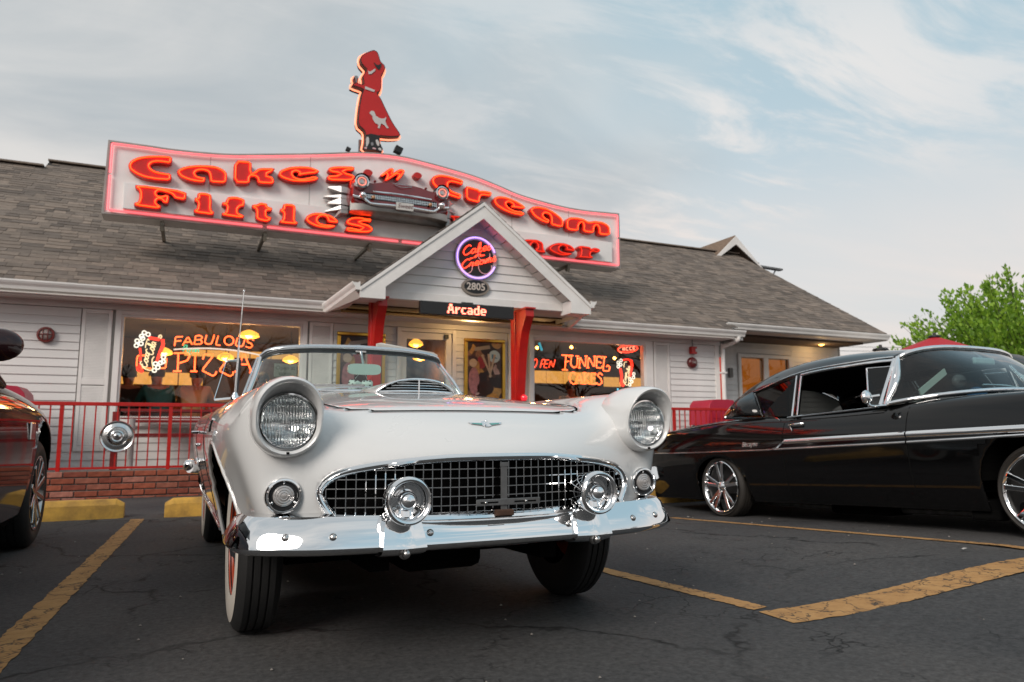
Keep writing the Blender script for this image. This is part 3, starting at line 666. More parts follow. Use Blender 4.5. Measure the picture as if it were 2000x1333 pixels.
# beam trim under the gable, rake boards, rake soffits, eave returns
MB().box(PX-1.488, PX+1.488, GY-0.035, GY+0.06, 2.70, 2.819).build('beam', M_WHITE, porch_o, bev=0.004)
for sgn in (-1, 1):
    xe = PX+sgn*PH; ze = PE
    b = MB(); dv = 0.235
    b.prism([(0, 0), (PH, -(PA-PE)), (PH, -(PA-PE)-0.13), (PH-0.36, -(PA-PE)-0.13), (PH-0.36, -(PA-PE)+0.36*pk-dv), (0, -dv)], lambda u, v: (PX+sgn*u, PY-0.025, PA-0.03+v), (0, 0.025, 0))
    b.build('rake_board', M_WHITE, porch_o)
    b = MB(); b.prism([(0, 0), (PH, -(PA-PE)), (PH, -(PA-PE)-0.055), (0, -0.055)], lambda u, v: (PX+sgn*u, PY-0.042, PA-0.012+v), (0, 0.016, 0)); b.build('drip_trim', M_WHITE, porch_o)
    # soffit boards under the rake
    nb = 11
    for i in range(nb):
        t0, t1 = i/nb, (i+0.94)/nb; u0, u1 = t0*(PH-0.36), t1*(PH-0.36)
        q = MB(); q.add([(PX+sgn*u0, PY, PA-0.24-u0*pk), (PX+sgn*u1, PY, PA-0.24-u1*pk), (PX+sgn*u1, GY, PA-0.24-u1*pk), (PX+sgn*u0, GY, PA-0.24-u0*pk)], [(0, 1, 2, 3)]); q.build('soffit_panel', M_SOFFIT, porch_o)
    b = MB(); xi = xe-sgn*0.36; b.prism([(PH-.36, -.158), (PH-.022, -.158), (PH-.022, -.045), (PH-.36, .045)], lambda u, v: (PX+sgn*u, PY+.001, PE+v), (0, GY+.03-PY, 0)); b.build('eave_return', M_WHITE, porch_o)
    # side eave: gutter running back to the main eave, with soffit
    pr = [(0, 0), (0, -0.115), (0.055, -0.115), (0.068, -0.075), (0.092, -0.045), (0.105, -0.02), (0.105, 0), (0.098, 0), (0.098, -0.015), (0.01, -0.015), (0.01, 0)]
    if sgn < 0:
        b = MB(); b.prism(pr, lambda u, v: (xe+sgn*u, PY-0.03, PE+0.06+v), (-.27, 1.02, -.20)); b.build('porch_gutter', M_WHITE, porch_o)
        b = MB(); b.add([(xe+.02, PY, PE-.16), (xe-.06, PY, PE-.06), (xe-.33, 10.80, PE-.26), (xe+.02, 10.80, PE-.16), (PX-PH+.3, 10.95, PE-.155)], [(0, 1, 2, 3)]); b.build('porch_soffit', M_SOFFIT, porch_o)
    else:
        b = MB(); b.prism(pr, lambda u, v: (xe+sgn*u, PY-0.03, PE+0.06+v), (0.12, 1.02, -.20)); b.build('porch_gutter', M_WHITE, porch_o)
    b = MB(); b.box(min(xe, xe-sgn*.02), max(xe, xe-sgn*.02), PY, 10.95, PE-0.16, PE-0.001); b.build('fascia_board', M_WHITE, porch_o)
MB().box(PX-PH+0.021, PX+PH-0.021, GY+0.061, YW-0.04, 2.702, 2.715).build('porch_ceiling', M_SOFFIT, porch_o)
m = MB(); m.box(2.02, 5.86, 10.95, 11.02, 2.716, 2.9); m.build('porch_header', M_SOFFIT, porch_o)
# ---- posts with curved brackets
def post(x0, x1):
    b = MB(); b.box(x0, x1, 10.30, 10.47, ZF, 2.70); o = b.build('porch_post', M_RED, diner, bev=0.012)
    cp = [(10.299, 2.67), (9.94, 2.67), (9.93, 2.56), (10.02, 2.44), (10.10, 2.30), (10.17, 2.05), (10.22, 1.75), (10.27, 1.35), (10.299, 1.2)]
    sm = [cp[0], cp[1], cp[2]] + [tuple(v[:2]) for v in cr([(p[0], p[1], 0) for p in cp[2:]], 5)][1:]
    b = MB(); b.prism(sm, lambda u, v: (x0+0.02, u, v), (x1-x0-0.04, 0, 0)); b.build('bracket', M_RED, o, bev=0.01)
    b = MB(); b.box(x0+0.0, x1-0.0, 9.90, 10.31, 2.672, 2.699); b.build('bracket_cap', M_RED, o, bev=0.006)
post(2.40, 2.57); post(4.72, 4.90)
MB().box(4.78, 4.86, 10.20, 10.30, 1.96, 2.06).build('sensor_box', mat('white_box', (0.6, 0.6, 0.6), 0.4), diner, bev=0.006)
# ---- deck, steps, brick wall
tag(MB().box(-7.0, 9.9, 10.06, YW+0.01, -0.05, ZF).build('walkway', M_CONC), kind='structure')
tag(MB().box(9.56, 14.3, YW+0.011, 12.2, -0.05, ZF-0.004).build('walkway', M_CONC), kind='structure')
tag(MB().box(2.35, 5.05, 9.50, 10.055, -0.05, 0.15).build('step', M_CONC, bev=0.01), kind='structure')
M_BRICK = rand_mat('red_brick', [(0.23, 0.060, 0.034), (0.28, 0.075, 0.042), (0.19, 0.050, 0.032), (0.25, 0.085, 0.055), (0.33, 0.13, 0.095), (0.21, 0.055, 0.030)], 0.9, 14, 0.35, 0.6, 90)
M_MORTAR = mat('mortar', (0.19, 0.165, 0.145), 0.95, var=0.25, vscale=20, bump=0.4, bscale=120)
def brick_wall(x0, x1, label):
    t_ = thing('brick_wall', label, 'brick wall', ((x0+x1)/2, 9.95, 0), group='low brick walls along the walkway')
    MB().box(x0, x1, 9.885, 10.05, -0.06, 0.325).build('mortar_core', M_MORTAR, t_)
    L_, H = 0.245, 0.0755; bm_ = bpy.data.meshes.get('brick')
    if bm_ is None:
        q = MB(); a, c = L_-0.012, H-0.013; e = 0.006
        q.add([(0, 0.03, 0), (a, 0.03, 0), (a, 0.03, c), (0, 0.03, c), (0, e, 0), (a, e, 0), (a, e, c), (0, e, c), (e, 0, e), (a-e, 0, e), (a-e, 0, c-e), (e, 0, c-e)],
              [(8, 9, 10, 11), (4, 5, 9, 8), (5, 6, 10, 9), (6, 7, 11, 10), (7, 4, 8, 11), (0, 1, 5, 4), (1, 2, 6, 5), (2, 3, 7, 6), (3, 0, 4, 7)])
        bm_ = q.mesh('brick'); bm_.materials.append(M_BRICK)
    for r in range(5):
        z = -0.045 + r*H; x = x0 - (L_/2 if r % 2 else 0)
        while x < x1-0.02:
            a, b = max(x, x0), min(x+L_, x1); k = (b-a)/L_
            if k > 0.1: inst('brick', bm_, t_, (a, 9.868+rnd.uniform(-0.004, 0.003), z+rnd.uniform(-.0015, .0015)), (k, 1, 1), (0, 0, rnd.uniform(-.006, .006)))
            x += L_
brick_wall(-4.2, 2.34, 'low red brick wall under the railing beneath the pizza window')
brick_wall(5.06, 9.9, 'low red brick wall under the railing to the right of the porch')
UP = {'C':[(-0.362,4.755),(-0.534,4.74),(-0.685,4.713),(-0.81,4.667),(-0.888,4.605),(-0.917,4.535),(-0.898,4.468),(-0.818,4.411),(-0.703,4.372),(-0.552,4.363),(-0.358,4.378),(-0.359,4.493),(-0.46,4.491),(-0.567,4.501),(-0.622,4.533),(-0.639,4.569),(-0.604,4.61),(-0.529,4.631),(-0.364,4.63)],'a':[(-0.293,4.525),(-0.272,4.573),(-0.181,4.632),(-0.041,4.673),(0.109,4.695),(0.238,4.697),(0.329,4.665),(0.38,4.618),(0.391,4.565),(0.383,4.446),(0.15,4.428),(0.145,4.528),(0.122,4.584),(0.05,4.595),(-0.013,4.577),(-0.043,4.544),(-0.022,4.513),(0.023,4.501),(0.102,4.504),(0.09,4.417),(-0.028,4.409),(-0.147,4.423),(-0.243,4.457)],'k':[(0.475,4.83),(0.725,4.853),(0.727,4.672),(0.771,4.698),(0.826,4.762),(1.066,4.799),(1.034,4.731),(0.944,4.667),(1.025,4.654),(1.062,4.597),(1.053,4.532),(0.818,4.511),(0.81,4.585),(0.775,4.611),(0.713,4.602),(0.712,4.49),(0.478,4.468)],'e':[(1.105,4.691),(1.137,4.772),(1.264,4.843),(1.417,4.882),(1.573,4.897),(1.683,4.875),(1.733,4.844),(1.685,4.798),(1.529,4.758),(1.393,4.715),(1.421,4.764),(1.373,4.783),(1.326,4.75),(1.358,4.697),(1.46,4.687),(1.578,4.73),(1.65,4.763),(1.73,4.733),(1.677,4.68),(1.509,4.63),(1.331,4.611),(1.177,4.639)],'s':[(1.849,4.881),(1.89,4.939),(2.014,4.974),(2.278,5.01),(2.273,4.935),(2.166,4.919),(2.116,4.889),(2.256,4.87),(2.295,4.83),(2.233,4.748),(1.847,4.705),(1.851,4.797),(1.993,4.827),(2.029,4.849),(1.918,4.846)],'n':[(2.687,4.916),(2.837,5.063),(2.901,5.079),(2.928,5.05),(2.909,4.995),(3.005,5.075),(3.083,5.087),(3.11,5.045),(3.059,4.952),(3.008,4.885),(2.944,4.876),(2.994,4.968),(2.968,4.971),(2.803,4.836),(2.759,4.842),(2.801,4.94),(2.788,4.957),(2.713,4.903)],'C2':[(3.562,4.973),(3.598,5.041),(3.697,5.09),(3.833,5.098),(3.999,5.078),(4.139,5.053),(4.126,4.956),(4.037,4.97),(3.926,4.981),(3.871,4.955),(3.867,4.883),(3.927,4.837),(4.02,4.814),(4.108,4.799),(4.086,4.701),(3.956,4.724),(3.8,4.757),(3.654,4.835),(3.581,4.904)],'r':[(4.177,4.936),(4.215,4.959),(4.423,4.934),(4.437,4.908),(4.509,4.923),(4.672,4.918),(4.648,4.823),(4.49,4.829),(4.452,4.791),(4.443,4.699),(4.386,4.682),(4.179,4.709)],'e2':[(4.69,4.759),(4.716,4.824),(4.808,4.866),(4.96,4.866),(5.148,4.82),(5.282,4.755),(5.323,4.71),(5.255,4.686),(5.053,4.681),(5.02,4.711),(5.073,4.734),(4.987,4.777),(4.94,4.736),(5.0,4.674),(5.12,4.64),(5.228,4.647),(5.309,4.607),(5.254,4.556),(5.093,4.561),(4.907,4.6),(4.749,4.673)],'a2':[(5.391,4.681),(5.446,4.751),(5.556,4.781),(5.737,4.77),(5.905,4.708),(6.031,4.633),(6.08,4.561),(6.064,4.43),(5.803,4.457),(5.819,4.581),(5.784,4.647),(5.708,4.663),(5.666,4.626),(5.707,4.58),(5.791,4.565),(5.776,4.473),(5.637,4.501),(5.486,4.566)],'m':[(6.13,4.593),(6.203,4.654),(6.333,4.673),(6.493,4.664),(6.61,4.619),(6.729,4.653),(6.908,4.655),(7.027,4.61),(7.071,4.548),(7.068,4.402),(6.812,4.386),(6.815,4.518),(6.771,4.566),(6.726,4.521),(6.716,4.401),(6.474,4.407),(6.483,4.532),(6.462,4.582),(6.403,4.535),(6.387,4.403),(6.128,4.406)]}
LO = {'F':[(-0.802,4.235),(-0.142,4.23),(-0.146,4.079),(-0.3,4.089),(-0.325,4.133),(-0.364,4.154),(-0.501,4.174),(-0.529,4.14),(-0.505,4.109),(-0.453,4.116),(-0.424,4.137),(-0.363,4.137),(-0.371,4.001),(-0.44,4.009),(-0.464,4.045),(-0.502,4.049),(-0.523,4.011),(-0.498,3.98),(-0.46,3.968),(-0.465,3.907),(-0.802,3.915),(-0.801,3.97),(-0.758,3.98),(-0.743,4.033),(-0.744,4.119),(-0.764,4.163),(-0.802,4.179)],'i':[(-0.008,4.203),(0.033,4.231),(0.112,4.237),(0.176,4.22),(0.193,4.186),(0.187,4.154),(0.196,4.133),(0.194,3.991),(0.236,3.961),(0.226,3.907),(-0.037,3.914),(-0.04,3.966),(-0.001,3.979),(0.006,4.073),(-0.038,4.089),(-0.037,4.142),(0.006,4.152)],'f':[(0.386,4.171),(0.416,4.217),(0.514,4.237),(0.614,4.22),(0.648,4.194),(0.642,4.09),(0.597,4.09),(0.561,4.049),(0.563,3.989),(0.647,3.963),(0.64,3.908),(0.343,3.919),(0.33,3.959),(0.384,3.978),(0.395,4.076),(0.33,4.079),(0.332,4.122),(0.382,4.134)],'t':[(0.745,4.14),(0.817,4.155),(0.861,4.192),(0.963,4.187),(0.964,4.144),(1.039,4.129),(1.03,4.072),(0.962,4.07),(0.965,3.99),(1.039,3.987),(1.018,3.923),(0.963,3.894),(0.861,3.904),(0.804,3.934),(0.804,4.068),(0.753,4.092)],'i2':[(1.186,4.198),(1.225,4.222),(1.318,4.228),(1.375,4.204),(1.376,4.066),(1.374,3.966),(1.419,3.953),(1.411,3.906),(1.145,3.902),(1.149,3.945),(1.188,3.969),(1.194,4.068),(1.15,4.081),(1.148,4.131),(1.188,4.142)],'e3':[(1.514,4.008),(1.547,4.075),(1.64,4.131),(1.784,4.149),(1.918,4.122),(2.018,4.057),(2.031,4.002),(1.861,4.0),(1.84,4.074),(1.779,4.092),(1.726,4.06),(1.71,4.007),(1.765,3.97),(1.995,3.978),(1.972,3.931),(1.852,3.895),(1.695,3.905),(1.575,3.947)],'s2':[(2.136,4.02),(2.153,4.087),(2.238,4.142),(2.363,4.158),(2.439,4.148),(2.547,4.154),(2.542,4.076),(2.422,4.081),(2.378,4.062),(2.492,4.05),(2.576,3.995),(2.558,3.928),(2.458,3.893),(2.133,3.886),(2.149,3.971),(2.243,3.969),(2.355,3.956),(2.38,3.979),(2.192,3.995)],'n2':[(5.147,4.059),(5.254,4.108),(5.361,4.12),(5.496,4.128),(5.605,4.084),(5.618,3.96),(5.652,3.938),(5.644,3.894),(5.44,3.898),(5.448,3.967),(5.488,3.984),(5.475,4.045),(5.415,4.063),(5.374,4.021),(5.373,3.959),(5.4,3.925),(5.133,3.934),(5.14,3.984),(5.186,4.014),(5.193,4.039)],'e4':[(5.7,3.981),(5.756,4.062),(5.895,4.118),(6.036,4.124),(6.176,4.094),(6.247,4.032),(6.239,3.98),(6.048,3.986),(6.063,4.051),(5.993,4.069),(5.936,4.031),(5.936,3.98),(6.019,3.957),(6.203,3.957),(6.131,3.899),(5.962,3.876),(5.796,3.916)],'r2':[(6.312,4.096),(6.377,4.116),(6.565,4.11),(6.579,4.079),(6.667,4.11),(6.769,4.093),(6.775,4.041),(6.694,4.001),(6.621,4.019),(6.577,3.995),(6.576,3.943),(6.627,3.936),(6.604,3.888),(6.308,3.878),(6.316,3.924),(6.352,3.94),(6.361,4.044),(6.311,4.051)]}
GIRL = {'outline':[(2.342,6.902),(2.362,6.969),(2.435,7.032),(2.507,7.08),(2.566,7.112),(2.626,7.092),(2.658,7.02),(2.674,6.953),(2.705,6.913),(2.751,6.884),(2.767,6.825),(2.739,6.74),(2.709,6.695),(2.704,6.608),(2.706,6.484),(2.686,6.394),(2.627,6.367),(2.703,6.282),(2.781,6.127),(2.905,5.903),(3.047,5.72),(3.03,5.678),(2.88,5.644),(2.79,5.636),(2.687,5.633),(2.704,5.499),(2.75,5.408),(2.737,5.35),(2.648,5.368),(2.429,5.355),(2.458,5.518),(2.454,5.668),(2.326,5.759),(2.341,6.042),(2.378,6.294),(2.399,6.352),(2.405,6.384),(2.223,6.412),(2.229,6.447),(2.27,6.462),(2.238,6.564),(2.281,6.599),(2.321,6.574),(2.309,6.467),(2.411,6.469),(2.398,6.559),(2.386,6.61),(2.456,6.742),(2.411,6.778),(2.358,6.829)],'legs':[(2.456,5.601),(2.547,5.639),(2.687,5.633),(2.704,5.499),(2.75,5.408),(2.737,5.35),(2.648,5.368),(2.429,5.355),(2.458,5.518)],'belt':[(2.434,6.436),(2.596,6.4),(2.582,6.366),(2.427,6.388)],'collar':[(2.471,6.714),(2.508,6.706),(2.588,6.778),(2.596,6.749),(2.531,6.672),(2.487,6.655)],'tail':[(2.556,6.896),(2.632,6.842),(2.705,6.905),(2.663,6.763),(2.603,6.805)],'poodle':[(2.51,5.991),(2.545,6.036),(2.59,6.029),(2.621,5.958),(2.68,5.931),(2.71,5.928),(2.769,5.939),(2.784,5.973),(2.796,5.937),(2.778,5.902),(2.801,5.838),(2.84,5.791),(2.81,5.775),(2.772,5.817),(2.712,5.844),(2.698,5.804),(2.684,5.747),(2.654,5.757),(2.668,5.813),(2.609,5.833),(2.571,5.887),(2.562,5.947),(2.54,5.958)],'cup':[(2.241,6.564),(2.281,6.596),(2.316,6.573),(2.293,6.522),(2.294,6.473),(2.272,6.468),(2.275,6.518)],'legA':[(2.468,5.572),(2.512,5.573),(2.521,5.483),(2.486,5.402),(2.465,5.406)],'legB':[(2.622,5.538),(2.651,5.559),(2.689,5.512),(2.683,5.442),(2.646,5.459)],'legC':[(2.543,5.487),(2.587,5.494),(2.595,5.45),(2.559,5.429)],'shoeA':[(2.443,5.395),(2.487,5.394),(2.48,5.363),(2.444,5.362)],'shoeB':[(2.581,5.41),(2.632,5.404),(2.633,5.378),(2.574,5.383)],'sockC':[(2.676,5.419),(2.721,5.418),(2.729,5.367),(2.67,5.387)]}
# ------------------------------------------------------------------ the roof sign (traced shapes are in metres on the sign's own plane)
M_SIGNW = mat('sign_face_white', (0.78, 0.775, 0.765), 0.45, var=0.05, vscale=2.5, dirt=(0.71, 0.69, 0.67))
M_SIGNG = mat('sign_return_grey', (0.30, 0.29, 0.27), 0.6, var=0.2, vscale=4)
M_LETR = mat('letter_red', (0.50, 0.010, 0.006), 0.4, var=0.12, vscale=6)
M_LETD = mat('letter_side', (0.10, 0.006, 0.005), 0.5)
M_NOR = neon('neon_orange', (1.0, 0.050, 0.007), 2.3)
M_NORDIM = neon('neon_orange_dim', (1.0, 0.03, 0.006), 0.40)
M_NPK = neon('neon_pink', (1.0, 0.17, 0.19), 0.70)
TOP = [(-1.192, 4.90), (-0.70, 4.905), (-0.333, 4.905), (0.316, 4.945), (0.974, 5.049), (1.787, 5.194), (2.399, 5.31), (3.0, 5.355), (3.579, 5.31), (4.326, 5.215), (4.811, 5.105), (5.28, 4.985), (5.984, 4.895), (6.522, 4.87), (7.342, 4.90)]
tops = [tuple(v[:2]) for v in cr([(a, b, 0) for a, b in TOP], 5)]
M_BRK = mat('bracket_pale', (.30, .27, .22), .5, .3, var=.2)
sign = thing('rooftop_sign', 'long white wavy-topped roof sign with red neon-edged letters', 'sign', (3.07, 11.4, 3.8))
pl = tops + [(7.349, 3.822), (-1.214, 3.822)]
MB().prism(pl, lambda u, v: (u, 11.25, v), (0, 0.34, 0)).build('sign_cabinet', M_SIGNW, sign)
m = MB()   # metal edge trim standing proud round the face
ring = [(a, b) for a, b in pl]; rin = [tuple(v) for v in inset2(ring, 0.028)]
for i in range(len(ring)):
    j = (i+1) % len(ring)
    A, B_, C_, D_ = ring[i], ring[j], rin[j], rin[i]
    m.add([(A[0], 11.225, A[1]), (B_[0], 11.225, B_[1]), (C_[0], 11.225, C_[1]), (D_[0], 11.225, D_[1]), (D_[0], 11.249, D_[1]), (C_[0], 11.249, C_[1]), (A[0]*1.0, 11.6, A[1]+0.004), (B_[0], 11.6, B_[1]+0.004)], [(3, 2, 1, 0), (4, 5, 2, 3), (0, 1, 7, 6)])
m.build('edge_trim', M_SIGNG, sign)
bor = [tuple(v) for v in inset2(ring, 0.055)]
def border(i0, i1):
    return [(bor[i][0], 11.205, bor[i][1]) for i in range(i0, i1+1)]
nb = len(tops)
cutsB = [0, 12, 27, 41, 55, nb-1]
for a, b in zip(cutsB, cutsB[1:]): MB().tube(border(a, b), 0.016, 6).build('border_tube', M_NPK, sign, smooth=60)
q0, q1 = bor[nb], bor[nb+1]
for k in range(4):
    a, b = k/4+0.004, (k+1)/4-0.004
    MB().tube([(q0[0]+(q1[0]-q0[0])*a, 11.205, q0[1]), (q0[0]+(q1[0]-q0[0])*b, 11.205, q0[1])], 0.016, 6).build('border_tube', M_NPK, sign, smooth=60)
for xa, za, zb in ((bor[0][0], bor[0][1], 4.42), (bor[0][0], 4.38, bor[-1][1]), (bor[nb-1][0], bor[nb-1][1], 4.42), (bor[nb-1][0], 4.38, bor[nb][1])):
    MB().tube([(xa, 11.205, za), (xa, 11.205, zb)], 0.016, 6).build('border_tube', M_NPK, sign, smooth=60)
# seams in the face sheets
for xs_ in (0.15, 1.6, 5.1, 6.25):
    zt = min(tops, key=lambda p: abs(p[0]-xs_))[1]; MB().box(xs_, xs_+0.006, 11.247, 11.2505, 3.86, zt-0.04).build('panel_seam', M_SIGNG, sign)
MB().box(-0.95, 7.11, 11.14, 11.249, 3.905, 4.285).build('lower_panel', M_SIGNW, sign, bev=0.004)
def letter(ch, poly, y, depth, tube=True, dim=False, it=1):
    P = [tuple(v) for v in chaikin(poly, True, it, 0.2)]
    if sum(P[i][0]*P[(i+1) % len(P)][1]-P[(i+1) % len(P)][0]*P[i][1] for i in range(len(P))) < 0: P = P[::-1]
    o = MB().prism(P, lambda u, v: (u, y, v), (0, depth, 0)).build('letter', M_LETR, sign)
    o['label'] = 'red sign letter %s edged with neon' % ch
    if tube:
        Q = inset2(P, 0.024); MB().tube([(v[0], y-0.016, v[1]) for v in Q], 0.0095, 6, closed=True).build('neon_tube', M_NORDIM if dim else M_NOR, o, smooth=80)
    return o
for k, poly in UP.items():
    letter(k[0], poly, 11.13, 0.119)
LO['i3'] = [(a+3.38, b) for a, b in LO['i2']]
LO['D'] = [(3.85, 3.97), (4.45, 3.98), (4.68, 4.08), (4.72, 4.18), (4.62, 4.30), (4.42, 4.37), (3.85, 4.38), (3.86, 4.33), (3.92, 4.31), (3.92, 4.04), (3.85, 4.02)]
for k, poly in LO.items(): letter(k[0], poly, 11.02, 0.119, dim=k in ('n2', 'e4', 'r2', 'i3', 'D'))
for cx, cz in ((2.50, 4.945), (3.33, 5.02)):
    MB().prism([(cx+0.072*math.cos(a), cz+0.052*math.sin(a)) for a in [2*math.pi*i/20 for i in range(20)]], lambda u, v: (u, 11.13, v), (0, 0.119, 0)).build('letter_dot', M_LETR, sign)
for bx in (-0.45, 0.975, 2.6, 4.4, 6.28):
    yb = 12.55; m = MB(); m.bar((bx, 11.30, 3.795), (bx, 12.46, 3.82), 0.05, 0.05); m.build('bracket', M_BRK, sign); m = MB(); m.obox((bx, 11.36, 3.745), (.05, .09, .09), Matrix.Rotation(R(25), 3, 'X')); m.build('bracket_foot', M_BRK, sign)
    MB().bar((bx, 11.6, 4.7), (bx, 13.6, rz(13.6)), 0.05, 0.05).build('brace', M_IRON, sign)
# ------------------------------------------------------------------ the waitress cut-out on top
GM = {}
w = thing('waitress_figure_sign', 'red cut-out of a ponytailed waitress in a poodle skirt standing on the roof sign', 'sign', (2.6, 11.3, 5.36))
def plate(name, poly, y, depth, m_, it=0, parent=w):
    P = [tuple(v) for v in (chaikin(poly, True, it, 0.2) if it else poly)]
    return MB().prism(P, lambda u, v: (u, y, v), (0, depth, 0)).build(name, m_, parent)
M_GB = mat('cutout_black', (0.010, 0.009, 0.009), 0.5); M_GW = mat('cutout_white', (0.55, 0.53, 0.51), 0.5); M_GR = mat('cutout_red', (0.50, 0.009, 0.007), 0.45, var=0.08, vscale=5); M_GP = mat('cutout_pink', (0.62, 0.38, 0.40), 0.5); M_GG = mat('cutout_grey', (0.22, 0.22, 0.23), 0.4)
body = plate('figure_board', GIRL['outline'], 11.215, 0.05, M_GB, 1)
inn = [tuple(v) for v in inset2([tuple(v) for v in chaikin(GIRL['outline'], True, 1, 0.2)], 0.014)]
MB().prism(inn, lambda u, v: (u, 11.209, v), (0, 0.0055, 0)).build('red_panel', M_GR, w)
plate('stockings', GIRL['legs'], 11.2035, 0.005, M_GB)
for k, nm, mm, it in (('belt', 'belt', M_GW, 0), ('collar', 'collar', M_GW, 0), ('tail', 'ribbon', M_GB, 1), ('poodle', 'poodle', M_GW, 0), ('cup', 'milkshake', M_GG, 1), ('legA', 'sock', M_GW, 1), ('legB', 'sock', M_GW, 1), ('legC', 'sock', M_GG, 1), ('shoeA', 'shoe', M_GP, 1), ('shoeB', 'shoe', M_GP, 1), ('sockC', 'sock', M_GW, 1)):
    plate(nm, GIRL[k], 11.199, 0.004, mm, it)
og = inset2([tuple(v) for v in chaikin(GIRL['outline'], True, 1, 0.2)], -0.020)
M_NGO = neon('neon_peach', (1.0, 0.26, 0.14), 1.2)
MB().tube([(v[0], 11.31, v[1]) for v in og], 0.015, 6, closed=True).build('neon_tube', M_NGO, w, smooth=80)
bk = inset2([tuple(v) for v in chaikin(GIRL['outline'], True, 1, 0.2)], -0.012)
MB().prism([tuple(v) for v in bk], lambda u, v: (u, 11.36, v), (0, 0.06, 0)).build('back_board', mat('cutout_back', (0.09, 0.07, 0.06), 0.7), w)
for xa in (2.40, 2.62): MB().box(xa, xa+.06, 11.425, 11.48, 5.28, 5.6).build('support_leg', M_IRON, w)
# two small floodlights on the sign's top edge
def flood(x, z, s, label):
    f_ = thing('floodlight', label, 'floodlight', (x, 11.4, z), group='small floodlights on the roof sign')
    m = MB(); m.tube([(x, 11.4, z-0.03), (x, 11.4, z+0.07*s)], 0.012); m.build('stem', M_BLACK, f_)
    m = MB(); m.obox((x+0.01, 11.4, z+0.10*s), (0.10*s, 0.09*s, 0.085*s), Matrix.Rotation(R(20), 3, 'Y')); m.build('lamp_head', M_BLACK, f_, bev=0.006)
flood(2.21, 5.31, 0.75, 'small black floodlight left of the waitress cut-out'); flood(3.05, 5.38, 1.3, 'larger black floodlight right of the waitress cut-out')
# ------------------------------------------------------------------ the car front mounted on the sign
cs = thing('car_front_sculpture', 'maroon 1950s car front with chrome bumper bursting out of the roof sign', 'sculpture', (2.97, 11.0, 4.15))
CX = 2.967
M_MAR = mat('maroon_paint', (0.17, 0.007, 0.010), 0.22, coat=0.8, var=0.1, vscale=3)
def ml(f):   # build both halves
    for s in (-1, 1): f(s)
# body nose: rows from back panel to the front
prof = [(-0.80, 4.30), (-0.80, 4.66), (-0.70, 4.74), (-0.55, 4.665), (-0.3, 4.715), (0, 4.735), (0.3, 4.715), (0.55, 4.665), (0.70, 4.74), (0.80, 4.66), (0.80, 4.30), (0.4, 4.27), (0, 4.27), (-0.4, 4.27)]
rows = []
for y, sx, sz, dz in ((11.24, 1.0, 1.0, 0.0), (11.0, 1.0, 1.0, 0.0), (10.85, 0.98, 0.97, 0.004), (10.78, 0.93, 0.86, 0.01)):
    P = cr([(CX+a*sx, y, 4.45+(b-4.45)*sz+dz) for a, b in prof], 3, closed=True); rows.append(P)
m = MB(); m.grid(rows, close_u=True); n0 = len(rows[-1]); m.f.append(tuple(len(m.v)-n0+i for i in range(n0)))
m.build('body', M_MAR, cs, smooth=50)
ml(lambda s: MB().lathe([(0.115, 0.0), (0.118, -0.10), (0.108, -0.135), (0.092, -0.14), (0.085, -0.10)], (CX+s*0.655, 10.83, 4.625), (0, 1, 0), 24).build('headlight_ring', M_CHROME, cs, smooth=50))
ml(lambda s: MB().lathe([(0.119, -0.14), (0.119, 0.0), (0.122, 0.0), (0.122, -0.15)], (CX+s*0.655, 10.828, 4.632), (0, 1, 0), 24, xdir=(1, 0, 0), a0=math.pi*1.06, a1=math.pi*1.94).build('headlight_visor', M_BLACK, cs, smooth=50))
M_LENSS = mat('sealed_lamp_glass', (0.45, 0.45, 0.43), 0.12, 0.7, coat=1.0, bump=0.3, bscale=40)
ml(lambda s: MB().lathe([(0.0, -0.115), (0.05, -0.11), (0.086, -0.092)], (CX+s*0.655, 10.83, 4.625), (0, 1, 0), 20).build('headlight', M_LENSS, cs, smooth=60))
M_NRING = neon('neon_ring_coral', (1.0, 0.25, 0.18), 0.9)
ml(lambda s: MB().tube([(CX+s*0.655+0.062*math.cos(a), 10.70, 4.625+0.062*math.sin(a)) for a in [2*math.pi*i/24 for i in range(24)]], 0.006, 5, closed=True).build('neon_ring', M_NRING, cs))
# grille bar, mesh, bumper with bullet ends, plate, lamps
m = MB(); m.grid([[(CX+u, 10.775, z) for u in np.linspace(-0.58, 0.58, 9)] for z in (4.385, 4.48)]); m.build('grille_backing', M_DARK, cs)
m = MB()
for i in range(40):
    u = -0.57+1.14*i/39; m.box(CX+u-.005, CX+u+.005, 10.762, 10.774, 4.39, 4.475-0.03*abs(u))
for z in (4.41, 4.44): m.box(CX-0.575, CX+0.575, 10.757, 10.766, z-.004, z+.004)
tag(m.build('grille_mesh', M_CHROME_OLD, cs), kind='stuff')
m = MB(); m.tube([(CX+u, 10.745-0.03*(1-(u/0.55)**2), 4.503-0.012*abs(u)) for u in np.linspace(-0.48, 0.48, 13)], 0.013, 6); m.build('grille_trim', M_CHROME, cs, smooth=60)
m = MB(); pts = [(-0.78, 4.40), (-0.62, 4.37), (-0.55, 4.32), (-0.48, 4.295), (-0.2, 4.30), (0, 4.30), (0.2, 4.30), (0.48, 4.295), (0.55, 4.32), (0.62, 4.37), (0.78, 4.40)]
pp = cr([(CX+a, 10.70+0.10*abs(a)**2, b) for a, b in pts], 4); m.tube(pp, 0.024, 8); m.build('bumper_bar', M_CHROME, cs, smooth=60)
rows = []
for t in np.linspace(-1, 1, 21):
    u = t*0.80; y0 = 10.72+0.14*abs(t)**4; hi = 4.30+0.09*max(0, abs(t)-0.55)/0.45; rows.append([(CX+u, 11.2, hi), (CX+u, y0+0.05, hi), (CX+u, y0, hi-0.05), (CX+u, y0+0.01, 4.20), (CX+u, y0+0.08, 4.17), (CX+u, 11.2, 4.17)])
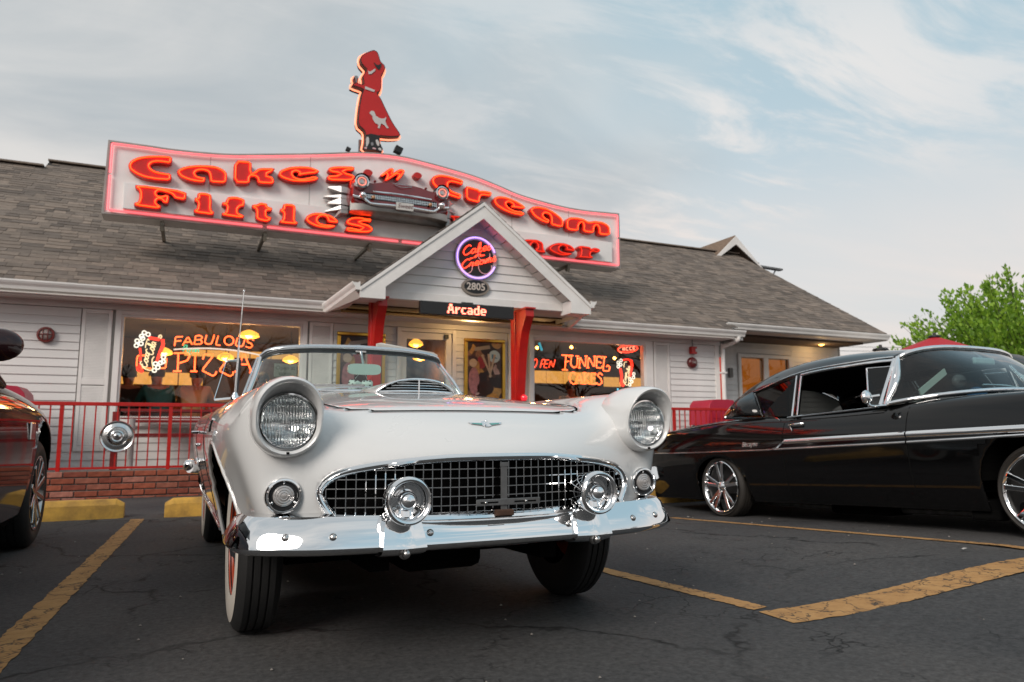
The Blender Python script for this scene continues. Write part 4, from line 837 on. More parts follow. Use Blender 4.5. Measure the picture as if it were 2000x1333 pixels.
m = MB(); m.grid(rows); m.build('bumper', mat('dull_chrome', (0.34, 0.325, 0.31), 0.30, 0.9, var=0.3, vscale=5), cs, smooth=45)
ml(lambda s: MB().sphere((CX+s*0.64, 10.70, 4.405), 0.055, 14, 8, (1, 1.3, 1)).build('bumper_bullet', M_CHROME, cs, smooth=180))
ml(lambda s: MB().sphere((CX+s*0.464, 10.735, 4.406), 0.032, 12, 8).build('turn_signal', mat('amber_lens', (0.45, 0.22, 0.10), 0.25, coat=0.5), cs, smooth=180))
m = MB(); m.box(CX+0.02-0.14, CX+0.02+0.14, 10.655, 10.665, 4.235, 4.355); p_ = m.build('licence_plate', mat('plate_white', (0.55, 0.53, 0.50), 0.4, var=0.1, vscale=20), cs, bev=0.004)
text_obj('plate_lettering', 'Sweet', mat('plate_ink', (0.10, 0.02, 0.02), 0.5), p_, (CX+0.02, 10.653, 4.30), 0.10, extrude=0.001, shear=0.3)
m = MB(); m.tube(cr([(CX-0.13, 10.76, 4.665), (CX, 10.735, 4.63), (CX+0.16, 10.76, 4.665)], 6), 0.006, 6); m.tube([(CX-0.15, 10.78, 4.695), (CX+0.16, 10.78, 4.69)], 0.005, 5); m.build('bonnet_badge', M_CHROME_OLD, cs)
ml(lambda s: MB().sphere((CX+s*0.42, 10.86, 4.71), 0.022, 10, 6, (1, 1.8, 1)).build('bonnet_ornament', M_MAR, cs, smooth=180))
# jagged torn-metal flares at both sides
M_FLARE = mat('bare_aluminium', (0.50, 0.49, 0.48), 0.42, 0.5, var=0.15, vscale=6)
for s, w_ in ((-1, 1.0), (1, 0.62)):
    for i, (dz, l, h, tilt) in enumerate(((0.13, 0.30, 0.09, 0.05), (0.02, 0.36, 0.05, 0.00), (-0.06, 0.30, 0.10, -0.02), (-0.16, 0.34, 0.06, -0.06), (-0.21, 0.20, 0.07, -0.10))):
        b = MB(); x0, z0 = CX+s*0.80, 4.42+dz; x1 = x0+s*l*w_; z1 = z0+tilt
        b.add([(x0, 11.0, z0-h/2), (x0, 11.0, z0+h/2), (x1, 11.10, z1+h*.12), (x1, 11.10, z1-h*.12), (x0, 11.24, z0-h/2), (x0, 11.24, z0+h/2), (x1, 11.22, z1+h*.1), (x1, 11.22, z1-h*.1), (x0+s*.12*w_, 10.99, z0+h*.62), (x0+s*.12*w_, 10.98, z0-h*.5)],
              [(0, 9, 8, 1), (9, 3, 2, 8), (1, 8, 2, 6, 5), (0, 4, 7, 3, 9), (2, 3, 7, 6)])
        b.build('metal_flare', M_FLARE, cs)
# ------------------------------------------------------------------ car-body tools
def subdiv(vs, fs, level, weld=1e-4):
    me = bpy.data.meshes.new('cage'); me.from_pydata([tuple(v) for v in vs], [], [tuple(f) for f in fs])
    bm = bmesh.new(); bm.from_mesh(me); bmesh.ops.remove_doubles(bm, verts=bm.verts, dist=weld); bmesh.ops.recalc_face_normals(bm, faces=bm.faces); bm.to_mesh(me); bm.free()
    o = bpy.data.objects.new('cage', me); COL.objects.link(o); s = o.modifiers.new('s', 'SUBSURF'); s.levels = level; s.render_levels = level; s.boundary_smooth = 'PRESERVE_CORNERS'
    out = bpy.data.meshes.new_from_object(o.evaluated_get(bpy.context.evaluated_depsgraph_get())); bpy.data.objects.remove(o); return out
def near_poly(p, poly, closed=True):
    best = None; bd = 1e9; n = len(poly)
    for i in range(n if closed else n-1):
        a, b = poly[i], poly[(i+1) % n]; dx, dy = b[0]-a[0], b[1]-a[1]; L2 = dx*dx+dy*dy or 1e-12
        t = max(0, min(1, ((p[0]-a[0])*dx+(p[1]-a[1])*dy)/L2)); q = (a[0]+dx*t, a[1]+dy*t); d = (q[0]-p[0])**2+(q[1]-p[1])**2
        if d < bd: bd = d; best = q
    return best
def in_poly(p, poly):
    c = False; n = len(poly); j = n-1
    for i in range(n):
        a, b = poly[i], poly[j]
        if (a[1] > p[1]) != (b[1] > p[1]) and p[0] < (b[0]-a[0])*(p[1]-a[1])/(b[1]-a[1])+a[0]: c = not c
        j = i
    return c
def cut(me, poly, axes, cond, keep=False, inset=0.0, take=False):
    """remove (or keep) the faces whose centre lies inside poly, seen along the third axis, and pull the rim onto the curve. take=True: return the removed piece as a mesh too"""
    a, b = axes; piece = me.copy() if take else None
    def work(m, rem_inside, pl):
        bm = bmesh.new(); bm.from_mesh(m); dele = []
        for f in bm.faces:
            c = f.calc_center_median(); ins = cond(c) and in_poly((c[a], c[b]), poly)
            if ins == rem_inside: dele.append(f)
        ds = set(dele); rim = [v for v in bm.verts if any(f in ds for f in v.link_faces) and any(f not in ds for f in v.link_faces)]
        for v in rim:
            if cond(v.co) or True:
                q = near_poly((v.co[a], v.co[b]), pl); v.co[a], v.co[b] = q
        bmesh.ops.delete(bm, geom=dele, context='FACES'); bm.to_mesh(m); bm.free()
    work(me, not keep, poly)
    if take:
        work(piece, False, [tuple(v) for v in inset2(poly, inset)]); return piece
def car_paint(name, col, rough=0.30, coat=1.0, var=0.0):
    return mat(name, col, rough, coat=coat, var=var, vscale=3, rvar=0.02)
def solidify(o, th):
    m = o.modifiers.new('thickness', 'SOLIDIFY'); m.thickness = th; m.offset = -1
def tread_tyre(name, r, w, mat_, parent, cx, cy, cz, side, rin):
    """tyre with rounded shoulders and tread grooves; side=+1/-1 is the outward x direction"""
    m = MB(); hw = w/2
    m.lathe([(rin, hw*0.82), (rin+0.02, hw*0.95), ((r+rin)/2, hw*1.02), (r-0.035, hw*0.94), (r-0.012, hw*0.80), (r, hw*0.62), (r, hw*0.40), (r-0.008, hw*0.38), (r-0.008, hw*0.32), (r, hw*0.30), (r, hw*0.05), (r-0.008, hw*0.03), (r-0.008, -hw*0.03), (r, -hw*0.05), (r, -hw*0.30), (r-0.008, -hw*0.32), (r-0.008, -hw*0.38), (r, -hw*0.40), (r, -hw*0.62), (r-0.012, -hw*0.80), (r-0.035, -hw*0.94), ((r+rin)/2, -hw*1.02), (rin+0.02, -hw*0.95), (rin, -hw*0.82)], (cx, cy, cz), (side, 0, 0), 56)
    return m.build(name, mat_, parent, smooth=35)

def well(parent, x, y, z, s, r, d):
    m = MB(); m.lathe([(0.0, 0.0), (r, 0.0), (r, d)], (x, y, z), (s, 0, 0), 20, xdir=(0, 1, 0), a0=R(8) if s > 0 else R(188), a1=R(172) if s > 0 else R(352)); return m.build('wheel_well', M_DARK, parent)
# ------------------------------------------------------------------ the white two-seater (car frame: x to its left side, y rearwards from the front, z up)
tb = thing('convertible_car', 'white 1950s two-seat convertible with chrome bullet bumper and egg-crate grille', 'car', (1.002, 2.306, 0), R(0.9), local=True)
M_WP = car_paint('white_car_paint', (0.66, 0.665, 0.66), 0.28)
M_GAP = mat('panel_gap', (0.01, 0.01, 0.01), 0.9, spec=0.0)
X0 = [0, .22, .42, .56, .63, .72, .81]
TY = [[.12, .13, .16, .19, .19, .18, .19, .25], [.27, .27, .29, .31, .31, .31, .32, .36], [.55]*8, [.9]*8, [1.3]*8, [1.68]*8, [1.95]*8, [2.5]*8, [3.05]*8, [3.6]*8, [4.2]*8, [4.47, 4.47, 4.46, 4.45, 4.44, 4.43, 4.42, 4.38]]
TZ = [[.80, .80, .80, .805, .885, .945, .90, .80], [.872, .870, .864, .862, .905, .950, .918, .825], [.917, .914, .904, .888, .912, .948, .922, .832], [.957, .952, .936, .905, .914, .943, .922, .838], [.987, .982, .962, .925, .918, .937, .919, .842], [1.002, .999, .985, .955, .935, .933, .916, .842], [.985, .983, .972, .96, .942, .931, .912, .84], [.93, .93, .93, .93, .925, .925, .908, .836], [.95, .95, .945, .94, .93, .928, .912, .836], [.95, .95, .94, .93, .925, .938, .922, .84], [.90, .90, .895, .885, .89, .925, .905, .82], [.82, .82, .82, .82, .84, .87, .85, .77]]
EX = [.852, .868, .882, .888, .888, .886, .884, .884, .886, .884, .872, .845]
SFR = {0: [0]*5, 1: [.0, -.032, -.062, -.092, -.115], 2: [.002, -.012, -.035, -.062, -.09]}
SZ = [[.74, .67, .585, .50, .45], [.74, .67, .585, .50, .44]] + [[.74, .67, .585, .48, .32]]*10
SX = [.004, .0, -.018, -.048, -.085]
FX = [[0]*6, [.22, .22, .21, .21, .21, .21], [.42, .42, .40, .42, .40, .40], [.56, .56, .545, .60, .55, .55], [.63, .64, .64, .66, .64, .63], [.72, .725, .73, .735, .73, .71], [.80, .795, .785, .772, .752, .73], [.852, .848, .828, .802, .776, .750]]
FY = [[.12, .05, .0, .005, .0, .03], [.13, .06, .015, .015, .015, .04], [.16, .10, .06, .06, .06, .09], [.19, .15, .115, .13, .12, .14], [.19, .17, .155, .155, .15, .165], [.18, .17, .165, .17, .165, .18], [.19, .185, .185, .19, .19, .20], [.25, .25, .25, .25, .25, .25]]
FZ = [[.80, .74, .695, .60, .50, .46], [.80, .74, .692, .60, .50, .46], [.80, .735, .672, .60, .50, .46], [.805, .735, .655, .58, .495, .46], [.885, .79, .68, .585, .50, .455], [.945, .80, .68, .585, .50, .45], [.90, .79, .68, .585, .50, .45], [.80, .74, .67, .585, .50, .45]]
cage = MB()
top = [[((X0+[EX[j]])[i], TY[j][i], TZ[j][i]) for i in range(8)] for j in range(12)]
front = [[(FX[i][k], FY[i][k], FZ[i][k]) for i in range(8)] for k in range(6)]
side = [[top[j][7]] + [(EX[j]+(SFR[j][k] if j in SFR else SX[k]), TY[j][7] if k < 3 or j > 0 else .25, SZ[j][k]) for k in range(5)] for j in range(12)]
for k in range(6): side[0][k] = front[k][7]
cage.grid(top); cage.grid(front); cage.grid(side)
back = [[(x*0.99, 4.50 if k < 3 else 4.47, z) for x in X0] + [side[11][k]] for k, z in enumerate((.82, .74, .67, .585, .48, .32))]
back[0] = top[11]; cage.grid(back)
cage.mirror()
BM = subdiv(cage.v, cage.f, 3, 2e-4)
ARCH = [tuple(v[:2]) for v in cr([(.475, .15, 0), (.465, .34, 0), (.50, .50, 0), (.60, .645, 0), (.76, .722, 0), (.92, .728, 0), (1.07, .668, 0), (1.17, .55, 0), (1.225, .40, 0), (1.235, .15, 0)], 6)]
GRILLE = [(0, .690), (.10, .6895), (.20, .687), (.33, .677), (.44, .663), (.52, .645), (.565, .622), (.590, .590), (.592, .565), (.575, .53), (.552, .50), (.535, .492), (.3, .492), (0, .494)]
GR2 = [tuple(v[:2]) for v in cr([(a, b, 0) for a, b in GRILLE[:12]], 4)] + [(.4, .492), (.2, .492)]
GRF = GR2 + [(-a, b) for a, b in reversed(GR2)][:-1] if GR2[0][0] == 0 else GR2
HOOD = [tuple(v[:2]) for v in cr([(0, .245, 0), (.16, .247, 0), (.30, .258, 0), (.42, .283, 0), (.50, .33, 0), (.545, .42, 0), (.56, .55, 0)], 5)] + [(.572, .8), (.588, 1.3), (.60, 1.60), (.3, 1.60), (0.0, 1.60)]
HOODF = HOOD + [(-a, b) for a, b in reversed(HOOD)][1:-1]
COCK = [(.60, 1.80), (.645, 2.1), (.655, 2.6), (.63, 2.98), (.4, 3.04), (-.4, 3.04), (-.63, 2.98), (-.655, 2.6), (-.645, 2.1), (-.60, 1.80)]
cut(BM, ARCH, (1, 2), lambda c: abs(c[0]) > 0.55)
cut(BM, GRF, (0, 2), lambda c: c[1] < 0.3)
cut(BM, COCK, (0, 1), lambda c: c[2] > 0.85)
HM = cut(BM, HOODF, (0, 1), lambda c: c[2] > 0.80, inset=0.008, take=True)
body = link('body', BM, M_WP, tb, smooth=50); solidify(body, 0.012)
hood = link('hood', HM, M_WP, tb, smooth=60); solidify(hood, 0.008)
bvh = BVHTree.FromObject(body, bpy.context.evaluated_depsgraph_get())
def on_body(p, d):
    h = bvh.ray_cast(Vector(p), Vector(d)); return h[0]
# rolled lip of the wheel openings, inner wells, floor pan
for s in (-1, 1):
    pts = []
    for a, b in ARCH[3:-4]:
        q = on_body((s*1.3, a, b+0.006), (-s, 0, 0)); 
        if q is None: q = on_body((s*1.3, a, b+0.02), (-s, 0, 0))
        if q is not None: pts.append((q.x-s*0.004, a, b))
    MB().tube(pts, 0.008, 6).build('arch_lip', M_WP, tb, smooth=80)
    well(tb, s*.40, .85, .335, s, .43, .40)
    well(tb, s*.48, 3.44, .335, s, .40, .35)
pts = []
hb0 = BVHTree.FromObject(hood, bpy.context.evaluated_depsgraph_get())
for a, b in [tuple(v) for v in inset2(HOODF, .012)]:
    h = hb0.ray_cast(Vector((a, b, 2)), Vector((0, 0, -1)))
    if h[0] is not None: pts.append((a, b, h[0].z-.016))
MB().tube(pts, .012, 6, closed=True).build('hood_gap_shade', M_DARK, tb)  # dark tube added below the hood gap to stand in for its shade
pts = []
for a, b in [tuple(v) for v in inset2(HOODF, .0095)]:
    h = hb0.ray_cast(Vector((a, b, 2)), Vector((0, 0, -1)))
    o_ = Vector((a, b)) - Vector((0, .9)); o_.normalize()
    if h[0] is not None: pts.append((a+o_.x*.0065, b+o_.y*.0065, h[0].z-.0012))
MB().tube(pts, .0034, 6, closed=True).build('hood_seam', M_GAP, tb)
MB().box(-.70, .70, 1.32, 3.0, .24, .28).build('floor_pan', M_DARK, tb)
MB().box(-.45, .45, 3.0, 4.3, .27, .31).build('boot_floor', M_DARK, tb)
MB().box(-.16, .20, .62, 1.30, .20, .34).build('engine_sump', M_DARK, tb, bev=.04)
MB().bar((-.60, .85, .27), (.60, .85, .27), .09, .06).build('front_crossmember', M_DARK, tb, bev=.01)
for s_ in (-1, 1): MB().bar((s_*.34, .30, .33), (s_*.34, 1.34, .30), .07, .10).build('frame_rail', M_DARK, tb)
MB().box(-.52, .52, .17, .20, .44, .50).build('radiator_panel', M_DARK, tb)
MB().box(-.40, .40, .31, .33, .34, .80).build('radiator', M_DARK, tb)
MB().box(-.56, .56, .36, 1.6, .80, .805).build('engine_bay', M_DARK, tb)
# ---- headlamps: painted bezel with visor, chrome ring, fluted lens
def lens_mat():
    m = bpy.data.materials.new('fluted_lamp_glass'); m.use_nodes = True; nt = m.node_tree; nt.nodes.clear(); N = nt.nodes.new; L = nt.links.new
    out = N('ShaderNodeOutputMaterial'); mx = N('ShaderNodeMixShader'); t = N('ShaderNodeBsdfTransparent'); g = N('ShaderNodeBsdfGlossy'); fr = N('ShaderNodeFresnel')
    t.inputs['Color'].default_value = (.93, .96, .96, 1); g.inputs['Roughness'].default_value = 0.03
    ge = N('ShaderNodeNewGeometry'); io = N('ShaderNodeMapRange'); io.inputs['To Min'].default_value = 1.5; io.inputs['To Max'].default_value = 1/1.5; L(ge.outputs['Backfacing'], io.inputs[0]); L(io.outputs[0], fr.inputs[0])
    tc = N('ShaderNodeTexCoord'); w = N('ShaderNodeTexWave'); w.wave_type = 'BANDS'; w.bands_direction = 'X'; w.wave_profile = 'SIN'; w.inputs['Scale'].default_value = 34; w.inputs['Distortion'].default_value = 0.0
    mp = N('ShaderNodeMapping'); L(tc.outputs['Object'], mp.inputs[0]); L(mp.outputs[0], w.inputs['Vector'])
    w2 = N('ShaderNodeTexWave'); w2.bands_direction = 'Z'; w2.inputs['Scale'].default_value = 9; L(mp.outputs[0], w2.inputs['Vector'])
    ad = N('ShaderNodeMath'); ad.operation = 'MULTIPLY_ADD'; ad.inputs[1].default_value = 0.5; L(w2.outputs['Fac'], ad.inputs[0]); L(w.outputs['Fac'], ad.inputs[2])
    bp = N('ShaderNodeBump'); bp.inputs['Strength'].default_value = 1.0; bp.inputs['Distance'].default_value = 0.007; L(ad.outputs[0], bp.inputs['Height'])
    L(bp.outputs[0], g.inputs['Normal']); L(bp.outputs[0], fr.inputs['Normal']); mr = N('ShaderNodeMath'); mr.operation = 'MULTIPLY_ADD'; mr.use_clamp = True; mr.inputs[1].default_value = 1.0; mr.inputs[2].default_value = .26; L(fr.outputs[0], mr.inputs[0]); L(mr.outputs[0], mx.inputs[0]); L(t.outputs[0], mx.inputs[1]); L(g.outputs[0], mx.inputs[2]); L(mx.outputs[0], out.inputs[0]); return m
M_LENS = lens_mat()
def refl_mat():
    m = bpy.data.materials.new('lamp_reflector'); m.use_nodes = True; nt = m.node_tree; b = nt.nodes['Principled BSDF']; N = nt.nodes.new; L = nt.links.new
    b.inputs['Base Color'].default_value = (.86, .88, .88, 1); b.inputs['Metallic'].default_value = 1; b.inputs['Roughness'].default_value = .10
    tc = N('ShaderNodeTexCoord'); w = N('ShaderNodeTexWave'); w.bands_direction = 'X'; w.inputs['Scale'].default_value = 30; L(tc.outputs['Object'], w.inputs['Vector'])
    w2 = N('ShaderNodeTexWave'); w2.bands_direction = 'Z'; w2.inputs['Scale'].default_value = 11; L(tc.outputs['Object'], w2.inputs['Vector'])
    ad = N('ShaderNodeMath'); ad.operation = 'MULTIPLY_ADD'; ad.inputs[1].default_value = .8; L(w2.outputs['Fac'], ad.inputs[0]); L(w.outputs['Fac'], ad.inputs[2])
    bp = N('ShaderNodeBump'); bp.inputs['Strength'].default_value = 1; bp.inputs['Distance'].default_value = .0045; L(ad.outputs[0], bp.inputs['Height']); L(bp.outputs[0], b.inputs['Normal']); return m
M_REFL = refl_mat()
LX, LZ, LY = .698, .808, .125
for s in (-1, 1):
    rows = []; n = 48
    for k in range(n):
        a = 2*math.pi*k/n; ca_, sn = math.cos(a), math.sin(a); tp = max(0, sn); bt = max(0, -sn)
        rf = .107 + .032*tp**1.5 + .004*bt; rb = .113 + .036*tp**1.3 + .004*bt; yr = .095 - .042*tp**1.2 + .012*bt
        ring = [(rb-.012, .300), (rb-.001, .235), (rb, .195), ((rb+rf)/2+.004, (.195+yr)/2), (rf+.004, yr+.022), (rf, yr+.006), (rf-.006, yr), (rf-.013, yr+.004), (rf-.019, yr+.020), (.098, LY-.008), (.093, LY+.004), (.088, LY+.02)]
        rows.append([(s*LX + r*ca_, y, LZ + r*sn) for r, y in ring])
    m = MB(); m.grid([list(c) for c in zip(*rows)], close_u=True); bez = m.build('headlight_bezel', M_WP, tb, smooth=70, norm=True)
    m = MB(); m.tube([(s*LX + .1165*math.cos(a), .212, LZ + .1165*math.sin(a)) for a in [2*math.pi*i/40 for i in range(40)] if False] or [(0, 0, -5), (0, 0, -5.01)], .001)
    m = MB(); m.lathe([(.094, LY+.01), (.094, LY-.006), (.091, LY-.012), (.086, LY-.012), (.0815, LY-.004), (.080, LY+.012)], (s*LX, 0, LZ), (0, 1, 0), 48); m.build('headlight_ring', M_CHROME, bez, smooth=50)
    m = MB(); m.lathe([(r, LY+.004 - .016*(1-(r/.081)**2)) for r in (.0, .02, .04, .055, .068, .077, .081)], (s*LX, 0, LZ), (0, 1, 0), 48); hl = m.build('headlight', M_LENS, tb, smooth=180)
    m = MB(); m.lathe([(.080, LY+.006), (.070, LY+.024), (.05, LY+.038), (.02, LY+.046), (.0, LY+.047)], (s*LX, 0, LZ), (0, 1, 0), 40); m.build('reflector', M_REFL, hl, smooth=180)
    m = MB(); m.box(s*LX-.006, s*LX+.020, LY+.008, LY+.014, LZ-.030, LZ-.016); m.box(s*LX-.022, s*LX+.012, LY+.012, LY+.016, LZ-.010, LZ-.005); m.box(s*LX-.003, s*LX+.006, LY+.010, LY+.045, LZ-.024, LZ-.016); m.build('filament_shield', M_BLACK, hl, bev=.002)
    MB().box(s*LX-.0045, s*LX+.0045, .098, .104, LZ-.105, LZ-.097).build('adjuster_notch', M_DARK, bez)
    # seam where the bezel meets the fender
    # side lamp under the headlamp
    q = on_body((s*.70, -1, .570), (0, 1, 0)); py = (q.y if q else .17)-.014
    MB().lathe([(.0585, .05), (.0585, .004), (.057, .0)], (s*.70, py, .570), (0, 1, 0), 36).build('lamp_seat', M_WP, tb, smooth=50)
    m = MB(); m.lathe([(.058, .012), (.058, -.004), (.055, -.010), (.050, -.011), (.046, -.006), (.044, .004)], (s*.70, py, .570), (0, 1, 0), 36); pk_ = m.build('parking_light', M_CHROME, tb, smooth=50)
    m = MB(); m.lathe([(.045, .004), (.034, .001), (.034, .004)], (s*.70, py, .570), (0, 1, 0), 36); m.build('gasket', M_BLACK, pk_)
    m = MB(); m.lathe([(.034, .002), (.033, -.004), (.028, -.0065), (.026, -.0055), (.020, -.0085), (.018, -.0075), (.012, -.010), (.010, -.009), (.004, -.0105), (0, -.0105)], (s*.70, py, .570), (0, 1, 0), 36); m.build('lens', mat('clear_ribbed_lens', (.42, .40, .39), .12, coat=1.0, metal=.35), pk_, smooth=30)
    for a in (90, 210, 330): MB().sphere((s*.70+.040*math.cos(R(a)), py, .570+.040*math.sin(R(a))), .004, 8, 5).build('screw', M_CHROME, pk_, smooth=180)
# ---- grille: chrome surround, egg-crate bars
def gy(x): return -0.012 + 0.40*x*x
sur = []
pr = [(0.0, -.006), (.006, -.016), (.016, -.020), (.024, -.014), (.027, -.002), (.027, .012), (.0, .02)]
P = GR2[:-2]; full = [(-a, b) for a, b in reversed(P)][:-1] + P
rows = []
nn = len(full)
for i, (a, b) in enumerate(full):
    p0, p1 = full[max(0, i-1)], full[min(nn-1, i+1)]; t = Vector((p1[0]-p0[0], p1[1]-p0[1])).normalized(); nrm = Vector((-t.y, t.x))   # outward
    rows.append([(a + nrm.x*(u-.016), gy(a)+v, b + nrm.y*(u-.016)) for u, v in pr])
m = MB(); m.grid(rows); m.build('grille_surround', M_CHROME, tb, smooth=50, norm=True)
m = MB(); m.grid([[(x, gy(x)-.02, z0) for z0 in (.497,)] + [(x, gy(x)-.024, .488), (x, gy(x)-.010, .478), (x, gy(x)+.03, .474)] for x in np.linspace(-.55, .55, 41)]); m.build('grille_sill', M_CHROME, tb, smooth=50)
PI_ = .0300
def inside_x(x, z): return in_poly((abs(x), z), [(0, .8)] + P + [(0, .49)]) if False else in_poly((abs(x)+1e-4, z), [(-.1, .69)] + P + [(-.1, .49)])
n = int(.59/PI_)
for i in range(-n, n+1):
    x = i*PI_; zs = [z for z in np.arange(.492, .70, .004) if inside_x(x, z)]
    if len(zs) < 3: continue
    m = MB(); y = gy(x)+.012; m.box(x-.0017, x+.0017, y, y+.012, zs[0]-.004, zs[-1]+.004); m.build('grille_bar', M_CHROME_OLD if i % 7 == 3 else M_CHROME, tb)
for j in range(7):
    z = .498+j*PI_; xs_ = [x for x in np.arange(0, .62, .004) if inside_x(x, z)]
    if not xs_: continue
    xm = xs_[-1]+.004; m = MB(); rows = []
    for x in np.linspace(-xm, xm, 41): y = gy(x)+.0145; rows.append([(x, y, z-.0016), (x, y, z+.0016), (x, y+.010, z+.0016), (x, y+.010, z-.0016)])
    m.grid(rows, close_u=True); m.build('grille_bar', M_CHROME, tb)
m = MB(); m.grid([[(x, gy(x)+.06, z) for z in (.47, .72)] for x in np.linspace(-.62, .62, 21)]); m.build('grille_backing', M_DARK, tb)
# ---- bumper: folded blade swept round the nose
path = cr([(0, -.030, 0), (.3, -.022, 0), (.563, .015, 0), (.70, .062, 0), (.80, .118, 0), (.848, .19, 0), (.862, .30, 0), (.860, .42, 0)], 7)
path = [Vector((-v.x, v.y, 0)) for v in reversed(path)][:-1] + path
PRF = [(-.15, .512), (-.085, .513), (-.052, .506), (-.034, .490), (-.012, .445), (-.001, .418), (.0005, .412), (-.004, .405), (-.022, .392), (-.055, .383), (-.15, .380)]
rows = []
for i, p in enumerate(path):
    t = (path[min(i+1, len(path)-1)]-path[max(i-1, 0)]).normalized(); nr = Vector((t.y, -t.x, 0)); e = i/(len(path)-1); e = min(e, 1-e); k = 1-0.16*(1-min(1, e/.10))**2
    rows.append([(p.x+nr.x*u, p.y+nr.y*u, .447+(z-.447)*k) for u, z in PRF])
m = MB(); m.grid(rows); m.build('bumper', M_CHROME, tb, smooth=28, norm=True)
bb = BVHTree.FromPolygons([Vector(v) for r_ in rows for v in r_], [(j*len(PRF)+i, j*len(PRF)+i+1, (j+1)*len(PRF)+i+1, (j+1)*len(PRF)+i) for j in range(len(rows)-1) for i in range(len(PRF)-1)])
M_BOLT = mat('bolt_steel', (.55, .54, .53), .22, 1.0, var=.2, vscale=60)
for x in (.70, .563, .258, -.258, -.563, -.70):
    h = bb.ray_cast(Vector((x, -.6, .448)), Vector((0, 1, 0)))
    if h[0] is None: continue
    nn_ = h[1] if h[1].y < 0 else -h[1]
    m = MB(); m.lathe([(.0125, -.002), (.012, .002), (.009, .0055), (.004, .0075), (0, .008)], h[0], nn_, 16); m.build('bumper_bolt', M_BOLT, tb, smooth=70)
for s in (-1, 1):
    gx, gyy, gz_ = s*.350, -.075, .557
    m = MB(); m.lathe([(.030, .20), (.045, .155), (.060, .105), (.071, .060), (.0755, .025), (.0765, .006), (.074, -.006), (.068, -.011), (.062, -.008), (.057, .002), (.053, .022), (.050, .034), (.034, .036)], (gx, gyy, gz_), (0, 1, 0), 48); gd = m.build('bumper_guard', M_CHROME, tb, smooth=60)
    m = MB(); m.lathe([(.036, .036), (.034, .030), (.032, .018), (.0275, .004), (.020, -.006), (.010, -.012), (0, -.0135)], (gx, gyy, gz_), (0, 1, 0), 40); m.build('bullet_nose', M_CHROME, gd, smooth=60)
    for a in (100, 215, 335): MB().sphere((gx+.044*math.cos(R(a)), gyy+.031, gz_+.044*math.sin(R(a))), .0062, 10, 6).build('guard_screw', M_BOLT, gd, smooth=180)
    # saddle that carries the bullet down over the blade
    rows2 = []
    for z, wv, yv in ((.514, .046, .045), (.508, .052, .005), (.492, .058, -.022), (.470, .063, -.030), (.444, .068, -.040), (.416, .0715, -.050), (.408, .072, -.052), (.392, .072, -.036), (.378, .070, .01)):
        rows2.append([(gx-wv-.003, yv+.045, z), (gx-wv, yv+.008, z), (gx-wv*.5, yv+.003, z), (gx, yv-.004, z), (gx+wv*.5, yv+.003, z), (gx+wv, yv+.008, z), (gx+wv+.003, yv+.045, z)])
    m = MB(); m.grid(rows2); m.build('guard_saddle', M_CHROME, gd, smooth=35, norm=True)
    m = MB(); m.tube([(gx, gyy+.06, gz_-.03), (gx, -.02, .50)], .034, 16); m.build('guard_neck', M_CHROME, gd, smooth=60)
    m = MB(); m.lathe([(.020, .012), (.019, .004), (.014, -.004)], (gx, -.046, .393), (0, 1, 0), 20); m.sphere((gx, -.054, .393), .0135, 14, 8); m.build('guard_bolt', M_BOLT, gd, smooth=50)
# licence bracket: slotted upright and cross bar, rusty clip
m = MB(); m.box(-.012, .012, -.028, -.024, .50, .668); m.box(-.016, .016, -.030, -.0285, .655, .670); m.build('licence_bracket', M_IRON, tb, bev=.002)
m = MB(); m.box(-.105, .135, -.034, -.0305, .526, .548); m.build('bracket_bar', M_IRON, tb, bev=.004)
m = MB(); m.box(-.090, -.025, -.0352, -.0342, .5345, .5395); m.box(.035, .118, -.0352, -.0342, .5345, .5395); m.build('bracket_slot', M_DARK, tb)
for x in (-.072, .078): MB().sphere((x, -.0375, .537), .0055, 10, 6).build('bracket_screw', M_BOLT, tb, smooth=180)
MB().box(-.035, .03, -.045, -.02, .492, .512).build('rusty_clip', mat('rusted_steel', (.06, .028, .016), .8, var=.4, vscale=60), tb, bev=.003)
# ---- emblem: spread-winged badge in chrome and turquoise enamel
def wing(s):
    return [(0, .010), (s*.010, .008), (s*.018, .0035), (s*.066, .0045), (s*.058, -.002), (s*.020, -.007), (s*.008, -.011), (0, -.012)]
M_ENAM = mat('turquoise_enamel', (.03, .26, .22), .2, coat=1.0)
def on_nose(x, z):
    q = on_body((x, -1, z), (0, 1, 0)); return q if q is not None else Vector((x, .1, z))
e0 = on_nose(0, .803)
for s in (-1, 1):
    wq = wing(s)
    MB().prism(wq, lambda u, v: (u, on_nose(u, .803+v).y-.006, .803+v), (0, .005, 0)).build('emblem', M_CHROME, tb, bev=.0008)
    w2 = [(s*.014, .001), (s*.056, .0025), (s*.050, -.001), (s*.018, -.005)]
    MB().prism(w2, lambda u, v: (u, on_nose(u, .803+v).y-.0072, .803+v), (0, .003, 0)).build('emblem_enamel', M_ENAM, tb)
MB().sphere((0, e0.y-.008, .812), .005, 8, 6).build('emblem_head', M_CHROME, tb, smooth=180)
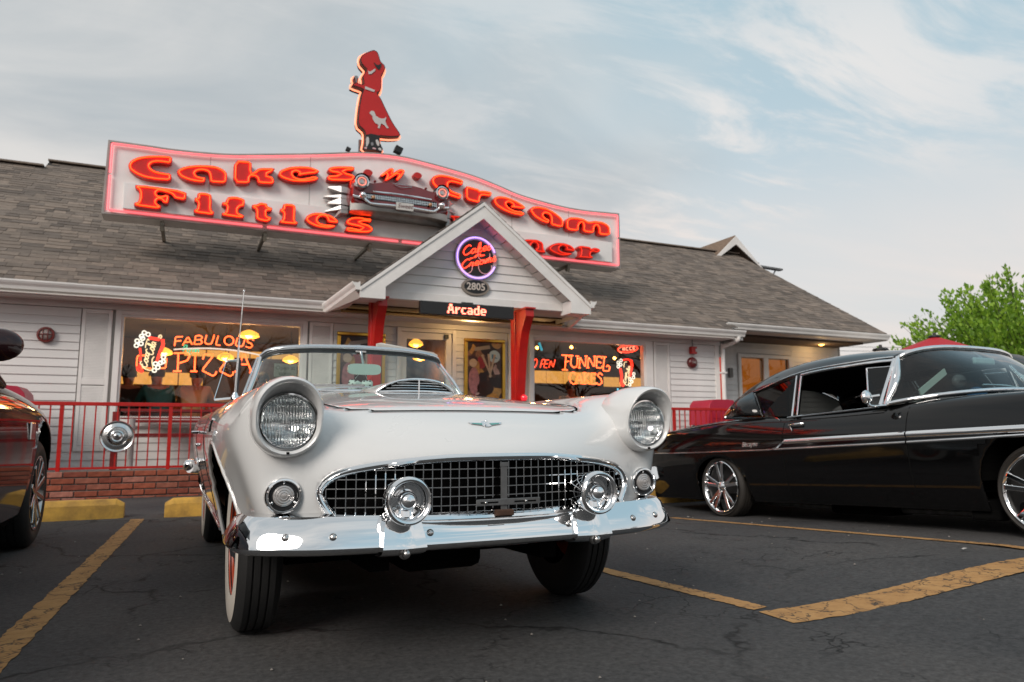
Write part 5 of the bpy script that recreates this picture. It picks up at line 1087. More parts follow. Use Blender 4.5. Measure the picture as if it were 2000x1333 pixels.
# ---- hood scoop with louvred mouth
hb = BVHTree.FromObject(hood, bpy.context.evaluated_depsgraph_get())
def hz(x, y):
    h = hb.ray_cast(Vector((x, y, 2)), Vector((0, 0, -1))); return h[0].z if h[0] is not None else .96
rows = []
for t in np.linspace(0, 1, 12):
    y = .93 + .75*t; hgt = .066*(1-t)**.75 if t < 1 else 0; wd = .185 + .015*(1-t) - .06*t*t
    sec = []
    for u in np.linspace(-1, 1, 17):
        x = u*wd; prof_ = max(0, 1-abs(u)**2.6)**.8; sec.append((x, y - .035*(abs(u)**2)*(1-t)*-1, hz(x, y)-.004 + hgt*prof_))
    rows.append(sec)
m = MB(); m.grid(rows); sc = m.build('hood_scoop', M_WP, tb, smooth=60); solidify(sc, .006)
m = MB(); fr_ = rows[0]; m.tube([(p[0], p[1]-.003, p[2]) for p in fr_], .0055, 6); m.build('scoop_trim', M_CHROME, sc, smooth=60)
m = MB(); m.grid([[(p[0], p[1]+.02, p[2]) for p in fr_], [(p[0], p[1]+.02, hz(p[0], .95)-.01) for p in fr_]]); m.build('scoop_throat', M_DARK, sc)
for j in range(4):
    zf = .008+.0125*j; pts = [p for p in fr_ if p[2]-(hz(p[0], .93)) > zf+.004]
    if len(pts) > 2: MB().tube([(p[0], p[1]+.006, hz(p[0], .93)+zf) for p in pts], .0022, 5).build('scoop_louvre', M_CHROME, sc)
MB().box(-.003, .003, .925, .94, hz(0, .93), hz(0, .93)+.058).build('scoop_divider', M_CHROME, sc)
m = MB(); m.tube([(u*.19, .932+.035*u*u, hz(u*.19, .95)+.004) for u in np.linspace(-1, 1, 15)], .006, 6); m.build('scoop_trim', M_CHROME, sc, smooth=60)
# ---- windscreen
B = cr([(0, 1.76, 1.0), (.30, 1.775, 1.0), (.50, 1.83, .995), (.61, 1.93, .988), (.655, 2.05, .985)], 6); T = cr([(0, 2.13, 1.284), (.27, 2.145, 1.279), (.44, 2.175, 1.266), (.525, 2.215, 1.250), (.565, 2.26, 1.220)], 6)
B = [Vector((-v.x, v.y, v.z)) for v in reversed(B)][:-1] + B; T = [Vector((-v.x, v.y, v.z)) for v in reversed(T)][:-1] + T
rows = [[(b.lerp(t_, f) + Vector((0, -.02*math.sin(math.pi*f), 0))) for b, t_ in zip(B, T)] for f in np.linspace(0, 1, 6)]
m = MB(); m.grid(rows); m.build('windscreen', glass('screen_glass', (.74, .86, .82), 1.25), tb, smooth=180)
loop = T[:]; 
m = MB(); m.tube([v+Vector((0, -.004, .010)) for v in T], .017, 8); fr1 = m.build('windscreen_frame', mat('brushed_trim', (.62, .64, .66), .18, .9), tb, smooth=60)
m = MB(); m.tube([v+Vector((0, -.008, -.014)) for v in T], .013, 6); m.build('gasket', M_BLACK, fr1, smooth=60)
for s in (0, -1):
    a, b = T[s], B[s]; m = MB(); m.tube([a+Vector((0, 0, .008)), a.lerp(b, .5)+Vector((0, -.022, 0)), b], .014, 8); m.build('windscreen_pillar', M_CHROME, tb, smooth=60)
    m = MB(); sg = 1 if a.x > 0 else -1; m.tube([a+Vector((sg*.02, .015, .0)), a.lerp(b, .5)+Vector((sg*.022, -.005, 0)), b+Vector((sg*.02, .015, 0))], .009, 6); m.build('pillar_trim', M_CHROME_OLD, tb, smooth=60)
m = MB(); m.tube([v+Vector((0, -.008, .006)) for v in B], .009, 6); m.build('windscreen_moulding', M_CHROME, tb, smooth=60)
# wiper, mirror, flipped-up visor
m = MB(); m.tube([(-.30, 1.745, 1.012), (-.20, 1.742, 1.022), (-.02, 1.745, 1.028)], .004, 5); m.bar((-.34, 1.75, 1.030), (-.06, 1.745, 1.036), .010, .012); m.build('wiper', M_CHROME_OLD, tb)
m = MB(); m.tube([(.35, 1.755, 1.012), (.26, 1.745, 1.022), (.10, 1.745, 1.028)], .004, 5); m.build('wiper', M_CHROME_OLD, tb)
m = MB(); m.prism([(.008+.101*(1 if math.cos(a) > 0 else -1)*abs(math.cos(a))**.4, 1.152+.033*(1 if math.sin(a) > 0 else -1)*abs(math.sin(a))**.55) for a in [2*math.pi*(i+.5)/32 for i in range(32)]], lambda u, v: (u, 2.02, v), (0, .024, 0)); mi = m.build('mirror', mat('mirror_back', (.66, .76, .72), .2, .35), tb, smooth=40, bev=.004)
m = MB(); m.tube([(.0, 2.035, 1.185), (-.002, 2.09, 1.268)], .0075, 8); m.box(-.035, .03, 2.085, 2.11, 1.262, 1.272); m.build('mirror_stem', M_CHROME_OLD, mi, smooth=50)
m = MB(); m.add([(.13, 2.21, 1.290), (.55, 2.26, 1.252), (.558, 2.26, 1.286), (.53, 2.26, 1.302), (.16, 2.22, 1.345), (.13, 2.21, 1.338)], [(0, 1, 2, 3, 4, 5)]); v_ = m.build('sun_visor', mat('cream_vinyl', (.60, .57, .52), .55), tb); solidify(v_, .018)
for x in (-.20, .22): MB().box(x-.03, x+.03, 2.15, 2.17, 1.255, 1.28).build('visor_clip', mat('pale_green_trim', (.45, .55, .50), .4), tb, bev=.004)
# quarter light (wind deflector) frames
for s in (-1,):
    q = [(s*.715, 2.10, .97), (s*.83, 2.05, .955), (s*.765, 2.22, 1.19), (s*.69, 2.25, 1.20)]
    m = MB(); m.tube(q[1:3], .0022, 5); fr2 = m.build('quarter_light', M_CHROME, tb); m = MB(); m.tube([q[0], q[3]], .012, 6); m.build('frame', M_BLACK, fr2); m = MB(); m.tube([q[0], q[1]], .006, 6); m.tube([q[2], q[3]], .007, 6); m.build('frame', M_CHROME, fr2)
    MB().add(q, [(0, 1, 2, 3)]).build('pane', glass('clear_glass', (.95, .97, .97), 0.22), fr2)
# ---- cockpit: dash, seat, wheel, doors' inner faces
M_SEAT = mat('white_red_vinyl', (.55, .53, .50), .5, var=.06)
m = MB(); m.box(-.64, .64, 1.86, 1.96, .72, .955); m.build('dashboard', mat('dash_paint', (.50, .50, .48), .4), tb, bev=.03)
m = MB(); m.box(-.60, .60, 2.72, 2.90, .34, .90); m.build('seat_back', M_SEAT, tb, bev=.06); m = MB(); m.box(-.60, .60, 2.25, 2.78, .34, .54); m.build('seat_cushion', M_SEAT, tb, bev=.06)
m = MB(); m.box(-.66, .66, 1.9, 3.03, .30, .335); m.build('cockpit_floor', mat('red_carpet', (.10, .012, .010), .9), tb)
for s in (-1, 1): MB().box(min(s*.70, s*.72), max(s*.70, s*.72), 1.85, 3.03, .33, .90).build('door_card', mat('red_vinyl', (.22, .02, .018), .5), tb)
MB().box(-.69, .69, 3.035, 3.06, .33, .92).build('rear_bulkhead', M_DARK, tb)
cw = Vector((.32, 2.12, .87)); ax = Vector((0, .85, .5)).normalized(); u = Vector((1, 0, 0)); v = ax.cross(u)
m = MB(); m.tube([cw+(u*math.cos(a)+v*math.sin(a))*.20 for a in [2*math.pi*i/32 for i in range(32)]], .011, 6, closed=True); m.bar(cw-u*.2, cw+u*.2, .02, .012); m.tube([cw, cw-ax*.3], .02); m.build('steering_wheel', mat('ivory_wheel', (.5, .48, .42), .3), tb, smooth=60)
# ---- side trim: cowl vent, door gap, handle, rocker strip, door seams
for s in (-1, 1):
    def side_pt(y, z):
        q = on_body((s*1.4, y, z), (-s, 0, 0)); return Vector((q.x, y, z)) if q is not None else Vector((s*.885, y, z))
    for y in (1.62, 2.78):
        pts = [side_pt(y, z)+Vector((s*.0005, 0, 0)) for z in np.linspace(.36, .88, 14)]; MB().tube(pts, .0022, 4).build('door_gap', M_GAP, tb)
    pv = [side_pt(.98+a*.12, .775+b*.055) + Vector((s*.003, 0, 0)) for a, b in ((0, .1), (1, 0), (1, .85), (.1, 1))]
    m = MB(); m.add(pv, [(0, 1, 2, 3)]); cv = m.build('cowl_vent', M_DARK, tb); m = MB(); m.tube([pv[3], pv[2]], .005, 6); m.tube([pv[2], pv[1]], .003, 6); m.build('vent_trim', M_CHROME, cv)
    hp = side_pt(2.45, .775); m = MB(); m.tube([hp+Vector((0, -.09, 0)), hp+Vector((s*.035, -.07, 0)), hp+Vector((s*.035, .05, 0)), hp+Vector((0, .07, 0))], .009, 6); m.build('door_handle', M_CHROME, tb, smooth=60)
    MB().sphere(side_pt(2.48, .70)+Vector((s*.004, 0, 0)), .011, 10, 6).build('lock_cylinder', M_CHROME, tb, smooth=180)
    pts = [side_pt(y, z)+Vector((s*.004, 0, 0)) for y, z in ((1.26, .345), (1.7, .345), (2.4, .345), (3.0, .345), (3.5, .36), (4.0, .40), (4.3, .44))]; MB().tube(cr(pts, 4), .010, 6).build('rocker_trim', M_CHROME, tb, smooth=60)
    m = MB(); m.sphere((s*.88, 4.46, .50), .055, 14, 9, (1, 1.2, 1)); m.build('rear_bumper_tip', M_CHROME, tb, smooth=180)
    tl = MB(); tl.lathe([(.075, 0), (.072, .05), (.05, .075), (0, .085)], (s*.73, 4.40, .80), (0, 1, 0), 24); tl.build('tail_light', mat('red_lens', (.3, .005, .005), .2, coat=1), tb, smooth=60)
m = MB(); m.tube(cr([(-.88, 4.42, .48), (-.7, 4.54, .46), (0, 4.58, .46), (.7, 4.54, .46), (.88, 4.42, .48)], 8), [.045]*33, 10); m.build('rear_bumper', M_CHROME, tb, smooth=60)
# ---- radio mast on the near fender
m = MB(); m.lathe([(.020, 0), (.020, .008), (.014, .022), (.009, .034)], (-.776, 1.30, .925), (0, 0, 1), 16); mb_ = m.build('antenna_base', M_CHROME, tb, smooth=50)
m = MB(); m.tube([(-.776, 1.30, .95), (-.768, 1.30, 1.20)], .0045, 6); m.tube([(-.768, 1.30, 1.20), (-.757, 1.30, 1.44)], .003, 6); m.sphere((-.757, 1.30, 1.444), .0055, 8, 6); m.build('antenna_mast', M_CHROME, mb_, smooth=60)
# ---- wheels: blackwall-and-whitewall tyres, orange-red rims, chrome caps
M_WW = mat('whitewall', (.62, .57, .50), .6, var=.08, vscale=10); M_RIM = mat('orange_red_rim', (.42, .055, .014), .35)
for s in (-1, 1):
    for y, nm in ((.85, 'front'), (3.44, 'rear')):
        tyre = tread_tyre('wheel', .335, .165, M_RUBBER, tb, s*.715, y, .335, s, .19)
        m = MB(); m.lathe([(.198, .078), (.215, .0825), (.25, .0855), (.285, .0835), (.297, .080)], (s*.715, y, .335), (s, 0, 0), 56); m.build('whitewall', M_WW, tyre, smooth=60)
        m = MB(); m.lathe([(.197, .076), (.192, .060), (.175, .050), (.165, .03), (0, .03)], (s*.715, y, .335), (s, 0, 0), 48); m.build('rim', M_RIM, tyre, smooth=40)
        m = MB(); m.lathe([(.135, .032), (.13, .055), (.10, .066), (.06, .070), (.045, .085), (0, .092)], (s*.715, y, .335), (s, 0, 0), 40); m.build('hubcap', M_CHROME, tyre, smooth=40)
# ---- fuzzy dice hanging from the mirror
fd = thing('fuzzy_dice', 'pair of white fuzzy dice hanging from the mirror of the white convertible', 'fuzzy dice')
fd.parent = None; OFF[fd.name] = (0, 0, 0); fd.location = tb.location; fd.rotation_euler = tb.rotation_euler
M_FUZZ = mat('white_plush', (.80, .84, .81), .95, var=.12, vscale=60, bump=.8, bscale=150)
for cx, rot_ in ((-.043, 25), (.032, -15)):
    b = MB(); b.obox((cx, 2.05, 1.050), (.068, .068, .068), Matrix.Rotation(R(rot_), 3, 'Z') @ Matrix.Rotation(R(18), 3, 'X')); d_ = b.build('die', M_FUZZ, fd, bev=.014, smooth=180)
    mt = Matrix.Rotation(R(rot_), 3, 'Z') @ Matrix.Rotation(R(18), 3, 'X'); pm = MB()
    for u_, v_ in ((-.018, -.016), (.018, .016), (.0, 0), (-.018, .016), (.018, -.016)):
        for fc in ((u_, -.0345, v_), (u_, v_, .0345), (-.0345, u_, v_)): pm.sphere(Vector((cx, 2.05, 1.050))+mt @ Vector(fc), .0055, 8, 5)
    tag(pm.build('spots', M_BLACK, d_), kind='stuff')
    MB().tube([(cx, 2.05, 1.095), (.0, 2.035, 1.15)], .0018, 4).build('cord', M_FUZZ, fd)
# ------------------------------------------------------------------ the black two-door sedan on the right (frame: y rearwards, front axle at y=0, nose slightly uphill)
bc = thing('vintage_sedan', 'black late-1950s two-door sedan with chrome side spears and multi-spoke chrome wheels', 'car', (5.84, 2.75, 0.10), local=True)
bc.rotation_euler = (R(-3.15), 0, 0)
M_BP = car_paint('black_car_paint', (0.0028, 0.0028, 0.003), 0.05, 0.0)
XC = [0, .45, .75, .90]
YB = [-.93, -.6, 0, .5, .85, 1.2, 1.9, 2.4, 2.9, 3.4, 3.9, 4.2]
ZB = [[.80, .90, .955, .985, .985, .93, .92, .93, .955, .925, .88, .80], [.80, .895, .95, .98, .98, .93, .92, .93, .955, .92, .875, .80], [.80, .885, .93, .955, .955, .93, .92, .925, .935, .905, .86, .80], [.80, .90, .945, .945, .935, .922, .918, .958, .962, .938, .905, .865], [.72, .80, .845, .855, .855, .855, .85, .862, .870, .865, .84, .80]]
EB = [.93, .96, .975, .98, .98, .98, .98, .98, .985, .98, .965, .92]
cage = MB()
topb = [[((XC+[EB[j]])[i], YB[j] - (0.10*(i/4)**2*-1 if j == 0 else 0), ZB[i][j]) for i in range(5)] for j in range(12)]
topb = [[(x-.035 if i == 4 else (x-.02 if i == 3 else x), y, z) for i, (x, y, z) in enumerate(r_)] for r_ in topb]
sideb = [[topb[j][4]] + [(EB[j]+a, topb[j][4][1], z) for a, z in ((.012, .70), (.006, .62), (.002, .45), (-.025, .30), (-.09, .155))] for j in range(12)]
cage.grid(topb); cage.grid(sideb)
for j, yy in ((0, -.95), (11, 4.22)):
    rows = [[(x, yy, z) for x in XC] + [sideb[j][k]] for k, z in enumerate((.8, .70, .62, .45, .30, .155))]; rows[0] = topb[j]; cage.grid(rows)
cage.mirror(); BB = subdiv(cage.v, cage.f, 3, 2e-4)
def arch(cy, r, top, n=16): return [(cy-r*1.02, .0)] + [(cy-r*math.cos(a), .28+(top-.28)*math.sin(a)**.8) for a in [math.pi*i/n for i in range(n+1)]] + [(cy+r*1.02, .0)]
AF, AR = arch(0, .385, .70), arch(2.985, .36, .585)
cut(BB, AF, (1, 2), lambda c: abs(c[0]) > .5); cut(BB, AR, (1, 2), lambda c: abs(c[0]) > .5)
CKB = [(-.82, 1.15), (-.82, 2.70), (-.5, 2.92), (.5, 2.92), (.82, 2.70), (.82, 1.15), (.5, .88), (-.5, .88)]
cut(BB, CKB, (0, 1), lambda c: c[2] > .80)
bb_ = link('body', BB, M_BP, bc, smooth=50); solidify(bb_, .012)
bv2 = BVHTree.FromObject(bb_, bpy.context.evaluated_depsgraph_get())
def bside(y, z, s=-1):
    h = bv2.ray_cast(Vector((s*1.5, y, z)), Vector((-s, 0, 0))); return Vector((h[0].x, y, z)) if h[0] is not None else Vector((s*.98, y, z))
for s in (-1, 1):
    for cy in (0, 2.985): well(bc, s*.48, cy, .30, s, .42, .45)
MB().box(-.85, .85, -.8, 4.1, .16, .22).build('floor_pan', M_DARK, bc)
MB().box(-.80, .80, .70, 2.9, .22, .26).build('cabin_floor', M_DARK, bc)
m = MB(); m.tube([(-.55, .6, .12), (-.55, 2.2, .12), (-.5, 4.1, .16)], .035, 8); m.build('exhaust_pipe', M_IRON, bc); MB().box(-.70, -.40, 1.3, 1.9, .07, .16).build('silencer', M_DARK, bc, bev=.03); MB().box(-.86, -.6, .35, .55, .09, .17).build('jack_point', M_DARK, bc, bev=.02)
# roof
RR = [(1.07, 1.395, 1.315, .705), (1.35, 1.445, 1.320, .725), (1.85, 1.478, 1.318, .738), (2.3, 1.466, 1.285, .733), (2.65, 1.400, 1.228, .722), (2.90, 1.312, 1.165, .705)]
rc = MB(); rows = []
for y, zc, ze, xe in RR:
    y0 = y-.13 if y == 1.07 else y
    rows.append([(0, y0, zc), (xe*.45, y0+(.02 if y == 1.07 else 0), zc-.006), (xe*.80, y0+(.06 if y == 1.07 else 0), zc-.028), (xe*.97, y, ze+.02), (xe+.012, y, ze), (xe+.008, y, ze-.03)])
rc.grid(rows); rc.mirror(); rf = link('roof', subdiv(rc.v, rc.f, 2), M_BP, bc, smooth=60); solidify(rf, .02)
M_HL = mat('dark_headliner', (.012, .011, .010), .9)
# pillars and glass on both sides
M_TINT = glass('tinted_car_glass', (.10, .11, .11), 0.55); M_VENT = glass('vent_glass', (.40, .36, .32), 1.0)
def bx_(s, x): return s*x
for s in (-1, 1):
    def pt(x, y, z): return Vector((s*x, y, z))
    P = dict(aT=pt(.708, 1.107, 1.305), aB=pt(.915, 1.12, .932), bT=pt(.742, 2.03, 1.292), bB=pt(.905, 1.968, .914), cT=pt(.724, 2.66, 1.188), cB=pt(.885, 2.42, .952), cR=pt(.706, 2.885, 1.150), cRB=pt(.86, 2.955, .970), mT=pt(.732, 1.35, 1.300), mB=pt(.905, 1.231, .932))
    # rear roof pillar
    cp = MB(); cp.grid([[P['cT'], P['cT'].lerp(P['cB'], .5)+Vector((s*.012, 0, 0)), P['cB']], [P['cT'].lerp(P['cR'], .5)+Vector((s*.004, 0, 0)), P['cT'].lerp(P['cRB'], .5)+Vector((s*.02, 0.05, 0)), P['cB'].lerp(P['cRB'], .5)+Vector((s*.03, 0, 0))], [P['cR'], P['cR'].lerp(P['cRB'], .5)+Vector((s*.012, 0, 0)), P['cRB']]]); c_ = cp.build('rear_pillar', M_BP, bc, smooth=60); solidify(c_, .03)
    def chrome(a, b, w=.011, nm='window_trim', mid=None):
        m = MB(); m.tube([a, b] if mid is None else cr([a, mid, b], 6), w, 6); return m.build(nm, M_CHROME, bc, smooth=60)
    tops_ = cr([P['aT'], P['mT']+Vector((0, 0, .012)), P['bT']+Vector((0, 0, .008)), P['cT']], 6)
    m = MB(); m.tube([v+Vector((s*.008, 0, -.012)) for v in tops_[:13]], .013, 6); m.tube([v+Vector((s*.006, 0, .016)) for v in tops_], .006, 6); m.build('drip_rail', M_CHROME, bc, smooth=60)
    chrome(P['bT'], P['bB'], .016, 'door_post', None); chrome(P['bT']+Vector((0, .055, -.004)), P['bB']+Vector((0, .06, 0)), .013, 'door_post')
    m = MB(); m.bar(P['bT']+Vector((-s*.01, .03, 0)), P['bB']+Vector((-s*.01, .03, 0)), .02, .05, (s, 0, 0)); m.build('post_cover', M_BP, bc)
    chrome(P['cT'], P['cB'], .008); chrome(P['aT'], P['aB'], .015, 'front_pillar'); chrome(P['aT']+Vector((0, -.03, .01)), P['aB']+Vector((0, -.05, 0)), .016, 'front_pillar')
    chrome(P['mT'].lerp(P['mB'], .12), P['mB'], .007, 'vent_frame'); chrome(P['mT'].lerp(P['mB'], .12), P['aT'].lerp(P['aB'], .17), .006, 'vent_frame')
    MB().add([P['mT'].lerp(P['mB'], .12), P['mB'], P['aB'], P['aT'].lerp(P['aB'], .17)], [(0, 1, 2, 3)]).build('vent_window', M_VENT, bc)
    MB().add([P['bT']+Vector((0, .06, -.01)), P['bB']+Vector((0, .07, 0)), P['cB'], P['cT']], [(0, 1, 2, 3)]).build('quarter_window', M_TINT, bc)
    if s > 0: MB().add([P['mT'], P['mB'], P['bB'], P['bT']], [(0, 1, 2, 3)]).build('door_window', M_TINT, bc)
    chrome(P['aB']+Vector((s*.02, 0, -.012)), P['bB']+Vector((s*.02, .1, -.006)), .007, 'belt_trim')
    # spears
    def strip(pts, hgt, nm='side_spear'):
        pts = cr([(0, a, b) for a, b in pts], 8); up_, dn = [], []
        rows = []
        for p in pts:
            q = bside(p.y, p.z, s); rows.append([(q.x, p.y, p.z-hgt/2), (q.x+s*.009, p.y, p.z-hgt*.28), (q.x+s*.011, p.y, p.z), (q.x+s*.009, p.y, p.z+hgt*.28), (q.x, p.y, p.z+hgt/2)])
        m = MB(); m.grid(rows); return m.build(nm, M_CHROME, bc, smooth=40, norm=True)
    strip([(2.07, .692), (1.6, .694), (.885, .694)], .042); strip([(.872, .694), (.4, .692), (-.3, .688), (-.85, .68)], .046)
    strip([(2.20, .630), (1.6, .632), (.885, .637)], .024); strip([(.872, .637), (.4, .642), (.09, .648), (-.85, .655)], .026)
    strip([(2.07, .692), (2.13, .668), (2.19, .638), (2.30, .628), (2.8, .632), (3.4, .636), (4.08, .648)], .020)
    strip([(2.16, .890), (2.26, .922), (2.45, .934), (3.04, .918), (3.6, .888), (4.0, .862)], .010, 'fin_highlight')  # bright strip added to draw the highlight along the fin crease
    for y in (.878, 2.10): MB().tube([bside(y, z, s)+Vector((s*.0006, 0, 0)) for z in np.linspace(.22, .90, 14)], .0028, 4).build('door_gap', M_GAP, bc)
    # handle, lock, mirror
    h = bside(1.97, .835, s); m = MB(); m.tube([h+Vector((0, .06, 0)), h+Vector((s*.03, .04, 0)), h+Vector((s*.032, -.08, .004)), h+Vector((0, -.10, .004))], .010, 6); m.tube([h+Vector((s*.02, .04, -.01)), h+Vector((s*.02, .02, -.05))], .008, 6); m.sphere(h+Vector((s*.006, .045, -.065)), .016, 10, 6, (.5, 1, 1)); m.build('door_handle', M_CHROME, bc, smooth=60)
    mx = pt(1.06, 1.115, .992); m = MB(); m.sphere(mx, .055, 18, 12, (.95, .55, 1)); mm = m.build('door_mirror', M_CHROME, bc, smooth=180); m = MB(); m.tube(cr([mx+Vector((0, 0, -.03)), mx+Vector((-s*.02, -.02, -.07)), pt(.95, 1.04, .925)], 4), .010, 6); m.tube([mx, mx+Vector((-s*.07, -.06, .01))], .010, 6); m.build('mirror_stalk', M_CHROME, mm, smooth=60)
    # wheels
    for cy in (0, 2.985):
        ty = tread_tyre('wheel', .305, .20, mat('dusty_tyre', (.020, .017, .014), .7, var=.35, vscale=12), bc, s*.865, cy, .29, s, .245)
        m = MB(); m.lathe([(.250, .094), (.252, .100), (.246, .104), (.238, .100), (.230, .085), (.222, .02), (.215, -.06)], (s*.865, cy, .29), (s, 0, 0), 48); m.build('rim', M_CHROME, ty, smooth=40)
        m = MB(); m.lathe([(.23, -.03), (.0, -.03)], (s*.865, cy, .29), (s, 0, 0), 32); m.build('brake_disc', mat('disc_dark_metal', (.03, .03, .03), .6, .5), ty)  # dark metal disc behind the spokes
        for k in range(5):
            for dlt in (-9, 9):
                a = R(90+72*k+dlt); a2 = R(90+72*k+dlt*1.15); c1 = Vector((s*.94, cy+.045*math.cos(a), .29+.045*math.sin(a))); c2 = Vector((s*.958, cy+.238*math.cos(a2), .29+.238*math.sin(a2)))
                m = MB(); m.bar(c1, c2, .034, .026, (s, 0, 0)); m.build('spoke', M_CHROME, ty, bev=.005)
        m = MB(); m.lathe([(.062, .06), (.058, .082), (.04, .092), (.032, .10), (0, .104)], (s*.865, cy, .29), (s, 0, 0), 24); m.build('hub_cap', M_CHROME, ty, smooth=40)
        for k in range(5): MB().sphere((s*.95, cy+.046*math.cos(R(54+72*k)), .29+.046*math.sin(R(54+72*k))), .010, 8, 6).build('wheel_nut', M_CHROME, ty, smooth=180)
# model script in the rear cove and its reddish panel
q = bside(2.5, .685)
text_obj('side_script', 'Biscayne', M_CHROME, bc, (q.x-.007, 2.50, .687), .060, right=(0, -1, 0), upv=(0, 0, 1), extrude=.002, shear=.35, bold=.0008)
# screens
B = [Vector(v) for v in cr([(0, .55, 1.012), (.35, .58, 1.006), (.62, .70, .990), (.80, .87, .968), (.885, 1.0, .948), (.905, 1.08, .934)], 6)]
T = [Vector(v) for v in cr([(0, .94, 1.388), (.30, .95, 1.384), (.48, .975, 1.372), (.60, 1.01, 1.352), (.672, 1.055, 1.325), (.702, 1.09, 1.298)], 6)]
B = [Vector((-v.x, v.y, v.z)) for v in reversed(B)][:-1] + B; T = [Vector((-v.x, v.y, v.z)) for v in reversed(T)][:-1] + T
m = MB(); m.grid([[b.lerp(t_, f)+Vector((0, -.05*math.sin(math.pi*f), .01*math.sin(math.pi*f))) for b, t_ in zip(B, T)] for f in np.linspace(0, 1, 8)]); m.build('windscreen', glass('sedan_screen', (.60, .74, .75), 1.6), bc, smooth=180)
m = MB(); m.tube([v+Vector((0, -.008, .006)) for v in T], .020, 8); m.build('windscreen_trim', M_CHROME, bc, smooth=60)
m = MB(); m.tube([v+Vector((0, -.006, .0)) for v in B], .018, 8); m.build('windscreen_trim', M_CHROME, bc, smooth=60)
for s in (0, -1): m = MB(); a, b = T[s], B[s]; m.tube(cr([a+Vector((0, -.008, 0)), a.lerp(b, .5)+Vector((0, -.052, .008)), b], 5), .020, 8); m.build('windscreen_trim', M_CHROME, bc, smooth=60)
rb = [[(u*.705, 2.905+.015*(1-abs(u)), 1.150+.150*(1-abs(u)**2.2)) for u in np.linspace(-1, 1, 15)], [(u*.80, 2.95+.09*(1-u*u), 1.06+.10*(1-abs(u)**2.2)) for u in np.linspace(-1, 1, 15)], [(u*.86, 2.965+.14*(1-u*u), .966+.01*(1-u*u)) for u in np.linspace(-1, 1, 15)]]
m = MB(); m.grid(rb); m.build('rear_window', M_TINT, bc, smooth=180); m = MB(); m.tube(rb[0], .010, 6); m.tube(rb[2], .012, 6); m.tube([rb[0][0], rb[1][0], rb[2][0]], .010, 6); m.tube([rb[0][-1], rb[1][-1], rb[2][-1]], .010, 6); m.build('rear_window_trim', M_CHROME, bc, smooth=60)
# cabin
M_CAB = mat('black_upholstery', (.008, .008, .008), .9, spec=.15)
for y0 in (1.65, 2.62):
    m = MB(); m.box(-.72, .72, y0, y0+.16, .35, .93); m.build('seat_back', M_CAB, bc, bev=.05); m = MB(); m.box(-.72, .72, y0-.5, y0, .30, .52); m.build('seat_cushion', M_CAB, bc, bev=.05)
MB().box(-.80, .80, .86, .98, .60, .950).build('dashboard', mat('pale_dash', (.28, .27, .24), .5), bc, bev=.04)
m = MB(); m.grid([[(u*.68, y, z-.03-.06*abs(u)**2) for u in np.linspace(-1, 1, 9)] for y, z in ((1.1, 1.37), (1.5, 1.43), (1.9, 1.44), (2.4, 1.41), (2.85, 1.29))]); m.build('headliner', M_HL, bc)
m = MB(); m.box(-.13, .13, .84, .87, 1.245, 1.305); mi2 = m.build('rear_view_mirror', mat('mirror_pale', (.45, .56, .50), .25, .5), bc, bev=.02); m = MB(); m.tube([(0, .86, 1.30), (0, .94, 1.375)], .007); m.build('mirror_stem', M_CHROME_OLD, mi2)
m = MB(); m.bar((-.66, .96, 1.02), (-.30, .98, 1.20), .01, .05, (0, 0, 1)); m.build('sun_shade', mat('pale_visor', (.50, .52, .44), .6), bc)
m = MB(); c0 = Vector((-.38, 1.18, .90)); ax_ = Vector((0, .9, .45)).normalized(); v_ = ax_.cross(Vector((1, 0, 0))); m.tube([c0+(Vector((1, 0, 0))*math.cos(a)+v_*math.sin(a))*.20 for a in [2*math.pi*i/28 for i in range(28)]], .011, 6, closed=True); m.tube([c0, c0-ax_*.3], .02); m.build('steering_wheel', M_CAB, bc, smooth=60)
m = MB(); m.tube(cr([(.05, .62, 1.025), (-.05, .61, 1.035), (-.16, .62, 1.05), (-.36, .66, 1.055)], 4), .006, 6); m.sphere((.05, .61, 1.015), .018, 8, 6); m.build('wiper', M_CHROME, bc, smooth=60)
# bumpers and lamps (front out of frame, rear just seen past the white car)
for y, s in ((-1.02, -1), (4.30, 1)):
    m = MB(); m.tube(cr([(-.97, y-s*.22, .43), (-.86, y-s*.06, .42), (0, y+s*.04, .42), (.86, y-s*.06, .42), (.97, y-s*.22, .43)], 8), .075, 10); m.build('bumper', M_CHROME, bc, smooth=60)
for s in (-1, 1):
    for x in (.62, .80): MB().lathe([(.10, .03), (.10, -.02), (.088, -.025), (.08, -.01), (0, -.02)], (s*x, -.95, .70), (0, 1, 0), 24).build('headlight', M_CHROME, bc, smooth=40)
    MB().lathe([(.07, 0), (.065, .03), (0, .05)], (s*.74, 4.21, .66), (0, 1, 0), 20).build('tail_light', MATS['red_lens'], bc, smooth=60)
m = MB(); m.box(-.55, .55, -.985, -.955, .50, .66); m.build('grille', M_CHROME_OLD, bc, bev=.01)
cap = thing('baseball_cap', 'blue baseball cap lying on the dashboard of the black sedan', 'cap'); cap.location = bc.location; cap.rotation_euler = bc.rotation_euler; OFF[cap.name] = (0, 0, 0)
M_CAP = mat('blue_cloth', (.012, .07, .16), .8, var=.2, vscale=30)
m = MB(); m.sphere((-.02, .93, 1.005), .075, 16, 10, (1, 1, .95)); m.build('crown', M_CAP, cap, smooth=180); m = MB(); m.grid([[(-.02+u*.07, .87-r_*.06*(1-u*u*.6), .985-.02*r_) for u in np.linspace(-1, 1, 9)] for r_ in (0, .5, 1)]); pk2 = m.build('peak', M_CAP, cap, smooth=180)

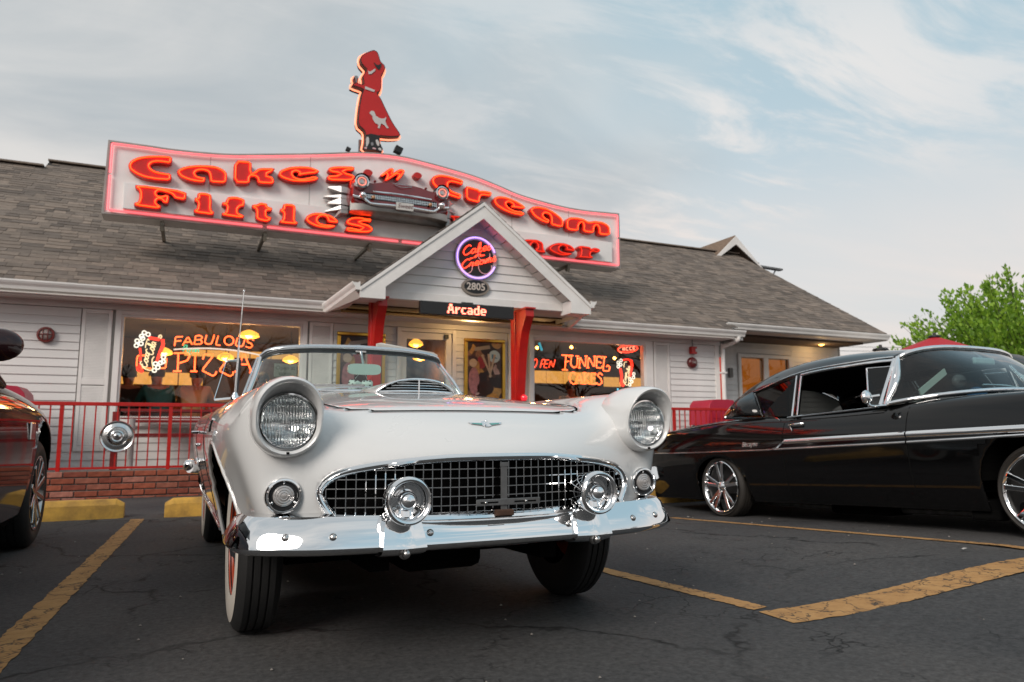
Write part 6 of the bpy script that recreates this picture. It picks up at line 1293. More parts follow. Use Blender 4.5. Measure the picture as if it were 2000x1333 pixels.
# ------------------------------------------------------------------ dark modern crossover at the left edge, nose to the building (frame: y rearwards from the nose)
sv = thing('dark_crossover', 'dark maroon modern crossover parked nose-in at the left edge', 'car', (-1.845, 6.86, 0), R(180), local=True)
M_SP = car_paint('black_cherry_paint', (0.020, 0.0030, 0.0045), 0.05, 0.0)
XS = [0, .45, .74, .87]; YS = [0, .12, .5, 1.0, 1.75, 2.6, 3.6, 4.45, 4.7]
ZS = [[.80, .92, 1.0, 1.05, 1.10, 1.08, 1.08, 1.05, .95], [.80, .91, 1.0, 1.05, 1.10, 1.08, 1.08, 1.05, .95], [.77, .87, .98, 1.04, 1.08, 1.06, 1.06, 1.03, .93], [.72, .82, .945, 1.015, 1.06, 1.05, 1.05, 1.02, .92], [.62, .72, .84, .90, .95, .96, .97, .95, .86]]
ES = [.80, .89, .945, .955, .95, .95, .955, .93, .88]; YO = [.0, .02, .10, .20, .34]
cage = MB(); tp = [[((XS+[ES[j]])[i], YS[j]+(YO[i] if j == 0 else (YO[i]*.9 if j == 1 else 0)), ZS[i][j]) for i in range(5)] for j in range(9)]
sd_ = [[tp[j][4]]+[(ES[j]+a, tp[j][4][1], z) for a, z in ((.012, min(.74, tp[j][4][2]-.05)), (.012, .58), (.0, .42), (-.04, .25))] for j in range(9)]
cage.grid(tp); cage.grid(sd_)
for j, yy in ((0, .0), (8, 4.72)):
    rows = [tp[j]] + [[(x, yy+(YO[i] if j == 0 else 0), z) for i, x in enumerate(XS)]+[sd_[j][k]] for k, z in ((1, .66), (2, .52), (3, .38), (4, .24))]; cage.grid(rows)
cage.mirror(); SB = subdiv(cage.v, cage.f, 3, 2e-4)
WF, WRr = .905, 3.62
for cy in (WF, WRr): cut(SB, [(cy-.42, .0)]+[(cy-.42*math.cos(a), .37+.49*math.sin(a)) for a in [math.pi*i/20 for i in range(21)]]+[(cy+.42, .0)], (1, 2), lambda c: abs(c[0]) > .5)
so = link('body', SB, M_SP, sv, smooth=50); solidify(so, .012)
bv3 = BVHTree.FromObject(so, bpy.context.evaluated_depsgraph_get())
gl = MB()
for y, zc, xe, ze in ((1.70, 1.08, .80, 1.05), (2.35, 1.46, .66, 1.40), (2.7, 1.60, .64, 1.53), (3.4, 1.66, .65, 1.58), (4.2, 1.60, .62, 1.50), (4.62, 1.15, .76, 1.10)): gl.grid([]) if False else None
RW = [(1.72, 1.10, .83, 1.05), (2.30, 1.44, .68, 1.38), (2.62, 1.585, .645, 1.51), (3.4, 1.655, .65, 1.57), (4.2, 1.60, .62, 1.50), (4.60, 1.18, .76, 1.08)]
rw = MB(); rows = [[(0, y, zc), (xe*.6, y, zc-.01), (xe, y, ze), (min(.90, xe+.20), y+(.0), 1.04)] for y, zc, xe, ze in RW]; rw.grid(rows[2:5]); rw.mirror(); link('roof', subdiv(rw.v, rw.f, 2), M_SP, sv, smooth=60)
m = MB(); m.grid([[(-v[0], v[1], v[2]) for v in reversed(r_[:3])][:-1] + list(r_[:3]) for r_ in rows[:3]]); m.build('windscreen', M_TINT, sv, smooth=180)
for s in (-1, 1):
    m = MB(); m.tube([(s*.835, 1.74, 1.05), (s*.685, 2.32, 1.385), (s*.65, 2.62, 1.51)], .035, 8); m.build('front_pillar', M_SP, sv, smooth=60)
    m = MB(); m.add([(s*.90, 1.9, 1.03), (s*.70, 2.36, 1.37), (s*.66, 2.66, 1.50), (s*.66, 4.2, 1.49), (s*.80, 4.55, 1.10), (s*.90, 3.5, 1.05)], [(0, 1, 2, 3, 4, 5)]); m.build('side_window', M_TINT, sv)
    well(sv, s*.50, WF, .37, s, .45, .40)
    rx = MB(); rx.sphere((s*.985, 2.62, 1.205), .115, 16, 12, (.95, .55, .72)); mr = rx.build('door_mirror', M_SP, sv, smooth=180); m = MB(); m.tube([(s*.84, 2.6, 1.06), (s*.94, 2.62, 1.14)], .03, 8); m.build('mirror_foot', M_BLACK, mr, smooth=60); m = MB(); m.box(s*.985-.09, s*.985+.09, 2.535, 2.56, 1.195, 1.21); m.build('mirror_trim', M_CHROME, mr, bev=.004)
    for cy in (WF, WRr):
        ty = tread_tyre('wheel', .365, .235, M_RUBBER, sv, s*.825, cy, .365, s, .245)
        m = MB(); m.lathe([(.25, .10), (.252, .112), (.243, .112), (.232, .09), (.22, .0)], (s*.825, cy, .365), (s, 0, 0), 48); m.build('rim', mat('satin_alloy', (.45, .45, .45), .2, 1.0), ty, smooth=40)
        MB().lathe([(.235, .0), (0, .0)], (s*.825, cy, .365), (s, 0, 0), 32).build('brake_disc', M_BLACK, ty)
        for k in range(10):
            a = R(36*k+10); c1 = Vector((s*.92, cy+.03*math.cos(a), .365+.03*math.sin(a))); c2 = Vector((s*.935, cy+.235*math.cos(a+.07), .365+.235*math.sin(a+.07))); m = MB(); m.bar(c1, c2, .032, .02, (s, 0, 0)); m.build('spoke', MATS['satin_alloy'], ty, bev=.005)
        MB().lathe([(.05, .08), (.045, .105), (0, .11)], (s*.825, cy, .365), (s, 0, 0), 20).build('hub_cap', MATS['satin_alloy'], ty, smooth=40)
    MB().sphere((s*.62, .16, .72), .1, 14, 8, (1.5, 1, .6)).build('headlight', mat('lamp_clear', (.3, .3, .3), .1, .6, coat=1), sv, smooth=180)
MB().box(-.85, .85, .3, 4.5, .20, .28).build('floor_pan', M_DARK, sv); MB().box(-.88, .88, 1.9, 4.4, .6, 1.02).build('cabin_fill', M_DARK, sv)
MB().box(-.84, -.80, .35, .52, .22, .40).build('splash_guard', M_BLACK, sv, bev=.01); MB().box(.80, .84, .35, .52, .22, .40).build('splash_guard', M_BLACK, sv, bev=.01)
# side vent badge behind the wheel arch
h = bv3.ray_cast(Vector((-1.5, 1.42, .80)), Vector((1, 0, 0)))
if h[0] is not None: m = MB(); m.box(h[0].x-.012, h[0].x+.002, 1.36, 1.50, .73, .84); m.build('fender_vent', M_CHROME_OLD, sv, bev=.006)
FAB = [[(-0.194,2.013),(-0.188,2.143),(-0.092,2.152)],[(-0.193,2.08),(-0.109,2.093)],[(-0.09,2.027),(-0.023,2.16),(0.036,2.042)],[(-0.068,2.073),(0.017,2.082)],[(0.073,2.111),(0.074,2.17),(0.135,2.182),(0.17,2.157),(0.147,2.12),(0.073,2.111),(0.06,2.048),(0.15,2.056),(0.169,2.084),(0.147,2.12)],[(0.222,2.192),(0.202,2.086),(0.232,2.059),(0.29,2.065),(0.312,2.128),(0.326,2.202)],[(0.381,2.191),(0.353,2.052),(0.416,2.051)],[(0.595,2.128),(0.593,2.108),(0.585,2.089),(0.571,2.074),(0.554,2.063),(0.534,2.059),(0.515,2.062),(0.497,2.07),(0.482,2.084),(0.472,2.102),(0.468,2.122),(0.47,2.143),(0.478,2.161),(0.492,2.177),(0.509,2.187),(0.529,2.191),(0.548,2.189),(0.567,2.181),(0.581,2.167),(0.591,2.149),(0.595,2.128)],[(0.649,2.173),(0.623,2.07),(0.663,2.044),(0.723,2.052),(0.742,2.113),(0.757,2.174)],[(0.88,2.143),(0.848,2.174),(0.792,2.161),(0.789,2.119),(0.842,2.099),(0.865,2.063),(0.828,2.029),(0.766,2.049)]]
PIZ = [[(-0.196,1.908),(-0.088,1.915),(-0.015,1.914),(0.011,1.87),(-0.018,1.807),(-0.121,1.767)],[(-0.14,1.909),(-0.135,1.651)],[(-0.195,1.649),(-0.087,1.651)],[(0.042,1.912),(0.132,1.913)],[(0.084,1.914),(0.087,1.658)],[(0.03,1.655),(0.124,1.655)],[(0.189,1.833),(0.202,1.905),(0.339,1.911),(0.184,1.671),(0.252,1.637),(0.337,1.594),(0.373,1.623),(0.379,1.663)],[(0.422,1.842),(0.435,1.915),(0.566,1.92),(0.417,1.674),(0.485,1.64),(0.571,1.597),(0.608,1.625),(0.611,1.666)],[(0.628,1.667),(0.683,1.673)],[(0.653,1.668),(0.7,1.779),(0.733,1.918),(0.763,1.919),(0.801,1.82),(0.868,1.665)],[(0.7,1.779),(0.812,1.783)],[(0.834,1.664),(0.903,1.666)]]
ARC = [[(-0.203,1.961),(0.006,1.982),(0.235,1.997),(0.453,1.993),(0.657,1.979),(0.874,1.947),(0.971,1.928)]]
GRN = [[(-0.076,1.992),(-0.058,2.033),(-0.029,2.021),(-0.051,1.98),(-0.067,1.983),(-0.081,1.934)],[(-0.019,1.981),(-0.024,1.927)],[(-0.01,1.977),(0.023,1.974),(-0.007,1.91),(0.034,1.907)],[(0.049,1.935),(0.055,1.975),(0.08,1.972),(0.074,1.931)],[(0.09,1.932),(0.1,1.973),(0.129,1.97),(0.123,1.929)]]
BUB = [(-0.592,2.181),(-0.542,2.159),(-0.622,2.129),(-0.609,2.098),(-0.675,2.06),(-0.624,2.023),(-0.68,1.994),(-0.329,1.842),(-0.329,1.779),(-0.361,1.761),(-0.427,1.745),(-0.392,1.694),(-0.435,1.65)]
CRED = [[(-0.533,2.12),(-0.39,2.101)],[(-0.532,2.107),(-0.396,2.087)],[(-0.364,2.099),(-0.353,2.02),(-0.386,1.905),(-0.412,1.779)],[(-0.343,2.1),(-0.338,2.0),(-0.368,1.906),(-0.404,1.792)],[(-0.635,1.96),(-0.621,1.869),(-0.621,1.771)],[(-0.62,1.738),(-0.61,1.673),(-0.575,1.619)],[(-0.655,1.704),(-0.641,1.646),(-0.587,1.619)]]
STRAW = [[(-0.409,2.113),(-0.399,2.154),(-0.379,2.161),(-0.369,2.139),(-0.382,2.108)]]
CORG = [[(-0.542,1.863),(-0.652,1.855),(-0.664,1.815),(-0.661,1.698)],[(-0.602,1.68),(-0.48,1.678)],[(-0.362,1.685),(-0.292,1.691),(-0.29,1.83)]]
CREAM = [[(-0.6,1.772),(-0.615,1.763),(-0.613,1.739),(-0.584,1.705),(-0.553,1.693),(-0.529,1.708),(-0.539,1.745),(-0.555,1.77)],[(-0.565,1.806),(-0.567,1.784),(-0.546,1.762),(-0.524,1.768),(-0.529,1.793),(-0.556,1.803),(-0.566,1.793),(-0.555,1.827)],[(-0.552,1.854),(-0.561,1.838),(-0.541,1.812),(-0.519,1.818),(-0.53,1.851)],[(-0.55,1.896),(-0.555,1.874),(-0.534,1.852),(-0.513,1.859),(-0.528,1.885),(-0.553,1.9),(-0.519,1.885),(-0.513,1.897)],[(-0.537,1.949),(-0.553,1.941),(-0.552,1.919),(-0.522,1.885),(-0.488,1.873),(-0.461,1.885),(-0.47,1.92),(-0.487,1.944)],[(-0.496,1.978),(-0.5,1.957),(-0.478,1.936),(-0.454,1.94),(-0.458,1.964),(-0.487,1.975),(-0.498,1.966),(-0.485,1.996)],[(-0.455,1.981),(-0.5,2.015),(-0.538,2.031),(-0.535,2.017),(-0.484,1.993),(-0.444,1.984),(-0.453,2.007)],[(-0.479,2.053),(-0.485,2.033),(-0.462,2.011),(-0.439,2.016),(-0.455,2.042),(-0.481,2.056),(-0.445,2.041),(-0.438,2.051)],[(-0.588,1.739),(-0.589,1.7),(-0.555,1.669),(-0.495,1.648),(-0.461,1.665),(-0.458,1.705),(-0.469,1.757),(-0.469,1.81),(-0.447,1.843)],[(-0.565,1.963),(-0.562,2.016),(-0.543,2.09),(-0.524,2.071)]]
OPN = [[(5.62,1.963),(5.607,1.934),(5.591,1.911),(5.574,1.897),(5.558,1.894),(5.547,1.903),(5.541,1.923),(5.543,1.95),(5.55,1.98),(5.563,2.009),(5.579,2.033),(5.597,2.047),(5.612,2.05),(5.624,2.041),(5.629,2.021),(5.628,1.994),(5.62,1.963)],[(5.69,1.899),(5.731,2.049),(5.791,2.045),(5.777,1.973),(5.71,1.965)],[(5.864,2.042),(5.8,2.039),(5.759,1.907),(5.829,1.903)],[(5.781,1.973),(5.843,1.975)],[(5.862,1.905),(5.904,2.043),(5.945,1.907),(5.991,2.053)]]
FUN = [[(6.128,2.142),(6.272,2.142),(6.278,2.106)],[(6.217,2.14),(6.186,1.879)],[(6.131,1.878),(6.24,1.875)],[(6.201,2.019),(6.27,2.039)],[(6.288,2.143),(6.361,2.14)],[(6.324,2.138),(6.308,1.974),(6.358,1.927),(6.42,1.936),(6.441,1.979),(6.451,2.138)],[(6.416,2.136),(6.479,2.136)],[(6.461,1.925),(6.51,1.927)],[(6.485,1.926),(6.495,2.139),(6.615,1.93),(6.63,2.145)],[(6.605,2.144),(6.658,2.146)],[(6.64,1.931),(6.692,1.933)],[(6.665,1.932),(6.678,2.144),(6.801,1.937),(6.816,2.146)],[(6.791,2.145),(6.845,2.144)],[(6.965,2.109),(6.959,2.146),(6.859,2.144),(6.843,1.938),(6.954,1.936),(6.97,1.973)],[(6.854,2.043),(6.935,2.046),(6.942,2.022)],[(6.98,2.147),(7.062,2.144)],[(7.023,2.142),(6.985,1.887),(7.111,1.885),(7.139,1.954),(7.092,1.996),(7.063,1.964)]]
CAK = [[(6.411,1.802),(6.363,1.843),(6.308,1.817),(6.282,1.744),(6.299,1.66),(6.36,1.623),(6.422,1.645)],[(6.381,1.638),(6.436,1.64)],[(6.401,1.639),(6.474,1.84),(6.547,1.642)],[(6.43,1.7),(6.527,1.703)],[(6.512,1.642),(6.568,1.643)],[(6.564,1.837),(6.627,1.837)],[(6.595,1.836),(6.582,1.637)],[(6.561,1.637),(6.616,1.638)],[(6.69,1.829),(6.59,1.735),(6.7,1.634)],[(6.831,1.803),(6.824,1.833),(6.739,1.833),(6.726,1.635),(6.834,1.635),(6.842,1.668)],[(6.735,1.739),(6.808,1.741)],[(6.973,1.807),(6.917,1.851),(6.866,1.797),(6.943,1.732),(6.963,1.665),(6.898,1.621),(6.842,1.656)]]
CHO = [[(7.4,2.352),(7.333,2.312),(7.339,2.262),(7.404,2.233)],[(7.429,2.341),(7.435,2.278)],[(7.466,2.349),(7.472,2.28)],[(7.428,2.306),(7.473,2.312)],[(7.548,2.353),(7.503,2.338),(7.505,2.294),(7.549,2.29)],[(7.623,2.363),(7.581,2.348),(7.583,2.304),(7.624,2.299)],[(7.698,2.373),(7.653,2.364),(7.659,2.307),(7.704,2.309)],[(7.655,2.336),(7.694,2.341)],[(7.764,2.344),(7.758,2.326),(7.736,2.308),(7.701,2.29),(7.656,2.274),(7.602,2.262),(7.544,2.253),(7.486,2.249),(7.433,2.25),(7.386,2.255),(7.35,2.264),(7.327,2.277),(7.318,2.293),(7.325,2.311),(7.346,2.329),(7.38,2.347),(7.425,2.362),(7.478,2.375),(7.535,2.384),(7.593,2.388),(7.648,2.388),(7.695,2.383),(7.732,2.373),(7.756,2.36),(7.764,2.344)]]
BUB2 = [(7.376,2.091),(7.311,2.048),(7.366,2.012),(7.31,1.973),(7.653,1.846),(7.644,1.78),(7.564,1.749),(7.604,1.7),(7.558,1.64)]
CRED2 = [[(7.423,2.104),(7.527,2.119),(7.616,2.097)],[(7.616,2.109),(7.636,2.022),(7.611,1.92),(7.565,1.768)],[(7.589,2.096),(7.606,2.008),(7.548,1.793)],[(7.353,1.949),(7.378,1.788),(7.367,1.651),(7.425,1.608)],[(7.375,1.937),(7.397,1.788),(7.39,1.664),(7.432,1.621)]]
CREAM2 = [[(7.426,1.734),(7.415,1.723),(7.415,1.699),(7.431,1.672),(7.45,1.666),(7.467,1.684),(7.464,1.718),(7.455,1.739)],[(7.452,1.773),(7.448,1.75),(7.46,1.733),(7.475,1.743),(7.474,1.766),(7.457,1.771),(7.45,1.759),(7.46,1.794)],[(7.464,1.821),(7.457,1.804),(7.468,1.782),(7.483,1.792),(7.478,1.821)],[(7.468,1.862),(7.463,1.84),(7.475,1.822),(7.49,1.832),(7.482,1.855),(7.467,1.865),(7.488,1.856),(7.492,1.869)],[(7.486,1.854),(7.474,1.842),(7.473,1.818),(7.493,1.788),(7.517,1.781),(7.537,1.8),(7.533,1.837),(7.522,1.859)],[(7.517,1.895),(7.513,1.871),(7.528,1.853),(7.546,1.863),(7.544,1.888),(7.524,1.893),(7.515,1.881),(7.526,1.918)],[(7.547,1.907),(7.516,1.935),(7.49,1.944),(7.491,1.93),(7.527,1.914),(7.555,1.913),(7.55,1.936)],[(7.534,1.981),(7.528,1.958),(7.544,1.939),(7.561,1.949),(7.551,1.974),(7.533,1.985),(7.558,1.975),(7.564,1.988)],[(7.42,1.714),(7.441,1.652),(7.499,1.629),(7.53,1.692),(7.518,1.792)],[(7.427,1.964),(7.444,2.053),(7.496,2.067)]]
RND = [[(3.858,3.595),(3.836,3.609),(3.794,3.589),(3.744,3.525),(3.735,3.474),(3.771,3.45),(3.832,3.489),(3.871,3.529)],[(3.932,3.562),(3.89,3.553),(3.859,3.507),(3.879,3.483),(3.92,3.523),(3.937,3.568),(3.923,3.51),(3.947,3.51)],[(3.961,3.522),(4.004,3.605),(4.018,3.666),(3.996,3.652),(3.966,3.551),(3.951,3.505),(3.975,3.554),(4.018,3.593),(4.01,3.565),(3.975,3.547),(4.009,3.523),(4.037,3.545)],[(4.048,3.563),(4.101,3.59),(4.111,3.617),(4.085,3.616),(4.051,3.571),(4.069,3.544),(4.123,3.579)],[(4.119,3.57),(4.168,3.649),(4.168,3.62),(4.179,3.591),(4.15,3.563),(4.127,3.57)],[(3.903,3.422),(3.946,3.463),(3.925,3.423),(3.957,3.461),(4.013,3.485),(4.005,3.453),(4.055,3.475)],[(3.838,3.399),(3.888,3.413)],[(4.034,3.464),(4.079,3.475)],[(3.836,3.375),(3.814,3.387),(3.771,3.367),(3.721,3.306),(3.712,3.26),(3.748,3.24),(3.81,3.279),(3.849,3.316)],[(3.826,3.277),(3.861,3.339),(3.867,3.331),(3.898,3.344),(3.88,3.298),(3.91,3.305)],[(3.918,3.32),(3.971,3.347),(3.98,3.372),(3.954,3.37),(3.921,3.327),(3.939,3.304),(3.993,3.338)],[(4.074,3.402),(4.032,3.392),(4.0,3.349),(4.02,3.327),(4.063,3.367),(4.08,3.408),(4.065,3.355),(4.09,3.356)],[(4.088,3.362),(4.118,3.42),(4.099,3.353),(4.121,3.411),(4.149,3.43),(4.133,3.364),(4.157,3.423),(4.183,3.442),(4.172,3.383),(4.2,3.398)],[(4.201,3.399),(4.251,3.473),(4.251,3.447),(4.263,3.421),(4.233,3.394),(4.21,3.399)]]
# ------------------------------------------------------------------ railings on the brick walls
def railing(x0, x1, posts, label, ztop=1.14):
    t_ = thing('railing', label, 'railing', ((x0+x1)/2, 9.92, 0.325), group='red metal railings along the walkway')
    MB().box(x0, x1, 9.895, 9.945, ztop-.045, ztop).build('top_rail', M_RED, t_, bev=.004); MB().box(x0, x1, 9.905, 9.935, .345, .370).build('bottom_rail', M_RED, t_)
    pm = None
    for p in posts:
        m = MB(); m.box(p-.021, p+.021, 9.899, 9.941, .326, ztop-.046); m.build('post', M_RED, t_)
    bal = MB(); bal.box(-.0075, .0075, -.0075, .0075, 0, 1); bme = bal.mesh('baluster'); bme.materials.append(M_RED)
    xs_ = list(posts)
    for a, b in zip(xs_, xs_[1:]):
        n = max(2, round((b-a)/.1165))
        for i in range(1, n): inst('baluster', bme, t_, (a+(b-a)*i/n, 9.92, .371), (1, 1, ztop-.045-.371))
    return t_
railing(-3.70, 2.17, [-3.65, -2.49, -1.33, -.17, .99, 2.15], 'long red metal railing on the brick wall left of the porch')
railing(5.22, 9.72, [5.24, 6.37, 7.49, 8.61, 9.70], 'red metal railing on the brick wall right of the porch', 1.17)
hc = thing('hubcap', 'round chrome hubcap hung on the red railing', 'hubcap', (-.735, 9.86, .73))
m = MB(); m.lathe([(.184, .03), (.188, .012), (.180, 0), (.168, .004), (.160, .012), (.150, .006), (.118, -.004), (.110, .004), (.106, .012), (.078, .010), (.072, -.006), (.060, -.014), (.048, -.010), (.040, -.022), (.030, -.030), (0, -.033)], (-.735, 9.86, .73), (0, 1, 0), 48); m.build('disc', M_CHROME_OLD, hc, smooth=35)
m = MB()
for k in range(44):
    a = 2*math.pi*k/44; c = Vector((-.735+.092*math.cos(a), 9.862, .73+.092*math.sin(a))); d = Vector((math.cos(a), 0, math.sin(a))); m.bar(c-d*.012, c+d*.012, .005, .012, (0, 1, 0))
tag(m.build('fluting', M_CHROME, hc), kind='stuff')
MB().tube([(-.80, 9.93, .80), (-.80, 9.875, .78)], .006, 6).build('hook', M_IRON, hc); MB().tube([(-.67, 9.93, .80), (-.67, 9.875, .78)], .006, 6).build('hook', M_IRON, hc)
m = MB(); m.lathe([(.020, -.034), (.018, -.037), (0, -.038)], (-.735, 9.86, .73), (0, 1, 0), 16); m.build('centre_badge', mat('dark_badge', (.05, .05, .05), .3), hc, smooth=40)
# ------------------------------------------------------------------ yellow wheel stops
M_YC = mat('yellow_painted_concrete', (.66, .37, .065), .85, var=.28, vscale=7, bump=.35, bscale=60, dirt=(.34, .19, .05))
def stop(x0, x1, y, label, z=0.0, g_='yellow concrete wheel stops'):
    m = MB(); h, c = .165, .05
    sec = [(-.02, 0), (.005, h-.045), (.04, h), (.15, h), (.185, h-.045), (.21, 0)]
    rows = []
    for x, k, s in ((x0, .55, 1), (x0+.07, 1, 0), (x1-.07, 1, 0), (x1, .55, -1)):
        rows.append([(x, y+.095+(a-.095)*(1 if k == 1 else .72), z + (b if b < .1 else (h-.045+(b-h+.045)*k if k < 1 else b))*(1 if k == 1 else .86)) for a, b in sec])
    m.grid(rows); m.f.append(tuple(range(6))); m.f.append(tuple(len(m.v)-6+i for i in reversed(range(6))))
    o = m.build('wheel_stop', M_YC, smooth=25, norm=True, at=((x0+x1)/2, y+.1, z)); return tag(o, label, 'wheel stop', g_)
stop(-2.38, -.475, 7.58, 'yellow wheel stop in front of the dark crossover, left of the stripe')
stop(-.135, 1.75, 7.45, 'yellow wheel stop behind the white convertible')
stop(4.70, 6.62, 7.16, 'yellow wheel stop behind the tail of the black sedan', -.075)
# ------------------------------------------------------------------ picnic table and bins behind the railing
M_REDD = mat('red_coated_metal', (.22, .012, .012), .5, var=.2, vscale=6); M_PIPE = mat('white_pipe', (.50, .48, .46), .45)
def mesh_band(m, x0, x1, y, z0, z1, d=.028):
    n = int((x1-x0)/d)
    for i in range(n+2):
        for s in (-1, 1):
            a = x0+i*d; b = a+s*(z1-z0)*.8
            if s < 0 and b < x0-.001: continue
            if s > 0 and b > x1+.001: continue
            if a > x1: continue
            m.bar((a, y, z0), (b, y, z1), .004, .006, (0, 1, 0))
pt_ = thing('picnic_table', 'red expanded-metal picnic table behind the railing under the pizza window', 'table', (.45, 10.6, ZF))
m = MB(); m.box(-.75, 1.65, 10.30, 10.33, 1.045, 1.075); m.box(-.75, 1.65, 10.97, 11.0, 1.045, 1.075); m.box(-.75, -.72, 10.331, 10.969, 1.045, 1.075); m.box(1.62, 1.65, 10.331, 10.969, 1.045, 1.075); m.build('tabletop', M_REDD, pt_)
MB().box(-.72, 1.62, 10.331, 10.969, 1.055, 1.062).build('top_sheet', M_REDD, pt_)
m = MB(); mesh_band(m, -.74, 1.64, 10.315, .965, 1.044); tag(m.build('expanded_mesh', mat('dark_red_mesh', (.11, .010, .010), .5), pt_), kind='stuff')
m = MB(); m.box(-.75, 1.65, 10.31, 10.325, .945, .964); m.build('skirt_rail', M_REDD, pt_)
for z, y in ((.73, 10.10), (.90, 10.24)): MB().box(-.6, 1.6, y, y+.05, z, z+.035).build('bench_slat', M_REDD, pt_, bev=.004)
MB().box(-.6, 1.6, 10.10, 10.23, .715, .728).build('bench_seat', M_REDD, pt_)
for x in (-.60, 1.5): MB().tube([(x, 10.16, ZF), (x, 10.16, .95)], .034, 10).build('leg', M_PIPE, pt_, smooth=60)
MB().box(-.84, -.76, 10.36, 10.42, ZF, 1.04).build('table_post', M_REDD, pt_)
M_LID = mat('cerise_plastic', (.40, .016, .045), .4, var=.1, vscale=6); M_BIN = mat('bin_body', (.05, .012, .016), .5)
def bin_(x0, x1, label, zt=1.34):
    t_ = thing('rubbish_bin', label, 'bin', ((x0+x1)/2, 10.5, ZF), group='red-lidded rubbish bins on the walkway')
    MB().box(x0+.03, x1-.03, 10.25, 10.75, ZF, .88).build('bin_body', M_BIN, t_, bev=.02)
    m = MB(); w = x1-x0; sec = [(x0, .882), (x0+.01, 1.16), (x0+.03, 1.25), (x0+.10, 1.33), (x0+.22, zt), (x1-.22, zt), (x1-.10, 1.33), (x1-.03, 1.25), (x1-.01, 1.16), (x1, .882)]
    m.prism(sec, lambda u, v: (u, 10.22, v), (0, .56, 0)); l = m.build('lid', M_LID, t_, bev=.02, smooth=40)
    MB().box(x0+.1, x1-.1, 10.21, 10.219, 1.0, 1.16).build('flap', M_LID, t_, bev=.004); return t_
bin_(-2.42, -1.74, 'rubbish bin with a cerise lid behind the railing, above the dark crossover'); bin_(8.47, 9.14, 'rubbish bin with a cerise lid behind the right-hand railing')
m = MB(); 
# ------------------------------------------------------------------ fittings on the wall
wl = thing('bulkhead_light', 'round caged bulkhead light with red rim on the left clapboard wall', 'wall light', (-1.745, 11.17, 2.07))
M_OX = mat('oxide_red', (.17, .018, .014), .5, var=.2, vscale=20)
m = MB(); m.lathe([(.102, .0), (.106, -.03), (.098, -.052), (.080, -.056), (.076, -.03)], (-1.745, 11.18, 2.07), (0, 1, 0), 32); m.build('rim', M_OX, wl, smooth=50)
m = MB(); m.lathe([(.078, -.03), (.06, -.055), (.03, -.066), (0, -.07)], (-1.745, 11.18, 2.07), (0, 1, 0), 24); m.build('glass_bowl', mat('frosted_bowl', (.34, .28, .26), .3, coat=.6), wl, smooth=180)
for dx in (-.028, .028): MB().tube(cr([(-1.745+dx, 11.125, 1.995), (-1.745+dx*1.1, 11.10, 2.07), (-1.745+dx, 11.125, 2.145)], 4), .006, 6).build('cage_bar', M_OX, wl)
MB().tube(cr([(-1.82, 11.125, 2.07), (-1.745, 11.098, 2.075), (-1.67, 11.125, 2.07)], 4), .006, 6).build('cage_bar', M_OX, wl)
fs = thing('fire_strobe', 'red fire alarm strobe box with white lens on the right clapboard wall', 'fire alarm', (8.91, 11.17, 2.33))
MB().box(8.845, 8.975, 11.10, 11.178, 2.26, 2.40).build('box', M_RED, fs, bev=.006); MB().box(8.93, 8.965, 11.085, 11.099, 2.30, 2.36).build('strobe_lens', mat('strobe_white', (.6, .6, .6), .2), fs, bev=.004)
MB().tube([(8.905, 11.15, 2.41), (8.905, 11.15, 2.54)], .009, 6).build('conduit', M_IRON, fs)
fb = thing('fire_bell', 'round dark red fire bell below the strobe box', 'bell', (8.89, 11.17, 2.09))
m = MB(); m.lathe([(.108, 0), (.110, -.03), (.098, -.060), (.060, -.080), (.02, -.086), (0, -.086)], (8.89, 11.178, 2.09), (0, 1, 0), 32); m.build('gong', mat('bell_red', (.11, .012, .012), .35, coat=.3), fb, smooth=60)
text_obj('bell_lettering', 'FIRE', mat('faded_white', (.4, .36, .34), .6), fb, (8.89, 11.088, 2.09), .055, extrude=.002)
